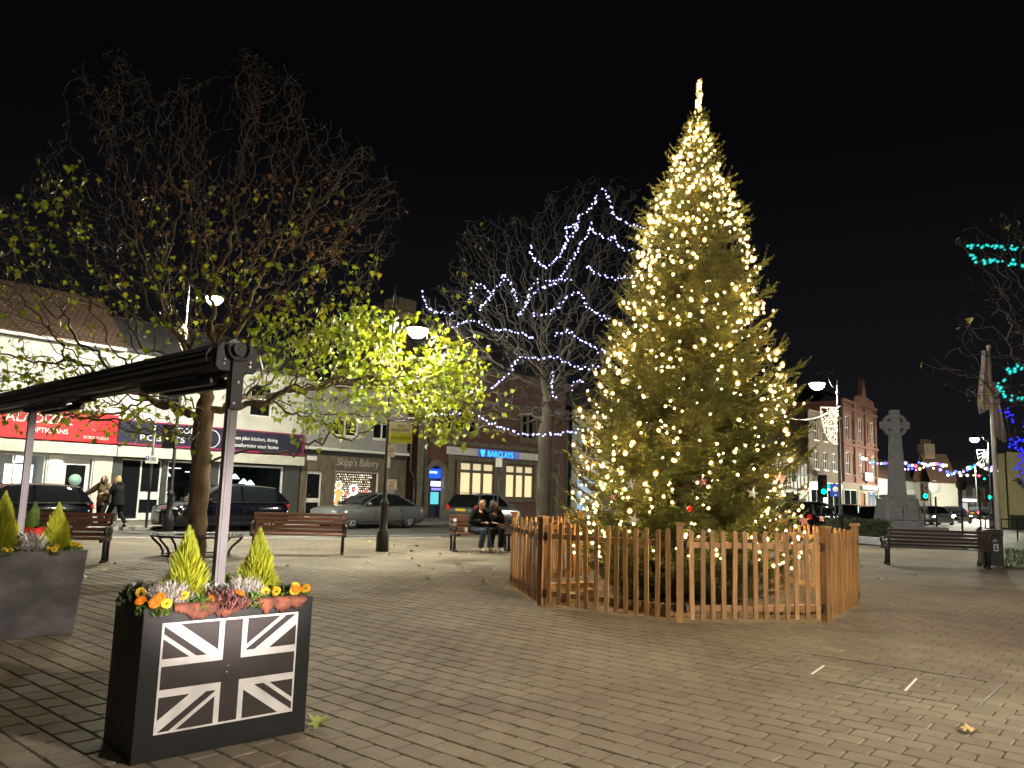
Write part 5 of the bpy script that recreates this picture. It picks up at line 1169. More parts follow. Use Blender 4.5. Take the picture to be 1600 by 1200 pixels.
blp = G(1533, 884); b = MB(); b.lathe([(.10, 0), (.09, .12), (.065, .16), (.06, .8), (.085, .84), (.085, .9), (.04, .98), (0, 1.0)], 12); o = b.build('bollard', 'black_metal', None, blp); tag(o, 'black bollard between dark bench and litter bin', 'bollard')
for k, (pxa, pxb, py, lab) in enumerate(((1541, 1556, 846, 'black tubular railing left of the flagpole'), (1566, 1660, 846, 'black tubular railing right of the flagpole'))):
    a, c = G(pxa, py), G(pxb, py); rl = thing('railing', lab, 'railing', a); v_ = c-a
    for j in range(2 if k == 0 else 5):
        f = j/(1 if k == 0 else 4); b = MB(); b.tube([v_*f, v_*f+Vector((0, 0, 1.0))], .03, 8); b.build('upright', 'black_metal', rl)
    for z in (.55, .97): b = MB(); b.tube([Vector((0, 0, z)), v_+Vector((0, 0, z))], .025, 8); b.build('rail', 'black_metal', rl)
# traffic lights
def traffic(label, px, py, Y):
    q = D(px, py, Y); t = thing('traffic_light', label, 'traffic light', (q.x, Y, -.1), 0, 'traffic lights of the junction'); h = q.z+.1
    b = MB(); b.tube([(0, .12, 0), (0, .12, h+.8)], .06, 8); b.build('pole', 'dark_grey_metal', t); b = MB(); b.b2((-.16, -.1, h-.2), (.16, .06, h+.85)); b.build('head', 'plastic_black', t)
    b = MB(); b.b2((-.28, .061, h-.35), (.28, .075, h+1.0)); b.build('backing_board', 'plastic_black', t)
    for k, m in enumerate((emit('green_signal', (.0, .9, .55), 9), mat('amber_lens', (.08, .04, .0), .3), mat('red_lens', (.06, .0, .0), .3))):
        b = MB(); b.ball((0, -.1, h+.32*k), (.14 if k == 0 else .11, .05, .14 if k == 0 else .11), 14, 8); b.build('lens', m, t)
traffic('green traffic light in front of the cream gable house', 1445, 775, 56); traffic('green traffic light left of the flagpole pole', 1546, 777, 60); traffic('small green traffic light right of the christmas tree', 1286, 768, 48)
for (px, pyt, pyb, Y, lab) in ((1505, 752, 850, 42, 'slim dark pole with round sign back in the road'), (1533, 765, 830, 46, 'thin grey pole beside the road junction'), (1464, 776, 832, 44, 'short dark post before the headlights')):
    q0, q1 = D(px, pyb, Y), D(px, pyt, Y); t = thing('sign_post', lab, 'sign', (q0.x, Y, -.1)); b = MB(); b.tube([(0, 0, 0), (0, 0, q1.z+.1)], .05, 8); b.build('pole', 'dark_grey_metal', t)
    if px == 1505: b = MB(); b.lathe([(0, 0), (.3, 0), (.3, .02), (0, .02)], 24, (.0, -.06, q1.z-.1), Matrix.Rotation(PI/2, 3, 'X')); b.build('round_plate', 'dark_paint', t)
# access cover of small pavers, metal edged
ac = MB()
fr = [(CA0, CB0, CA1, CB0), (CA1, CB0, CA1, CB1), (CA1, CB1, CA0, CB1), (CA0, CB1, CA0, CB0), ]
for x0_, y0_, x1_, y1_ in fr:
    p, q = gp(x0_, y0_), gp(x1_, y1_); d = (q-p); ac.box(tuple((p+q)/2+Vector((0, 0, .001))), (d.length, .013, .008), 0, Matrix.Rotation(math.atan2(d.y, d.x), 3, 'Z'))
mid = (CB0+CB1)/2; p, q = gp(CA0, mid), gp(CA1, mid); d = q-p; ac.box(tuple((p+q)/2+Vector((0, 0, .001))), (d.length, .013, .008), 0, Matrix.Rotation(math.atan2(d.y, d.x), 3, 'Z'))
o = ac.build('access_cover', 'dark_grey_metal'); tag(o, 'metal edged access cover set in the pavers at right', 'access cover')
cvb = MB()
for px0, py0, px1, py1 in ((1268, 1054, 1287, 1041), (1414, 1080, 1432, 1061)):
    p, q = G(px0, py0), G(px1, py1); d = q-p; cvb.box(tuple((p+q)/2+Vector((0, 0, .004))), (d.length, .016, .006), 0, Matrix.Rotation(math.atan2(d.y, d.x), 3, 'Z'))
cvb.build('lifting_bar', 'white_paint', o)
# ------------------------------------------------------------------ cars
def loft(sections, m, name, parent, close_ends=True, smooth=True):
    n_ = len(sections[0]); b = MB(); vs = sum([list(s_) for s_ in sections], []); fs = []
    for i in range(len(sections)-1):
        for k in range(n_-1): fs.append((i*n_+k, (i+1)*n_+k, (i+1)*n_+k+1, i*n_+k+1))
    b.add(vs, fs, smooth)
    if close_ends:
        b.f.append(tuple(range(n_))); b.f.append(tuple(reversed(range((len(sections)-1)*n_, len(sections)*n_))))
        b.mi += [0, 0]; b.sm += [False, False]
    return b.build(name, m, parent)
wheel_cache = {}
def wheel_meshes(r, m, spokes):
    key = (r, m, spokes)
    if key in wheel_cache: return wheel_cache[key]
    RX = Matrix.Rotation(PI/2, 3, 'X')
    b = MB(); b.lathe([(r*.66, -.10), (r*.93, -.105), (r, -.075), (r, .075), (r*.93, .105), (r*.66, .10)], 32, (0, 0, 0), RX, caps=False); ty = b.mesh('tyre', 'tyre')
    b = MB(); b.lathe([(r*.68, .085), (r*.64, .095), (r*.62, .06), (r*.60, -.05)], 32, (0, 0, 0), RX, caps=False)
    b.lathe([(r*.60, .0), (.0, .0)], 24, (0, .03, 0), RX)
    for k in range(spokes):
        a = 2*PI*k/spokes; c, s = math.cos(a), math.sin(a)
        for off in (-.07, .07):
            p0 = Vector((c*r*.12, -.088, s*r*.12)); p1 = Vector((math.cos(a+off*2.2)*r*.63, -.083, math.sin(a+off*2.2)*r*.63)); b.tube([p0, p1], [r*.05, r*.04], 5)
    b.lathe([(0, .1), (r*.14, .095), (r*.15, .06)], 14, (0, 0, 0), RX)
    ri = b.mesh('rim', m)
    b = MB(); b.lathe([(0, -.03), (r*.62, -.03)], 20, (0, 0, 0), RX); bk = b.mesh('brake_disc', 'plastic_black')
    wheel_cache[key] = (ty, ri, bk); return wheel_cache[key]
def car(label, loc, rz, L=4.3, Wd=1.8, Ht=1.45, kind='hatch', paint='car_black', rim='rim', spokes=5, lit=None, group='parked cars', wr=.33):
    """local +x forward, z up; lit: None / 'front' / 'rear'"""
    t = thing('car', label, 'car', loc, rz, group); hw = Wd/2; xf, xr = L/2, -L/2
    P = {'hatch': dict(cowl=.235, rt0=.06, rt1=-.40, tail=-.485, hood=.88, belt=.93, deck=None),
         'mpv':   dict(cowl=.27, rt0=.10, rt1=-.38, tail=-.49, hood=.98, belt=1.0, deck=None),
         'saloon': dict(cowl=.20, rt0=.02, rt1=-.22, tail=-.40, hood=.90, belt=.95, deck=.98),
         'estate': dict(cowl=.22, rt0=.05, rt1=-.40, tail=-.485, hood=.88, belt=.93, deck=None)}[kind]
    hood, belt = P['hood'], P['belt']; xc = L*P['cowl']; x0 = L*P['rt0']; x1 = L*P['rt1']; xt = L*P['tail']; deck = P['deck'] or belt
    ax_f, ax_r = L*.315, -L*.30
    # lower body
    st = [(xf, .26, hood-.30, .62), (xf-.05, .22, hood-.20, .80), (xf-.22, .19, hood-.09, .93), (xf-.55, .17, hood-.03, .985), (xc+.25, .17, hood+.02, 1.0), (xc-.1, .17, belt-.01, 1.0), (0, .17, belt, 1.0), (L*-.2, .17, belt+.015, 1.0),
          (max(xt, xr+.55), .18, max(deck, belt+.02), .985), (xr+.22, .20, deck+.0, .955), (xr+.06, .24, deck-.06, .90), (xr, .30, deck-.20, .80)]
    secs = []
    for x, zb, zt, k in st:
        w = hw*k; h = zt-zb
        half = [(w*.86, zb), (w*.97, zb+h*.14), (w*1.0, zb+h*.38), (w*.995, zb+h*.60), (w*.965, zb+h*.85), (w*.91, zb+h*.97), (w*.55, zt+.012), (0.0, zt+.022)]
        ring = [(x, -y, z) for y, z in half] + [(x, y, z) for y, z in half[::-1][1:]]
        secs.append(ring)
    body = loft(secs, paint, 'body', t); md = body.modifiers.new('s', 'SUBSURF'); md.levels = 2; md.render_levels = 2; apply_mods(body)
    # wheel arches cut out of the body
    cb = MB()
    for ax in (ax_f, ax_r):
        for sy in (-1, 1): cb.lathe([(wr*1.17, -.3), (wr*1.17, .3)], 32, (ax, sy*hw, wr*.98), Matrix.Rotation(PI/2, 3, 'X'))
    cut = cb.build('cut', 'plastic_black'); md = body.modifiers.new('b', 'BOOLEAN'); md.operation = 'DIFFERENCE'; md.object = cut; md.solver = 'EXACT'
    bpy.context.view_layer.update(); apply_mods(body); bpy.data.objects.remove(cut)
    body.data.polygons.foreach_set('use_smooth', [True]*len(body.data.polygons))
    for pl in body.data.polygons:
        if abs(pl.normal.y) < .2 and pl.area > .02 and abs(pl.center.z) < .7 and abs(pl.normal.x) > .0 and len(pl.vertices) > 4: pl.use_smooth = False
    ab = MB()
    for ax in (ax_f, ax_r): ab.b2((ax-wr*1.15, -hw+.28, .18), (ax+wr*1.15, hw-.28, wr*2.0))
    ab.build('wheel_well', 'plastic_black', t)
    # greenhouse
    wb = hw*.905; wt = hw*.68; zr = Ht
    gx = [(xc, 0.0), (xc-(xc-x0)*.5, .56), (x0, .93), (x0-(x0-x1)*.35, 1.0), (x0-(x0-x1)*.7, .985), (x1, .90), (x1+(xt-x1)*.5, .5), (xt, 0.0)]
    gsec = []
    for x, f in gx:
        f = max(f, .02); z1_ = belt-.02+(zr-belt+.02)*f; wt_ = wb+(wt-wb)*f
        half = [(wb, belt-.02), (wb+(wt_-wb)*.5, belt-.02+(z1_-belt+.02)*.52), (wt_+.025*f, z1_-.05*f), (wt_-.07*f, z1_-.008*f), (wt_*.5, z1_+.012*f), (0, z1_+.02*f)]
        gsec.append([(x, -y, z) for y, z in half]+[(x, y, z) for y, z in half[::-1][1:]])
    gl = loft(gsec, 'dark_glass', 'windows', t); 
    # roof skin and pillars, a little proud of the glass
    def lerp(a, b_, f): return tuple(a[i]+(b_[i]-a[i])*f for i in range(3))
    rs = []
    for s_ in gsec[2:6]: rs.append([(p[0], p[1]*1.006, p[2]+.006) for p in s_[2:9]])
    loft(rs, paint, 'roof', t, False)
    def strip3(i, j0, j1, wx0, wx1, side):
        idx = [0, 1, 2] if side < 0 else [10, 9, 8]; a = [gsec[i][k] for k in idx]; pb = MB()
        for k in range(2):
            p, q = a[k], a[k+1]; o_ = side*.007
            vs = [(p[0]-wx0, p[1]+o_, p[2]), (p[0]+wx0, p[1]+o_, p[2]), (q[0]+wx1, q[1]+o_, q[2]+.004), (q[0]-wx1, q[1]+o_, q[2]+.004)]
            pb.add(vs, [(0, 1, 2, 3)] if side < 0 else [(3, 2, 1, 0)], False)
        pb.build('pillar', paint, t)
    for side in (-1, 1):
        strip3(3, 0, 0, .05, .04, side)
        if kind in ('estate', 'mpv'): strip3(5, 0, 0, .05, .05, side)
        # A pillar and C pillar along the glass edges
        for chain, w_ in (([0, 1, 2], .05), ([5, 6, 7], .13 if kind != 'saloon' else .06)):
            pts = [gsec[i][2 if side < 0 else 8] for i in chain]
            pts2 = [(p[0], p[1]+side*.004, p[2]+.006) for p in pts]
            low = [(p[0]+(w_ if chain[0] == 5 else -w_), p[1]+side*.012, p[2]-.05) for p in pts2]
            pb = MB()
            for k in range(2): pb.add([pts2[k], pts2[k+1], low[k+1], low[k]], [(0, 1, 2, 3)] if side > 0 else [(3, 2, 1, 0)], False)
            pb.build('pillar', paint, t)
    if kind in ('hatch', 'mpv'):
        for side in (-1, 1):
            idx = [0, 1, 2] if side < 0 else [10, 9, 8]; pb = MB()
            for k in range(2):
                a, c, d, e = gsec[5][idx[k]], gsec[6][idx[k]], gsec[6][idx[k+1]], gsec[5][idx[k+1]]
                q = [(p[0], p[1]+side*.006, p[2]) for p in (a, c, d, e)]; pb.add(q, [(0, 1, 2, 3)] if side > 0 else [(3, 2, 1, 0)], False)
            pb.build('pillar', paint, t)
    # chrome / trim, handles, door gaps
    tb = MB()
    for side in (-1, 1): tb.tube([(xc-.05, side*(wb+.012), belt-.005), (0, side*(wb+.018), belt-.0), (xt+.1, side*(wb+.012), belt+.01)], .010, 5)
    tb.build('window_trim', 'chrome' if kind in ('estate',) or lit == 'chrome' else 'plastic_black', t)
    db = MB()
    for side in (-1, 1):
        y = side*hw*.993
        for x in (x0+.28, x0-(x0-x1)*.35, ax_r+.42):
            db.b2((x-.005, y-.004, .30), (x+.005, y+.004, belt-.12))
        db.b2((x0-1.0-.5, y-.008, .29), (ax_f-.44, y+.003, .315))
    db.build('door_gap', 'plastic_black', t)
    hb = MB()
    for side in (-1, 1):
        for x in (x0-(x0-x1)*.35+.13, ax_r+.52): hb.cbox((x, side*(hw*.985+.005), belt-.16), (.16, .035, .028), .008)
    hb.build('door_handle', 'chrome' if paint != 'car_black' else paint, t)
    for side in (-1, 1):
        b = MB(); b.ball((xc-.22, side*(hw+.07), belt+.05), (.07, .10, .075), 12, 8); b.tube([(xc-.22, side*(hw-.08), belt), (xc-.22, side*(hw+.05), belt+.02)], .02, 6); b.build('mirror', paint, t)
        fm = ('headlamp_on' if lit == 'front' else 'lamp_clear')
        b = MB(); b.ball((xf-.24, side*hw*.69, hood-.215), (.17, .17, .062), 14, 8, Matrix.Rotation(-side*.45, 3, 'Z')); b.build('headlight', fm, t)
        b = MB(); b.ball((xr+.09, side*hw*.74, deck-.17 if kind == 'saloon' else belt-.12), (.09, .14, .07 if kind != 'mpv' else .15), 12, 8, Matrix.Rotation(side*.35, 3, 'Z'))
        if kind in ('estate', 'hatch'): b.ball((xr+.10, side*hw*.80, belt-.06), (.07, .08, .13), 10, 8)
        b.build('tail_light', 'tail_lit' if lit == 'rear' else 'tail_red', t)
        for ax in (ax_f, ax_r):
            w = bpy.data.objects.new('wheel', wheel_meshes(wr, rim, spokes)[0]); COL.objects.link(w); w.parent = t; w.location = (ax, side*(hw-.13), wr); w.rotation_euler = (0, random.uniform(0, 6), 0 if side < 0 else PI)
            inst('rim', wheel_meshes(wr, rim, spokes)[1], w); inst('brake_disc', wheel_meshes(wr, rim, spokes)[2], w)
    b = MB(); b.cbox((xf-.075, 0, hood-.37), (.05, Wd*.46, .15), .01); b.build('grille', 'plastic_black', t)
    b = MB(); b.cbox((xf-.10, 0, .30), (.06, Wd*.60, .09), .01); b.build('bumper_vent', 'plastic_black', t)
    b = MB(); b.b2((xf-.03, -.26, .40), (xf-.005, .26, .50)); b.build('number_plate', 'plate_white', t); 
    zpl = belt-.22 if kind != 'saloon' else .62
    b = MB(); b.b2((xr-.03, -.26, zpl), (xr-.012, .26, zpl+.115)); b.build('number_plate', 'plate_yellow', t)
    b = MB(); b.cbox((xr+.0, 0, .34), (.06, Wd*.75, .16), .02); b.build('rear_bumper', 'plastic_black' if kind in ('hatch', 'mpv') else paint, t)
    if kind in ('estate',):
        for side in (-1, 1): b = MB(); b.tube([(x0, side*wt*.95, zr+.04), (x1, side*wt*.95, zr+.03)], .016, 6); b.build('roof_rail', 'chrome', t)
    return t
M['headlamp_on'] = emit('headlamp_on', (.92, .95, 1), 160)
def place_car(px, py, rzdeg, z=-.11):
    q = G(px, py, z); return Vector((q.x, q.y, z))
ru = ROTU
def on_kerb(px, lat=1.1):       # centre of a car parked along the shop kerb, seen at px
    best = None
    for i in range(400):
        s_ = -14+i*.12; p = P0+U*s_+N*(PW+.15+lat); x = proj((p.x, p.y, .5))[0]
        if best is None or abs(x-px) < best[0]: best = (abs(x-px), p)
    p = best[1]; return Vector((p.x, p.y, -.11))
car('black hatchback parked at the left edge in front of the red opticians sign', on_kerb(14), ru+PI, 4.2, 1.78, 1.48, 'hatch', 'car_black')
car('black tall hatchback parked under the navy sign behind the tree trunk', on_kerb(347), ru+PI, 4.5, 1.84, 1.60, 'mpv', 'car_black', wr=.34)
car('dark grey saloon with dark alloys parked before the bakery window', on_kerb(574), ru+PI, 4.93, 1.87, 1.44, 'saloon', 'car_grey', 'rim_dark', 5, wr=.37)
car('grey green estate with yellow rear plate parked behind the seated couple', on_kerb(752)+N*.25, ru+math.radians(14), 4.75, 1.84, 1.50, 'estate', 'car_green', wr=.34)
q = D(1268, 836, 39); car('dark parked car with red tail lights right of the christmas tree', Vector((q.x, 39, -.11)), ru+.0, 4.3, 1.8, 1.6, 'mpv', 'car_black', lit=None)
q = D(1385, 838, 43); car('dark saloon with pale window edge behind the memorial', Vector((q.x-.6, 43, -.11)), ru+PI+.25, 4.5, 1.8, 1.45, 'saloon', 'car_black', lit='chrome')
q = D(1330, 833, 45); car('dark hatchback parked behind the black lamp post at right', Vector((q.x, 45.5, -.11)), ru+PI+.1, 4.2, 1.8, 1.5, 'hatch', 'car_grey')
q = D(1461, 818, 66); car('car with dazzling headlights driving towards the square', Vector((q.x, 66, -.11)), ru+PI+.55, 4.3, 1.8, 1.5, 'hatch', 'car_silver', lit='front', group='cars on the road')
q = D(1493, 815, 74); car('second car with lit headlights close behind the first', Vector((q.x, 74, -.11)), ru+PI+.5, 4.3, 1.8, 1.5, 'hatch', 'car_black', lit='front', group='cars on the road')
q = D(1540, 808, 95); car('far car with red tail lights left of the flagpole', Vector((q.x, 95, -.11)), ru-.5, 4.3, 1.8, 1.5, 'hatch', 'car_black', lit='rear', group='cars on the road')
# ------------------------------------------------------------------ people
def limb(b, pts, rad, n=12): b.tube(pts, rad, n)
def ell(b, c, r, n=14, m=9, mtx=None): b.ball(c, r, n, m, mtx)
def voxel(o, size, smooth=3):
    md = o.modifiers.new('r', 'REMESH'); md.mode = 'VOXEL'; md.voxel_size = size; md.use_smooth_shade = True
    if smooth: s_ = o.modifiers.new('s', 'SMOOTH'); s_.iterations = smooth; s_.factor = .5
    bpy.context.view_layer.update(); apply_mods(o); o.data.polygons.foreach_set('use_smooth', [True]*len(o.data.polygons)); return o
def hand(b, wrist, d, up, sc=1.0, curl=.5):
    d = Vector(d).normalized(); up = Vector(up); side = d.cross(up).normalized(); up = side.cross(d).normalized(); w = Vector(wrist)
    palm = w+d*.05*sc; R = Matrix((side, d, up)).transposed(); b.ball(palm, (.040*sc, .055*sc, .018*sc), 12, 8, R)
    for k, (x, l) in enumerate(((-.028, .062), (-.010, .075), (.009, .07), (.026, .055))):
        p = palm+side*x*sc+d*.045*sc; l *= sc; q1 = p+d*l*.45-up*l*.12*curl; q2 = q1+d*l*.32-up*l*.35*curl; q3 = q2+d*l*.2-up*l*.45*curl
        b.tube([p-d*.015, p, q1, q2, q3], [.010*sc, .010*sc, .0095*sc, .009*sc, .007*sc], 8)
    p = palm-side*.035*sc-d*.02*sc; b.tube([p, p-side*.022*sc+d*.03*sc, p-side*.02*sc+d*.058*sc-up*.01], [.013*sc, .011*sc, .008*sc], 8)
def person(label, loc, rz, J, outfit, hair, hair_style='long', shoes='plastic_black', group=None, hs=1.0):
    """J: joints in the local frame (facing +y)."""
    t = thing('person', label, 'person', loc, rz, group); V3 = lambda k: Vector(J[k])
    b = MB(); pel, chest, neck, head = V3('pelvis'), V3('chest'), V3('neck'), V3('head')
    fwd = Vector(J.get('face', (0, 1, 0))).normalized(); upv = (head-neck).normalized(); rt = fwd.cross(upv).normalized(); upv = rt.cross(fwd).normalized()
    HR = Matrix((rt, fwd, upv)).transposed()
    sdx = Vector(J.get('side', (1, 0, 0)))
    limb(b, [pel-(chest-pel).normalized()*.06, pel, (pel+chest)/2, chest, neck+(chest-neck)*.15], [.12, .15, .13, .145, .085], 16)
    ell(b, pel, (.17, .12, .11)); ell(b, chest, (.17, .11, .14)); limb(b, [neck-(neck-chest)*.2, neck, head-upv*.07], [.065, .055, .055])
    ell(b, head, (.075, .095, .112), 16, 12, HR); ell(b, head-upv*.055+fwd*.025, (.055, .065, .065), 14, 9, HR)
    b.tube([head+fwd*.088+upv*.015, head+fwd*.112-upv*.022, head+fwd*.095-upv*.03], [.010, .015, .010], 8)
    for s_ in (-1, 1): ell(b, head+rt*s_*.075-upv*.01-fwd*.01, (.012, .022, .032), 8, 6, HR)
    for s_ in ('l', 'r'):
        sh, el, wr_ = V3('sh'+s_), V3('el'+s_), V3('wr'+s_); hp, kn, an = V3('hip'+s_), V3('kn'+s_), V3('an'+s_)
        limb(b, [chest+(sh-chest)*.55, sh, (sh+el)/2, el, (el+wr_)/2, wr_], [.07, .055, .048, .040, .037, .027]); hd = Vector(J.get('hd'+s_, wr_-el)); hand(b, wr_, hd, J.get('hu'+s_, (0, 0, 1)), hs)
        limb(b, [hp, (hp+kn)/2, kn, kn+(an-kn)*.35, an], [.095, .08, .058, .058, .04]); toe = an+Vector(J.get('foot'+s_, (0, .15, -.04))); limb(b, [an, an+(toe-an)*.3-Vector((0, 0, .035)), toe], [.04, .042, .03])
    voxel(b.build('body', 'skin', t), .011, 2)
    # face
    fb = MB()
    for s_ in (-1, 1): fb.ball(head+fwd*.086+rt*s_*.03+upv*.012, (.011, .007, .006), 8, 5, HR)
    for s_ in (-1, 1): fb.tube([head+fwd*.088+rt*s_*.018+upv*.032, head+fwd*.082+rt*s_*.043+upv*.030], .004, 5)
    fb.build('eyes', 'eye', t); mb = MB(); mb.ball(head+fwd*.086-upv*.058, (.022, .007, .007), 10, 5, HR); mb.build('mouth', 'mouth', t)
    # clothes
    for part in outfit:
        b = MB(); k = part['kind']; g = part.get('g', .018)
        if k in ('coat', 'top'):
            lo = part.get('len', .0); dn = -(chest-pel).normalized(); low = pel+dn*lo
            if part.get('skirt'): limb(b, [chest+(neck-chest)*.6, chest, (pel+chest)/2, pel, low], [.08+g, .165+g, .155+g, .165+g, part['skirt']], 18)
            else: limb(b, [chest+(neck-chest)*.6, chest, (pel+chest)/2, pel, low], [.08+g, .15+g, .14+g, .155+g, .15+g], 18)
            ell(b, chest, (.19+g, .13+g, .15+g)); ell(b, pel, (.18+g, .13+g, .12+g))
            for s_ in ('l', 'r'):
                sh, el, wr_ = V3('sh'+s_), V3('el'+s_), V3('wr'+s_)
                limb(b, [chest+(sh-chest)*.5, sh, (sh+el)/2, el, (el+wr_)/2, wr_-(wr_-el)*.08], [.085+g, .066+g, .056+g, .052+g, .047+g, .038+g])
            if part.get('hood'): ell(b, neck-fwd*.06+upv*.0, (.13, .09, .08), 14, 9, HR)
        elif k == 'trousers':
            ell(b, pel, (.165+g, .12+g, .11+g))
            for s_ in ('l', 'r'):
                hp, kn, an = V3('hip'+s_), V3('kn'+s_), V3('an'+s_); limb(b, [hp, (hp+kn)/2, kn, (kn+an)/2, an+(kn-an)*.06], [.105+g, .09+g, .070+g, .06+g, .055+g])
                limb(b, [pel, hp], [.13+g, .105+g])
        elif k == 'scarf': b.tube([neck+rt*.085*math.cos(a)+fwd*.085*math.sin(a)-upv*.0 for a in np.linspace(0, 2*PI, 15)[:-1]], .045, 8, closed=True)
        voxel(b.build(part['name'], part['m'], t), .016, 3)
    b = MB()
    for s_ in ('l', 'r'):
        an = V3('an'+s_); toe = an+Vector(J.get('foot'+s_, (0, .15, -.04))); limb(b, [an-Vector((0, 0, .0)), an+(toe-an)*.35-Vector((0, 0, .032)), toe], [.05, .052, .042])
    voxel(b.build('shoes', shoes, t), .014, 2)
    b = MB()
    ell(b, head+upv*.022-fwd*.018, (.086, .098, .108), 16, 10, HR)
    if hair_style == 'long':
        for k in np.linspace(-2.2, 2.2, 13):
            d = (-fwd*math.cos(k)+rt*math.sin(k)); drop = .30 if abs(k) > .6 else .27
            b.tube([head+upv*.06+d*.05, head+d*.088-upv*.01, head+d*.098-upv*.12+fwd*.01, head+d*.085-upv*drop+fwd*(.03 if abs(k) > 1 else 0)], [.03, .03, .032, .018], 8)
    o = b.build('hair', hair, t); voxel(o, .012, 1)
    # open the hair in front of the face
    cb = MB(); cb.ball(head+fwd*.085-upv*.03, (.058, .075, .085), 16, 10, HR); cut = cb.build('cut', 'skin'); cut.parent = t
    md = o.modifiers.new('b', 'BOOLEAN'); md.operation = 'DIFFERENCE'; md.object = cut; md.solver = 'EXACT'; bpy.context.view_layer.update(); apply_mods(o); bpy.data.objects.remove(cut)
    return t
def walk(h=1.0, stride=.3, arms=None, lean=.0, face=(0, 1, 0)):
    J = dict(pelvis=(0, 0, .92), chest=(0, lean, 1.24), neck=(0, lean+.01, 1.43), head=(0, lean+.035, 1.565), face=face,
             shl=(-.175, lean, 1.36), shr=(.175, lean, 1.36), hipl=(-.09, 0, .88), hipr=(.09, 0, .88), knl=(-.09, stride*.55+.05, .48), knr=(.09, -stride*.25+.05, .48), anl=(-.085, stride, .09), anr=(.085, -stride, .10),
             ell=(-.25, -.02, 1.10), elr=(.25, -.02, 1.10), wrl=(-.26, .12, .90), wrr=(.26, .12, .90), footl=(0, .15, -.04), footr=(0, .13, -.06))
    if arms: J.update(arms)
    return J
w1 = G(157, 822.5); w2 = G(180, 823)
# woman in olive top, facing the camera and swinging her arm out to the left
person('laughing woman with long brown hair and olive fleece, arm flung out', Vector((w1.x, w1.y, 0)), math.radians(172), walk(1, .12, dict(wrl=(-.16, .22, 1.10), ell=(-.27, .05, 1.12), elr=(.40, .02, 1.18), wrr=(.62, .06, 1.06), hdr=(.8, .1, -.3)), face=(-.1, 1, .05)),
       [dict(kind='trousers', name='trousers', m='cloth_black'), dict(kind='coat', name='skirt_coat', m='cloth_brown', len=.22, skirt=.21, g=.01), dict(kind='top', name='fleece', m='cloth_olive', g=.04, len=-.06)], 'hair_brown', 'long')
person('blonde woman in black coat striding past the shop door', Vector((w2.x, w2.y, 0)), math.radians(75), walk(1, .34, dict(wrl=(-.05, .36, 1.16), ell=(-.24, .12, 1.12), wrr=(.14, .30, 1.14), elr=(.26, .08, 1.12)), lean=.03, face=(.1, 1, 0)),
       [dict(kind='trousers', name='trousers', m='cloth_black', g=.01), dict(kind='coat', name='coat', m='cloth_black', len=.22, skirt=.22, g=.03, hood=True)], 'hair_blonde', 'long')
# the couple on the bench
def seat_pos(f): return bench_c+Vector((math.cos(rC), math.sin(rC), 0))*f
def sit(lean=.06, face=(0, 1, 0), arms=None):
    J = dict(pelvis=(0, .02, .56), chest=(0, .03+lean, .88), neck=(0, .06+lean*1.5, 1.06), head=(0, .10+lean*1.8, 1.19), face=face, shl=(-.18, .05+lean, 1.0), shr=(.18, .05+lean, 1.0),
             hipl=(-.09, .04, .54), hipr=(.09, .04, .54), knl=(-.12, .46, .54), knr=(.13, .46, .53), anl=(-.12, .44, .09), anr=(.14, .36, .09), ell=(-.26, .10, .76), elr=(.26, .10, .76), wrl=(-.08, .33, .74), wrr=(.08, .33, .74))
    if arms: J.update(arms)
    return J
sp1 = seat_pos(-.20); sp2 = seat_pos(.26)
offf = Vector((math.sin(rC), -math.cos(rC), 0))     # bench front
pm_ = person('seated man in black jacket and jeans looking down at his hands', sp1+offf*.02, rC+PI+math.radians(18), sit(.08, (.25, .9, -.42)),
       [dict(kind='trousers', name='jeans', m='denim', g=.02), dict(kind='coat', name='jacket', m='cloth_black', len=.05, g=.035, hood=True)], 'hair_ginger', 'short', 'shoe_white')
person('seated woman in long black coat with dark hair turned to the man', sp2+offf*.02, rC+PI-math.radians(6), sit(.03, (-.55, .85, -.08), dict(wrl=(-.03, .22, .92), ell=(-.26, .12, .78), hdl=(.3, .1, .9), hul=(0, 1, .2))),
       [dict(kind='trousers', name='trousers', m='cloth_black', g=.025), dict(kind='coat', name='coat', m='cloth_black', len=.08, g=.04)], 'hair_black', 'long', 'shoe_white')
def cup(label, p):
    t = thing('paper_cup', label, 'cup', p); b = MB(); b.lathe([(.03, 0), (.042, .12)], 14); b.build('cup', 'paper_cup', t); b = MB(); b.lathe([(.045, .12), (.045, .128), (.037, .14), (0, .14)], 14); b.build('lid', 'paper_cup', t)
u_ = Vector((math.cos(rC), math.sin(rC), 0))
cup('white takeaway cup on the bench arm at its left end', bench_c-u_*.79+offf*.05+Vector((0, 0, .685)))
cup('white takeaway cup on the bench seat beside the man', bench_c-u_*.52+offf*.16+Vector((0, 0, .463)))
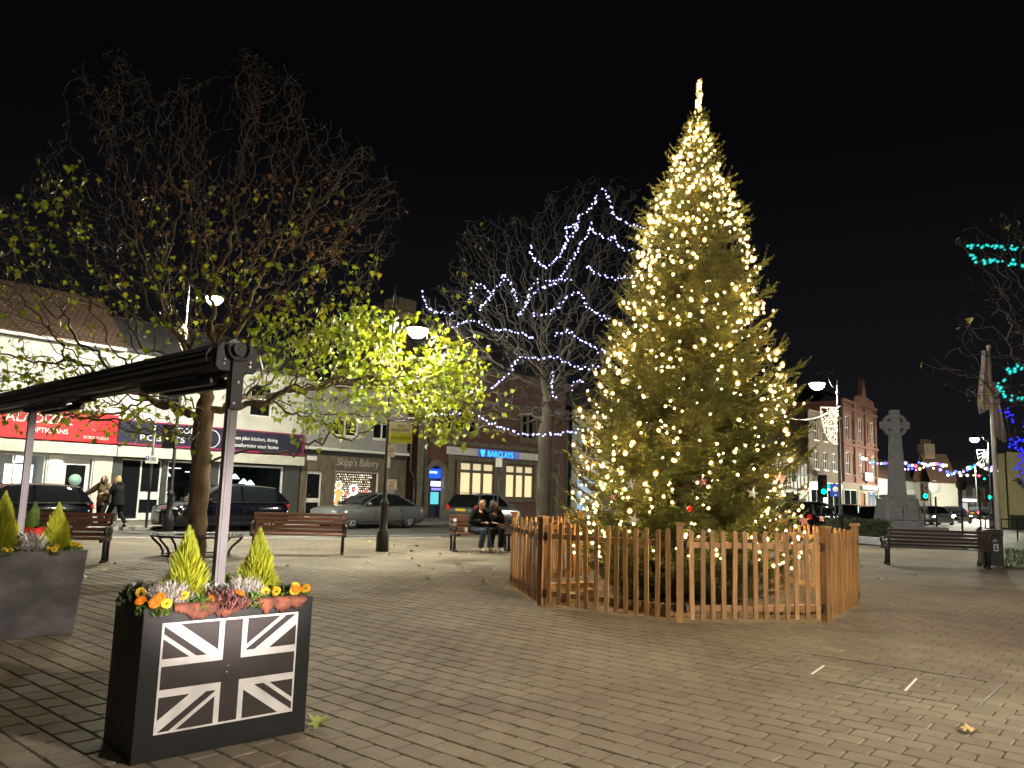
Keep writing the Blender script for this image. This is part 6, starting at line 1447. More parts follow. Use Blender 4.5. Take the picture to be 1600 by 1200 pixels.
# ------------------------------------------------------------------ trees
def inside(poly, x, y):
    c = False; j = len(poly)-1
    for i in range(len(poly)):
        xi, yi = poly[i]; xj, yj = poly[j]
        if (yi > y) != (yj > y) and x < (xj-xi)*(y-yi)/(yj-yi)+xi: c = not c
        j = i
    return c
def crown_points(poly, n, Y0, dY, r):
    xs = [p[0] for p in poly]; ys = [p[1] for p in poly]; cx, cy_ = sum(xs)/len(xs), sum(ys)/len(ys); out = []
    mx = max(math.hypot(p[0]-cx, p[1]-cy_) for p in poly)
    while len(out) < n:
        x, y = r.uniform(min(xs), max(xs)), r.uniform(min(ys), max(ys))
        if not inside(poly, x, y): continue
        f = min(1, math.hypot(x-cx, y-cy_)/mx); d = dY*math.sqrt(max(.05, 1-f*f))
        out.append(D(x, y, Y0+r.uniform(-1, 1)*d))
    return out
def colonize(trunk, attr, step=.2, infl=3.0, kill=.42, iters=150, r=random, wob=.28, grav=0.0):
    nodes = [Vector(p) for p in trunk]; par = [-1]+list(range(len(trunk)-1)); attr = [Vector(a) for a in attr]; stall = {}
    for it in range(iters):
        if not attr: break
        kd = kdtree.KDTree(len(nodes))
        for i, p in enumerate(nodes): kd.insert(p, i)
        kd.balance(); pull = {}; keep = []
        for a in attr:
            co, i, d = kd.find(a)
            if d < kill: continue
            keep.append(a)
            if d < infl or it < 25: pull.setdefault(i, []).append((a-co).normalized())
        if not pull: break
        attr = keep; grew = False
        for i, ds in pull.items():
            if i < 3: continue
            d = sum(ds, Vector())
            if d.length < 1e-4: d = Vector((r.gauss(0, 1), r.gauss(0, 1), r.gauss(0, 1)))
            d = d.normalized()+Vector((r.gauss(0, wob), r.gauss(0, wob), r.gauss(0, wob)-grav)); p = nodes[i]+d.normalized()*step*r.uniform(.8, 1.2)
            k = stall.get(i, 0)
            if k > 3: continue
            stall[i] = k+1; nodes.append(p); par.append(i); grew = True
        if not grew: break
    return nodes, par
def skeleton_mesh(nodes, par, r_tip, r_trunk, n_exp, m_thick, m_thin, parent, split=.035, tw=1.0):
    n_ = len(nodes); ch = [[] for _ in range(n_)]
    for i, p in enumerate(par):
        if p >= 0: ch[p].append(i)
    rad = [0]*n_
    for i in range(n_-1, -1, -1):
        rad[i] = r_tip if not ch[i] else sum(rad[c]**n_exp for c in ch[i])**(1/n_exp)
    k = r_trunk/rad[0]; ex = math.log(r_trunk/r_tip)/math.log(rad[0]/r_tip)
    rad = [r_tip*(q/r_tip)**ex for q in rad]; rad = [q*(1-.28*min(1, max(0, (nodes[i].z-3.2)/2))) if q > r_tip*1.6 else q for i, q in enumerate(rad)]
    big, thin = MB(), MB(); stack = [(0, None)]
    while stack:
        s_, p0 = stack.pop(); chain = [s_]; cur = s_
        while ch[cur]:
            cs = sorted(ch[cur], key=lambda c: -rad[c]); 
            for c in cs[1:]: stack.append((c, cur))
            cur = cs[0]; chain.append(cur)
        pts = ([nodes[p0]] if p0 is not None else [])+[nodes[c] for c in chain]; rr = ([min(rad[p0]*.8, rad[chain[0]]*1.25)] if p0 is not None else [])+[rad[c] for c in chain]
        if len(pts) < 2: continue
        # split where it becomes thin
        cut = next((i for i, q in enumerate(rr) if q < split), len(pts))
        if cut >= 2: big.tube(pts[:cut+1], rr[:cut+1], 10 if rr[0] > .12 else 6, caps=False)
        a = max(0, cut-1) if cut >= 2 else 0
        if len(pts)-a >= 2: thin.tube(pts[a:], rr[a:], 4 if rr[a] > .012 else 3, caps=False)
    big.build('trunk', m_thick, parent); thin.build('crown', m_thin, parent); return rad, ch
def leaf_mesh(m, seed, fold=.25):
    r = random.Random(seed); b = MB(); out = [(0, -.02), (.10, .05), (.36, -.02), (.24, .18), (.50, .34), (.26, .40), (.27, .58), (.10, .55), (0, .95), (-.10, .55), (-.27, .58), (-.26, .40), (-.50, .34), (-.24, .18), (-.36, -.02), (-.10, .05)]
    vs = [(0, .32, 0)]
    for x, y in out: vs.append((x*r.uniform(.9, 1.1), y*r.uniform(.92, 1.08), abs(x)*fold*r.uniform(.6, 1.4)+r.uniform(-.04, .04)-.12*y*y))
    n_ = len(out); b.add(vs, [(0, i+1, (i+1) % n_+1) for i in range(n_)], True); return b.mesh('leaf', m)
LEAF_T = {}
def add_leaves(parent, spots, m, n_single, size=(.13, .22), name='leaf'):
    """spots = [(position, size factor)]; nearest n_single as their own objects, the rest joined"""
    if m not in LEAF_T: LEAF_T[m] = [leaf_mesh(m, k) for k in range(5)]
    me = LEAF_T[m]; tv = [np.array([v.co[:] for v in q.vertices], dtype=np.float32) for q in me]; tf = np.array([list(p.vertices) for p in me[0].polygons], dtype=np.int32)
    spots = sorted(spots, key=lambda s_: (s_-CAMP).length-(100 if in_view(s_, -10) else 0)); AV = []; AF = []; o_ = 0
    for i, p in enumerate(spots):
        s_ = random.uniform(*size); e = Matrix.Rotation(random.uniform(0, 2*PI), 3, 'Z') @ Matrix.Rotation(random.gauss(-1.2, .6), 3, 'X') @ Matrix.Rotation(random.gauss(0, .5), 3, 'Y')
        if i < n_single:
            o = inst(name, random.choice(me), parent, p-parent.location, e.to_euler(), s_)
        else:
            v = tv[i % 5] @ np.array(e).T.astype(np.float32)*s_+np.array(p-parent.location, dtype=np.float32); AV.append(v); AF.append(tf+o_); o_ += len(v)
    if AV: raw('foliage', np.concatenate(AV), np.concatenate(AF).ravel(), 3, m, parent, True, 'stuff')
r1 = random.Random(11)
# --- plane tree at left -----------------------------------------------------------
tb = Vector((TREE_L.x, TREE_L.y, 0)); T1 = thing('plane_tree', 'big plane tree with withered brown crown growing through the round seat', 'tree', tb)
trunk_px = [(306, 868), (309, 800), (313, 720), (318, 655), (321, 625)]
tr = [D(x, y, 17.2)-tb for x, y in trunk_px]; tr[0] = Vector((0, 0, -.05)); trk = []
for i in range(len(tr)-1):
    for k in range(4): trk.append(tr[i].lerp(tr[i+1], k/4)+Vector((r1.gauss(0, .015), r1.gauss(0, .015), 0)))
polyL = [(-60, 600), (-110, 420), (-20, 320), (50, 240), (100, 190), (95, 95), (180, 60), (240, 110), (330, 110), (395, 60), (470, 110), (550, 190), (615, 280), (640, 340), (600, 420), (610, 480), (560, 560), (450, 560), (330, 520), (180, 560), (60, 600)]
LOBES = [([(110, 95), (150, 130), (190, 60), (250, 190), (240, 260), (180, 250), (140, 190)], 330, .8), ([(260, 110), (330, 125), (320, 260), (270, 250)], 170, -1.5), ([(360, 80), (400, 60), (430, 100), (480, 130), (470, 240), (380, 260), (365, 170)], 420, .5), ([(500, 190), (560, 210), (640, 290), (640, 340), (600, 400), (520, 400), (470, 300)], 480, -.8), ([(-60, 330), (20, 300), (60, 240), (130, 270), (170, 400), (90, 470), (-60, 480)], 420, -.5), ([(200, 260), (470, 250), (560, 420), (450, 540), (200, 520), (140, 400)], 900, 0)]
polyR = [(400, 540), (520, 500), (620, 470), (700, 500), (765, 540), (765, 610), (730, 690), (690, 700), (600, 640), (580, 670), (500, 690), (430, 640), (370, 600)]
polyLL = [(-80, 560), (60, 540), (200, 560), (300, 590), (330, 690), (230, 690), (120, 680), (0, 660), (-80, 640)]
att = [p-tb for p in crown_points(polyL, 1500, 17.2, 4.2, r1)+sum([crown_points(pl_, n_, 17.2+dy_, 3.0, r1) for pl_, n_, dy_ in LOBES], [])+crown_points(polyR, 1500, 18.8, 2.2, r1)+crown_points(polyLL, 900, 16.8, 3.0, r1)]
att = [a for a in att if a.z > 2.2]
nodes, par = colonize(trk, att, .17, 3.2, .28, 190, r1, .44)
rad, ch = skeleton_mesh(nodes, par, .0055, .205, 2.2, 'bark', 'twig', T1)
green, brown = [], []; balls = MB(); LAV = D(655, 518, 20.1)
polyG = [(330, 560), (400, 500), (470, 470), (560, 480), (620, 490), (700, 520), (765, 540), (765, 610), (730, 700), (690, 720), (610, 650), (580, 690), (500, 700), (420, 660), (370, 620)]
for i in range(len(nodes)):
    if rad[i] > .014: continue
    p = nodes[i]+tb; px, py = proj(p); dl = (p-LAV).length; d_ = r1.random(); jit = lambda s_: Vector((r1.gauss(0, s_), r1.gauss(0, s_), r1.gauss(-.06, s_)))
    if inside(polyG, px, py):
        for k in range(3 if dl < 2.6 else 2):
            if r1.random() < (.80 if dl < 2.6 else .60): green.append(p+jit(.14))
    elif py > 540 and px < 390:
        if d_ < .55: green.append(p+jit(.12))
    elif px < 150 and py > 250:
        if d_ < .22: (green if r1.random() < .75 else brown).append(p+jit(.1))
    elif py > 400: 
        if d_ < .26: green.append(p+jit(.1))
        elif d_ < .40: brown.append(p+jit(.12))
    elif py > 280 and 200 < px < 560:
        if d_ < .30: brown.append(p+jit(.12))
        elif d_ < .34: green.append(p)
    elif d_ < .015: brown.append(p)
    if r1.random() < .05 and not ch[i]: balls.ball(nodes[i]+Vector((0, 0, -.09)), .022, 6, 4); balls.tube([nodes[i], nodes[i]+Vector((0, 0, -.08))], .003, 3)
balls.build('seed_balls', 'twig', T1, kind='stuff')
green = [g for g in green if not (600 < proj(g)[0] < 648 and 648 < proj(g)[1] < 705 and g.y < 20.2) and (g-LAV).length > .42 and not (abs(proj(g)[0]-655) < 20 and abs(proj(g)[1]-520) < 18 and g.y < LAV.y)]
add_leaves(T1, green, 'leaf', 300, (.11, .19)); add_leaves(T1, brown, 'leaf_brown', 0, (.07, .14))
# --- bare tree with blue white lights ----------------------------------------------
q = D(851, 830, 23.2); tb2 = Vector((q.x, 23.2, 0)); T2 = thing('bare_tree', 'bare tree wound with blue white fairy lights between bank and christmas tree', 'tree', tb2)
tr = [D(x, y, 23.2)-tb2 for x, y in ((850, 820), (852, 740), (855, 660), (858, 600))]; tr[0].z = -.1; trk = []
for i in range(len(tr)-1):
    for k in range(4): trk.append(tr[i].lerp(tr[i+1], k/4)+Vector((r1.gauss(0, .02), r1.gauss(0, .02), 0)))
polyM = [(655, 470), (700, 420), (720, 345), (790, 325), (830, 330), (850, 300), (930, 265), (1000, 290), (1060, 380), (1080, 520), (1040, 620), (960, 680), (850, 650), (760, 690), (690, 650), (640, 580)]
att = [p-tb2 for p in crown_points(polyM, 4600, 23.2, 3.6, r1)]
nodes, par = colonize(trk, att, .18, 3.2, .30, 170, r1, .52)
rad, ch = skeleton_mesh(nodes, par, .007, .24, 2.2, 'bark_grey', 'twig_grey', T2)
sp_ = []
for i in range(len(nodes)):
    px, py = proj(nodes[i]+tb2)
    if rad[i] < .015 and ((640 < px < 800 and py > 600 and r1.random() < .22) or (px < 760 and r1.random() < .05)): sp_.append(nodes[i]+tb2+Vector((r1.gauss(0, .1), r1.gauss(0, .1), -.08)))
add_leaves(T2, sp_, 'leaf', 120)
# --- tree at the right edge ----------------------------------------------------------
q = D(1730, 880, 17.5); tb3 = Vector((q.x, 17.5, 0)); T3_ = thing('lime_tree', 'bare tree reaching in from the right edge, hung with teal and blue lights', 'tree', tb3)
trk = [Vector((r1.gauss(0, .02), r1.gauss(0, .02), z)) for z in np.linspace(-.1, 3.6, 18)]
polyN = [(1470, 560), (1440, 575), (1500, 640), (1520, 600), (1480, 500), (1500, 420), (1475, 365), (1530, 330), (1580, 310), (1760, 180), (1950, 300), (1980, 600), (1800, 720), (1600, 720), (1560, 660)]
att = [p-tb3 for p in crown_points(polyN, 1500, 17.5, 3.2, r1)]
nodes, par = colonize(trk, att, .19, 3.4, .36, 140, r1, .42)
rad, ch = skeleton_mesh(nodes, par, .0065, .2, 2.2, 'bark_grey', 'twig_grey', T3_)
if 'leaf_pale' not in M: M['leaf_pale'] = mat('pale_yellow_leaf', (.42, .42, .14), .5, 0, (.36, .34, .1), 3, obj_random=.3, transl=.3)
big_l = [D(x, y, 16.9) for x, y in ((1590, 345), (1516, 496), (1498, 512), (1441, 566), (1534, 622), (1575, 352), (1500, 372), (1545, 610))]
kd3 = kdtree.KDTree(len(nodes))
for i, p in enumerate(nodes): kd3.insert(p, i)
kd3.balance(); tw_ = MB()
for q in big_l:
    co, i, d = kd3.find(q-tb3); e = q-tb3; m1, m2 = co.lerp(e, .35)+Vector((0, 0, .06*d)), co.lerp(e, .7)+Vector((.03*d, 0, -.05*d))
    tw_.tube([co, m1, m2, e], [.009, .008, .007, .005], 4, caps=False)
    if d > .5: tw_.tube([m1, m1+Vector((-.18, .1, .22)), m1+Vector((-.3, .1, .26))], [.007, .006, .005], 3, caps=False); tw_.tube([m2, m2+Vector((-.12, -.1, -.2)), m2+Vector((-.26, -.1, -.24))], [.006, .006, .005], 3, caps=False)
tw_.build('branch', 'twig_grey', T3_)
add_leaves(T3_, big_l, 'leaf_pale', 20, (.13, .19))
bl = MB()
for i in range(len(nodes)):
    if not ch[i] and r1.random() < .35: bl.ball(nodes[i]+Vector((0, 0, -.08)), .022, 6, 4)
bl.build('seed_balls', 'twig', T3_, kind='stuff')
# ------------------------------------------------------------------ christmas tree
topz = 8.62; XT = thing('christmas_tree', 'tall fir christmas tree inside the picket fence, covered in warm lights', 'tree', TC)
top = D(1093, 128, TC.y)-TC
def axis(z): return Vector((top.x*z/topz, 0, 0))
RT = [(8.62, .02), (8.1, .05), (7.75, .10), (7.55, .22), (7.2, .36), (6.85, .46), (6.35, .70), (5.85, .90), (4.75, 1.16), (4.15, 1.33), (3.5, 1.54), (2.6, 1.80), (1.95, 1.84), (1.3, 1.82), (.6, 1.80), (.15, 1.6)]
def Rz(z):
    for (a, ra), (c, rc_) in zip(RT, RT[1:]):
        if z >= c: return rc_+(ra-rc_)*max(0, min(1, (z-c)/(a-c)))
    return RT[-1][1]
b = MB(); b.tube([axis(z)+Vector((0, 0, z)) for z in np.linspace(-.05, 8.55, 24)], [.125*(1-z/8.9)+.006 for z in np.linspace(0, 8.55, 24)], 12); b.build('trunk', 'fir_bark', XT)
wood = MB(); shoots = []   # (pos, dir, length)
z = .16; wi = 0; r2 = random.Random(5)
while z < 7.9:
    R = Rz(z); nb = max(4, int(6+R*3.6)); a0 = r2.uniform(0, 6.28)
    for k in range(nb):
        a = a0+2*PI*k/nb+r2.gauss(0, .16); L = Rz(z+.15*R)*r2.uniform(.72, 1.06)*(1.12 if r2.random() < .08 else 1); d = Vector((math.cos(a), math.sin(a), 0)); side = Vector((-d.y, d.x, 0))
        zz = z+r2.gauss(0, .05); dr = (.10 if z > 5.5 else -.10)*L; upt = .16*L*r2.uniform(.6, 1.4)+(.25*L if z > 6.8 else 0)
        def pt(t): return axis(zz)+d*(L*t)+Vector((0, 0, zz+dr*math.sin(t*PI*.8)+upt*t**3+.10*L*t))
        pts = [pt(t) for t in (0, .25, .5, .75, 1)]; wood.tube(pts, [.016*L**.5, .013*L**.5, .010, .007, .004], 4, caps=False)
        n_ = max(3, int(L/.085))
        for i in range(n_):
            t = .16+.84*(i+.5)/n_; p = pt(t); tang = (pt(min(1, t+.05))-pt(t-.05)).normalized()
            sl = (.30*L*(1-t)**.8+.10)*r2.uniform(.7, 1.2); sl = min(sl, .55)
            for sg in (-1, 1):
                if r2.random() < .06: continue
                dd = (tang*.75+side*sg*.8+Vector((0, 0, r2.gauss(-.05, .12)))).normalized(); m_ = max(1, int(round(sl/.13)))
                for j in range(m_): 
                    f = j/m_; q = p+dd*sl*f+Vector((0, 0, -.06*sl*f*f)); shoots.append((q, (dd+Vector((r2.gauss(0, .10), r2.gauss(0, .10), r2.gauss(-.06, .12)))).normalized(), sl/m_*1.25))
            if i % 2 == 0: shoots.append((p, tang, .15))
        if r2.random() < .38: shoots.append((pt(.96), (d*.35+Vector((r2.gauss(0, .2), r2.gauss(0, .2), 1))).normalized(), r2.uniform(.14, .34)*(1 if z < 7 else .6)))
        shoots.append((pt(1), (pt(1)-pt(.93)).normalized()+Vector((0, 0, .12)), .17 if z < 7.2 else .06))
    z += .115+.03*R*.5; wi += 1
for k in range(60): zz = r2.uniform(7.6, 8.6); a = r2.uniform(0, 6.28); shoots.append((axis(zz)+Vector((0, 0, zz)), Vector((math.cos(a)*.5, math.sin(a)*.5, 1.6)).normalized(), .07))
wood.build('branches', 'fir_bark', XT, kind='stuff')
# needles: every shoot carries a brush of thin blades
NS = len(shoots); NN = 30
P_ = np.array([s_[0][:] for s_ in shoots]); D_ = np.array([s_[1].normalized()[:] for s_ in shoots]); L_ = np.array([s_[2] for s_ in shoots])
ref = np.tile(np.array([0, 0, 1.0]), (NS, 1)); ref[np.abs(D_[:, 2]) > .9] = (1, 0, 0)
X_ = np.cross(D_, ref); X_ /= np.linalg.norm(X_, axis=1, keepdims=True); Y_ = np.cross(D_, X_)
AV = np.empty((NS, NN, 3, 3), dtype=np.float32)
for j in range(NN):
    f = rng.uniform(0, 1, NS); a = rng.uniform(0, 2*PI, NS); flat = .75
    rd = X_*np.cos(a)[:, None]+Y_*(np.sin(a)*flat)[:, None]; base = P_+D_*(f*L_)[:, None]; nd = D_*.62+rd*.78; nd /= np.linalg.norm(nd, axis=1, keepdims=True)
    w = np.cross(nd, rd+.3*rng.normal(size=(NS, 3))); w /= np.linalg.norm(w, axis=1, keepdims=True)+1e-9; ln = rng.uniform(.034, .058, NS); wd = .0062
    AV[:, j, 0] = base-w*wd; AV[:, j, 1] = base+w*wd; AV[:, j, 2] = base+nd*ln[:, None]
raw('crown', AV.reshape(-1, 3), np.arange(NS*NN*3), 3, 'needle', XT)
print('shoots', NS, 'tris', NS*NN)
# lights on the christmas tree
XL = thing('fairy_lights', 'string of warm white fairy lights wound round the christmas tree', 'string lights', TC)
bulbs = []; spiral = []; z = .42; a = 0.0
surf = [s_ for s_ in shoots]
kdS = kdtree.KDTree(NS)
for i, s_ in enumerate(shoots): kdS.insert(s_[0]+s_[1]*s_[2], i)
kdS.balance()
z = .45; a = 0; ph = 0
while z < 8.58:
    R = Rz(z); a += .16/max(R, .12); z += .0058 if z < 7.3 else .0125
    q = axis(z)+Vector((R*.92*math.cos(a), R*.92*math.sin(a), z+.34*math.sin(a*2.3)*min(1, (8.6-z)/3)+r2.gauss(0, .05)))
    if z > 7.5: q = axis(z)+Vector((R*.8*math.cos(a), R*.8*math.sin(a), z))
    co, i, d = kdS.find(q); spiral.append(co.lerp(q, .25) if d < .5 else q)
cand = [s_ for s_ in shoots]
for i in range(6500):
    zz = r2.uniform(.5, 8.6) if r2.random() < .72 else r2.uniform(5.2, 8.6)
    R = Rz(zz); wgt = 1.0 if zz < 7.3 else .9
    if r2.random() > (R/1.95*.55+.12)*wgt: continue
    a = r2.uniform(0, 2*PI); q = axis(zz)+Vector((R*r2.uniform(.78, 1.02)*math.cos(a), R*r2.uniform(.78, 1.02)*math.sin(a), zz))
    nz = mnoise.noise(q*1.5+Vector((3.1, 7.7, 1.3)))
    if zz < 6.3 and nz < r2.gauss(-.16, .16): continue
    co, i, d = kdS.find(q); bulbs.append(co.lerp(q, .2) if d < .4 else q)
while len(bulbs) > 1550: bulbs.pop(r2.randrange(len(bulbs)))
for k in range(44):
    zz = r2.uniform(7.35, 8.62); R = Rz(zz); a = r2.uniform(0, 2*PI); bulbs.append(axis(zz)+Vector((R*.9*math.cos(a), R*.9*math.sin(a), zz)))
print('bulbs', len(bulbs))
b = MB(); b.tube([p+Vector((0, 0, -.02)) for p in spiral], .004, 3, caps=False); b.build('cable', 'cable', XL)
b = MB(); b.lathe([(0, .018), (.009, .010), (.009, -.004), (.0, -.012)], 6); b.cur = 1; b.lathe([(0, .040), (.018, .034), (.026, .018), (.025, .0), (.015, -.02), (.0, -.026)], 10); bulb_me = b.mesh('bulb', ['bulb_warm', 'halo_warm'])
def vis(p): return (p+TC-CAMP).length
bulbs.sort(key=vis); rest = MB()
for i, p in enumerate(bulbs):
    s_ = r2.choice((.5, .6, .7, .7, .85, .85, 1.0, 1.0, 1.2, 1.55)); e = (r2.gauss(0, .7), r2.gauss(0, .7), 0)
    if i < 300: inst('bulb', bulb_me, XL, p, e, s_)
    else:
        rest.cur = 0; rest.lathe([(0, .018*s_), (.009*s_, .010*s_), (.009*s_, -.004*s_), (.0, -.012*s_)], 4, p)
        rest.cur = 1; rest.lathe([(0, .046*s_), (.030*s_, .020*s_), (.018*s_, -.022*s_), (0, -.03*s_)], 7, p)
rest.build('bulbs', ['bulb_warm', 'halo_warm'], XL, kind='stuff')
# star ornaments
def star(label, px, py, Y, size, m, tilt=0.0):
    q = D(px, py, Y); t = thing('star_ornament', label, 'ornament', q); b = MB(); pts = []
    for k in range(10): a_ = PI/2+k*PI/5; r_ = size*(1 if k % 2 == 0 else .42); pts.append((r_*math.cos(a_), r_*math.sin(a_)))
    n0 = len(pts); vs = [(p[0], 0, p[1]) for p in pts]+[(0, -size*.16, 0), (0, size*.16, 0)]; b.add(vs, [(k, (k+1) % n0, n0) for k in range(n0)]+[((k+1) % n0, k, n0+1) for k in range(n0)]); o = b.build('star', m, t); o.rotation_euler = (0, tilt, random.uniform(-.5, .5))
    b = MB(); b.tube([(0, 0, size), (0, .02, size+.12)], .004, 4); b.build('thread', 'cable', t)
R0_ = lambda px, py: TC.y-1.75
for (lab, px, py, s_, m, tl) in (('silver star low on the left side of christmas tree', 985, 757, .085, 'star_silver', .1), ('small rose star left of the silver star', 957, 777, .065, 'star_pink', -.3), ('silver star hanging just above the fence at left', 990, 812, .09, 'star_silver', .3),
        ('gold star resting above the left pickets', 909, 804, .08, 'star_gold', .2), ('large rose star on the right side of christmas tree', 1218, 747, .10, 'star_pink', .1), ('silver star in the lower middle right of christmas tree', 1176, 771, .085, 'star_silver', .2),
        ('dull rose star in the lower middle of christmas tree', 1098, 753, .075, 'star_pink', -.2), ('rose star at the right tips of christmas tree', 1257, 762, .08, 'star_pink', .3), ('rose star low above the right fence post', 1256, 814, .10, 'star_pink', -.2), ('tiny rose star dangling clear at the right', 1284, 811, .05, 'star_pink', 0)):
    dx = abs(px-1075)/97; Y = TC.y-math.sqrt(max(.1, 1.95**2-min(dx, 1.9)**2))*.98
    star(lab, px, py, Y, s_, m, tl)
t = thing('bauble', 'red shiny bauble low in the middle of christmas tree', 'ornament', D(1078, 795, TC.y-1.85)); b = MB(); b.ball((0, 0, 0), .04, 14, 10); b.lathe([(.012, .038), (.012, .055)], 8); b.build('ball', 'bauble', t)
# ------------------------------------------------------------------ fairy lights in the other trees
b = MB(); b.ball((0, 0, 0), .017, 6, 4); b.cur = 1; b.ball((0, 0, 0), .028, 8, 6); blue_me = b.mesh('bulb', ['bulb_blue', 'halo_blue']); b = MB(); b.ball((0, 0, 0), .015, 6, 4); b.cur = 1; b.ball((0, 0, 0), .036, 8, 6); cyan_me = b.mesh('bulb', ['bulb_cyan', 'halo_cyan']); b = MB(); b.ball((0, 0, 0), .011, 6, 4); b.cur = 1; b.ball((0, 0, 0), .028, 8, 6); deep_me = b.mesh('bulb', ['bulb_deep', 'halo_deep'])
def strand(label, pts, Y, me, gap, group, cat='string lights', jy=.25, jit=.02, lift=None):
    W_ = []; 
    for i, (x, y) in enumerate(pts): W_.append(D(x, y, Y+(.5*math.sin(i*1.9+pts[0][0]))*jy*2))
    t = thing('fairy_lights', label, 'string lights', W_[0], 0, group); o = W_[0]; path = [W_[0]]
    for i in range(len(W_)-1):
        p0, p1, p2, p3 = W_[max(0, i-1)], W_[i], W_[i+1], W_[min(len(W_)-1, i+2)]
        for k in range(1, 9):
            f = k/8; path.append(.5*((2*p1)+(p2-p0)*f+(2*p0-5*p1+4*p2-p3)*f*f+(3*p1-p0-3*p2+p3)*f**3))
    acc = 0; prev = path[0]; nxt = 0.0; cp = MB(); cp.tube([p-o for p in path], .006, 3, caps=False); cp.build('cable', 'cable', t)
    for p in path[1:]:
        seg = (p-prev).length
        while nxt <= acc+seg:
            q = prev.lerp(p, (nxt-acc)/max(seg, 1e-6))+Vector((random.gauss(0, jit), random.gauss(0, jit), random.gauss(0, jit)))
            inst('bulb', me, t, q-o, (0, 0, 0), random.uniform(.7, 1.25)); nxt += gap*random.uniform(.75, 1.25)
        acc += seg; prev = p
def C4(*pp): return [(620+x/2.7275, 260+y/2.7275) for x, y in pp]
ST = [C4((880, 95), (905, 150), (935, 215), (990, 245), (1060, 265)), C4((850, 130), (840, 165), (790, 200), (770, 240), (770, 280)), C4((725, 250), (725, 300), (715, 350), (690, 385), (640, 430), (600, 405), (575, 375), (570, 330)),
      C4((825, 235), (815, 285), (790, 320), (760, 380), (720, 440), (690, 490), (640, 510), (590, 530), (545, 600)), C4((825, 270), (860, 290), (900, 310), (925, 295), (945, 340), (1000, 360)), C4((600, 475), (570, 530), (550, 580), (520, 640)),
      C4((310, 570), (345, 500), (400, 550), (350, 610)), C4((390, 560), (440, 500), (460, 465), (490, 510), (510, 570)), C4((110, 535), (130, 600), (180, 620), (250, 630)), C4((810, 425), (850, 455), (905, 475), (950, 480), (1000, 470)),
      C4((575, 630), (640, 630), (690, 600), (735, 550), (780, 545), (820, 600), (870, 640), (910, 650)), C4((240, 690), (320, 660), (400, 690), (480, 700), (540, 715), (580, 735)), C4((680, 720), (730, 700), (780, 735), (850, 780), (910, 800)),
      C4((300, 960), (400, 945), (470, 890), (520, 820), (600, 820), (680, 815), (760, 855), (860, 855)), C4((670, 880), (660, 960), (690, 985)), C4((745, 950), (770, 910), (800, 930)), C4((150, 1060), (200, 1060), (300, 1045), (370, 1080), (450, 1115), (540, 1140), (640, 1140), (720, 1135), (830, 1115)), C4((640, 490), (750, 480)), C4((720, 260), (770, 250), (700, 370))]
NM = ['blue white strand from the treetop towards the christmas tree', 'short blue white strand just left of the treetop', 'blue white strand in a hook left of the upper crown', 'long blue white strand slanting down through the crown', 'blue white strand zigzagging right below the treetop', 'short steep blue white strand in the middle of the crown',
      'blue white strand looping at the far left crown', 'blue white strand peaking in the left crown', 'blue white strand above the yellow lamp lit leaves', 'wavy blue white strand at the right middle crown', 'blue white strand rising and falling in mid crown', 'level blue white strand right of the street lamp', 'sparse blue white strand low at the right crown',
      'bright blue white strand arching over the lower crown', 'short blue white strand hanging left of the trunk', 'short blue white strand hanging by the trunk', 'long low blue white strand sagging above the bank sign', 'tiny level blue white strand in mid crown', 'blue white strand crossing near the treetop left']
for i, (nm, pts) in enumerate(zip(NM, ST)): strand(nm, pts, 21.6+.5*math.sin(i*2.3), blue_me, .094, 'blue white strands of the bare tree', jit=.025)
for nm, pts in (('upper teal strand at the right edge', [(1512, 386), (1540, 384), (1600, 388), (1680, 392)]), ('second teal strand looping under the first', [(1512, 390), (1522, 405), (1560, 408), (1600, 413), (1680, 420)]), ('teal strand hooking left above the blue lights', [(1640, 560), (1600, 574), (1572, 580)]), ('lower teal strand curving below', [(1568, 592), (1562, 602), (1572, 617), (1590, 623), (1640, 618)])): strand(nm, pts, 16.3, cyan_me, .075, 'teal strands of the right tree', jit=.035)
for nm, pts in (('deep blue strand starting under the teal lights', [(1570, 640), (1580, 652), (1600, 662), (1640, 665)]), ('deep blue cluster strand right of the flagpole', [(1576, 688), (1592, 690), (1586, 700), (1600, 712), (1592, 735), (1606, 750)]), ('deep blue strand along the right edge', [(1600, 690), (1620, 720), (1598, 760)])): strand(nm, pts, 16.5, deep_me, .055, 'deep blue strands of the right tree', jit=.05)
# coloured festoon over the far street
CL = {'blue': (.05, .1, 1), 'green': (0, .85, .4), 'red': (1, .06, .12), 'white': (.95, .97, 1), 'amber': (1, .7, .25), 'violet': (.3, .15, 1)}
fm_ = {k: emit('festoon_'+k, v, 4.5) for k, v in CL.items()}; fme = {}
for k in CL: b = MB(); b.ball((0, 0, 0), .15, 10, 7); b.cur = 0; fme[k] = b.mesh('bulb', fm_[k])
def festoon(label, pts, Y, n_):
    W_ = [D(x, y, Y) for x, y in pts]; o = W_[0]; t = thing('festoon_lights', label, 'string lights', o, 0, 'festoons over the far street'); path = []
    for i in range(len(W_)-1):
        for k in range(10): f = k/10; path.append(W_[i].lerp(W_[i+1], f)-Vector((0, 0, 1.1*f*(1-f)*.8)))
    path.append(W_[-1]); b = MB(); b.tube([p-o for p in path], .02, 3, caps=False); b.build('cable', 'cable', t)
    for i in range(n_):
        f = (i+.5)/n_*(len(path)-1); k = int(f); p = path[k].lerp(path[k+1], f-k)-o+Vector((0, 0, -.15+random.gauss(0, .12))); inst('bulb', fme[random.choice(('blue', 'blue', 'green', 'red', 'white', 'white', 'amber', 'violet'))], t, p, (0, 0, 0), random.uniform(.6, 1.15))
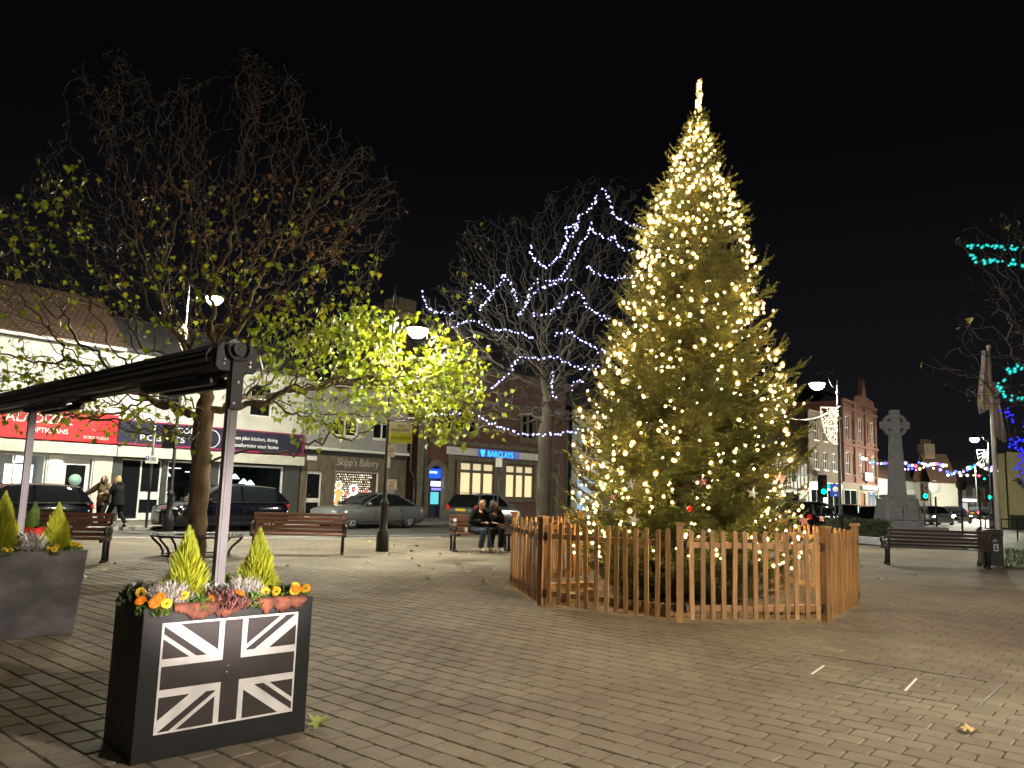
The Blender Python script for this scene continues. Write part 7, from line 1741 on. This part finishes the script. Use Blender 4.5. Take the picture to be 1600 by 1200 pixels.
festoon('coloured festoon bulbs from the red building to past the cross', [(1345, 712), (1395, 722), (1440, 722), (1480, 722)], 78, 26)
festoon('coloured festoon bulbs hanging right across the terrace', [(1478, 738), (1530, 722), (1560, 730), (1600, 716)], 80, 26)
festoon('lower coloured festoon bulbs behind the memorial shaft', [(1410, 730), (1450, 728), (1520, 742), (1575, 735)], 92, 20)
# cable from the christmas tree side to the lamp post with the fan
w0, w1_ = D(1313, 634, 28), D(1225, 652, 24); b = MB(); b.tube([w0.lerp(w1_, f)-Vector((0, 0, .25*f*(1-f)*4)) for f in np.linspace(0, 1, 12)], .018, 5); o = b.build('overhead_cable', 'white_paint'); tag(o, 'pale sagging cable running from the fan lamp post to the fir', 'cable')
# ------------------------------------------------------------------ fallen leaves
FLV = [(492, 1138, .17, 'fresh green yellow leaf lying beside the flag planter corner'), (1506, 1143, .16, 'curled tan leaf alone on the pavers at lower right'), (175, 880, .13, 'leaf lying by the leg of the bench behind grey planter'), (162, 892, .16, 'greenish leaf in front of the bench behind grey planter'), (133, 902, .12, 'pale leaf right of the grey planter'),
       (571, 878, .16, None), (590, 890, .15, None), (660, 885, .17, None), (680, 890, .15, None), (717, 884, .18, None), (732, 893, .15, None), (665, 904, .18, None), (763, 911, .2, None), (596, 901, .14, None), (556, 886, .14, None), (632, 851, .15, None), (648, 853, .15, None), (538, 860, .14, None), (613, 852, .13, None), (580, 846, .13, None), (770, 889, .15, None), (735, 866, .15, None), (1350, 885, .16, None), (1372, 905, .15, None), (1322, 868, .16, None), (1345, 871, .14, None), (1375, 893, .13, None), (1370, 860, .14, None), (706, 1005, .05, None), (1395, 1014, .05, None), (640, 874, .14, None), (690, 866, .14, None), (610, 866, .14, None), (1430, 900, .13, None), (1535, 905, .13, None), (640, 862, .13, None), (505, 874, .14, None), (445, 884, .14, None), (420, 905, .13, None)]
LMK = [(G(597, 861), 'the lamp post foot'), (G(533, 868), 'the brown bench leg'), (G(711, 862), 'the couple bench leg'), (G(795, 918), 'the left fence corner'), (G(1384, 882), 'the dark bench leg'), (G(1338, 948), 'the right fence corner')]
TINT = ['leaf_fallen', 'leaf_fallen_yellow', 'leaf_fallen_green']; TW = ['tan', 'pale yellow', 'greenish']; seen = set()
fl_me = {(m, k): leaf_mesh(m, 40+k, .5) for m in TINT for k in range(4)}
STEP = ['half a step', 'one step', 'two steps', 'three steps', 'four steps', 'five steps', 'six steps', 'seven steps', 'eight steps', 'nine steps', 'ten steps']
for i, (px, py, s_, lab) in enumerate(FLV):
    q = G(px, py, .012); ti = 2 if lab and 'green' in lab else 0 if lab and 'tan' in lab else 1 if lab else i % 3
    if not lab:
        for L_, nm in sorted(LMK, key=lambda l: (l[0]-q).length):
            d = q-Vector((L_.x, L_.y, 0)); dr = ('right of' if d.x > 0 else 'left of') if abs(d.x) > abs(d.y) else ('behind' if d.y > 0 else 'in front of'); n_ = min(10, int(round(d.length/.75)))
            hit = None
            for tj in (ti, (ti+1) % 3, (ti+2) % 3):
                c = '%s fallen leaf %s %s %s' % (TW[tj], STEP[n_], dr, nm)
                if c not in seen: hit = c; ti = tj; break
            if hit: lab = hit; break
    seen.add(lab); me = fl_me[(TINT[ti], i % 4)]
    o = inst('fallen_leaf', me, None, q, (random.gauss(0, .15), random.gauss(0, .15), random.uniform(0, 6.28)), s_); tag(o, lab, 'leaf', 'fallen leaves on the square')
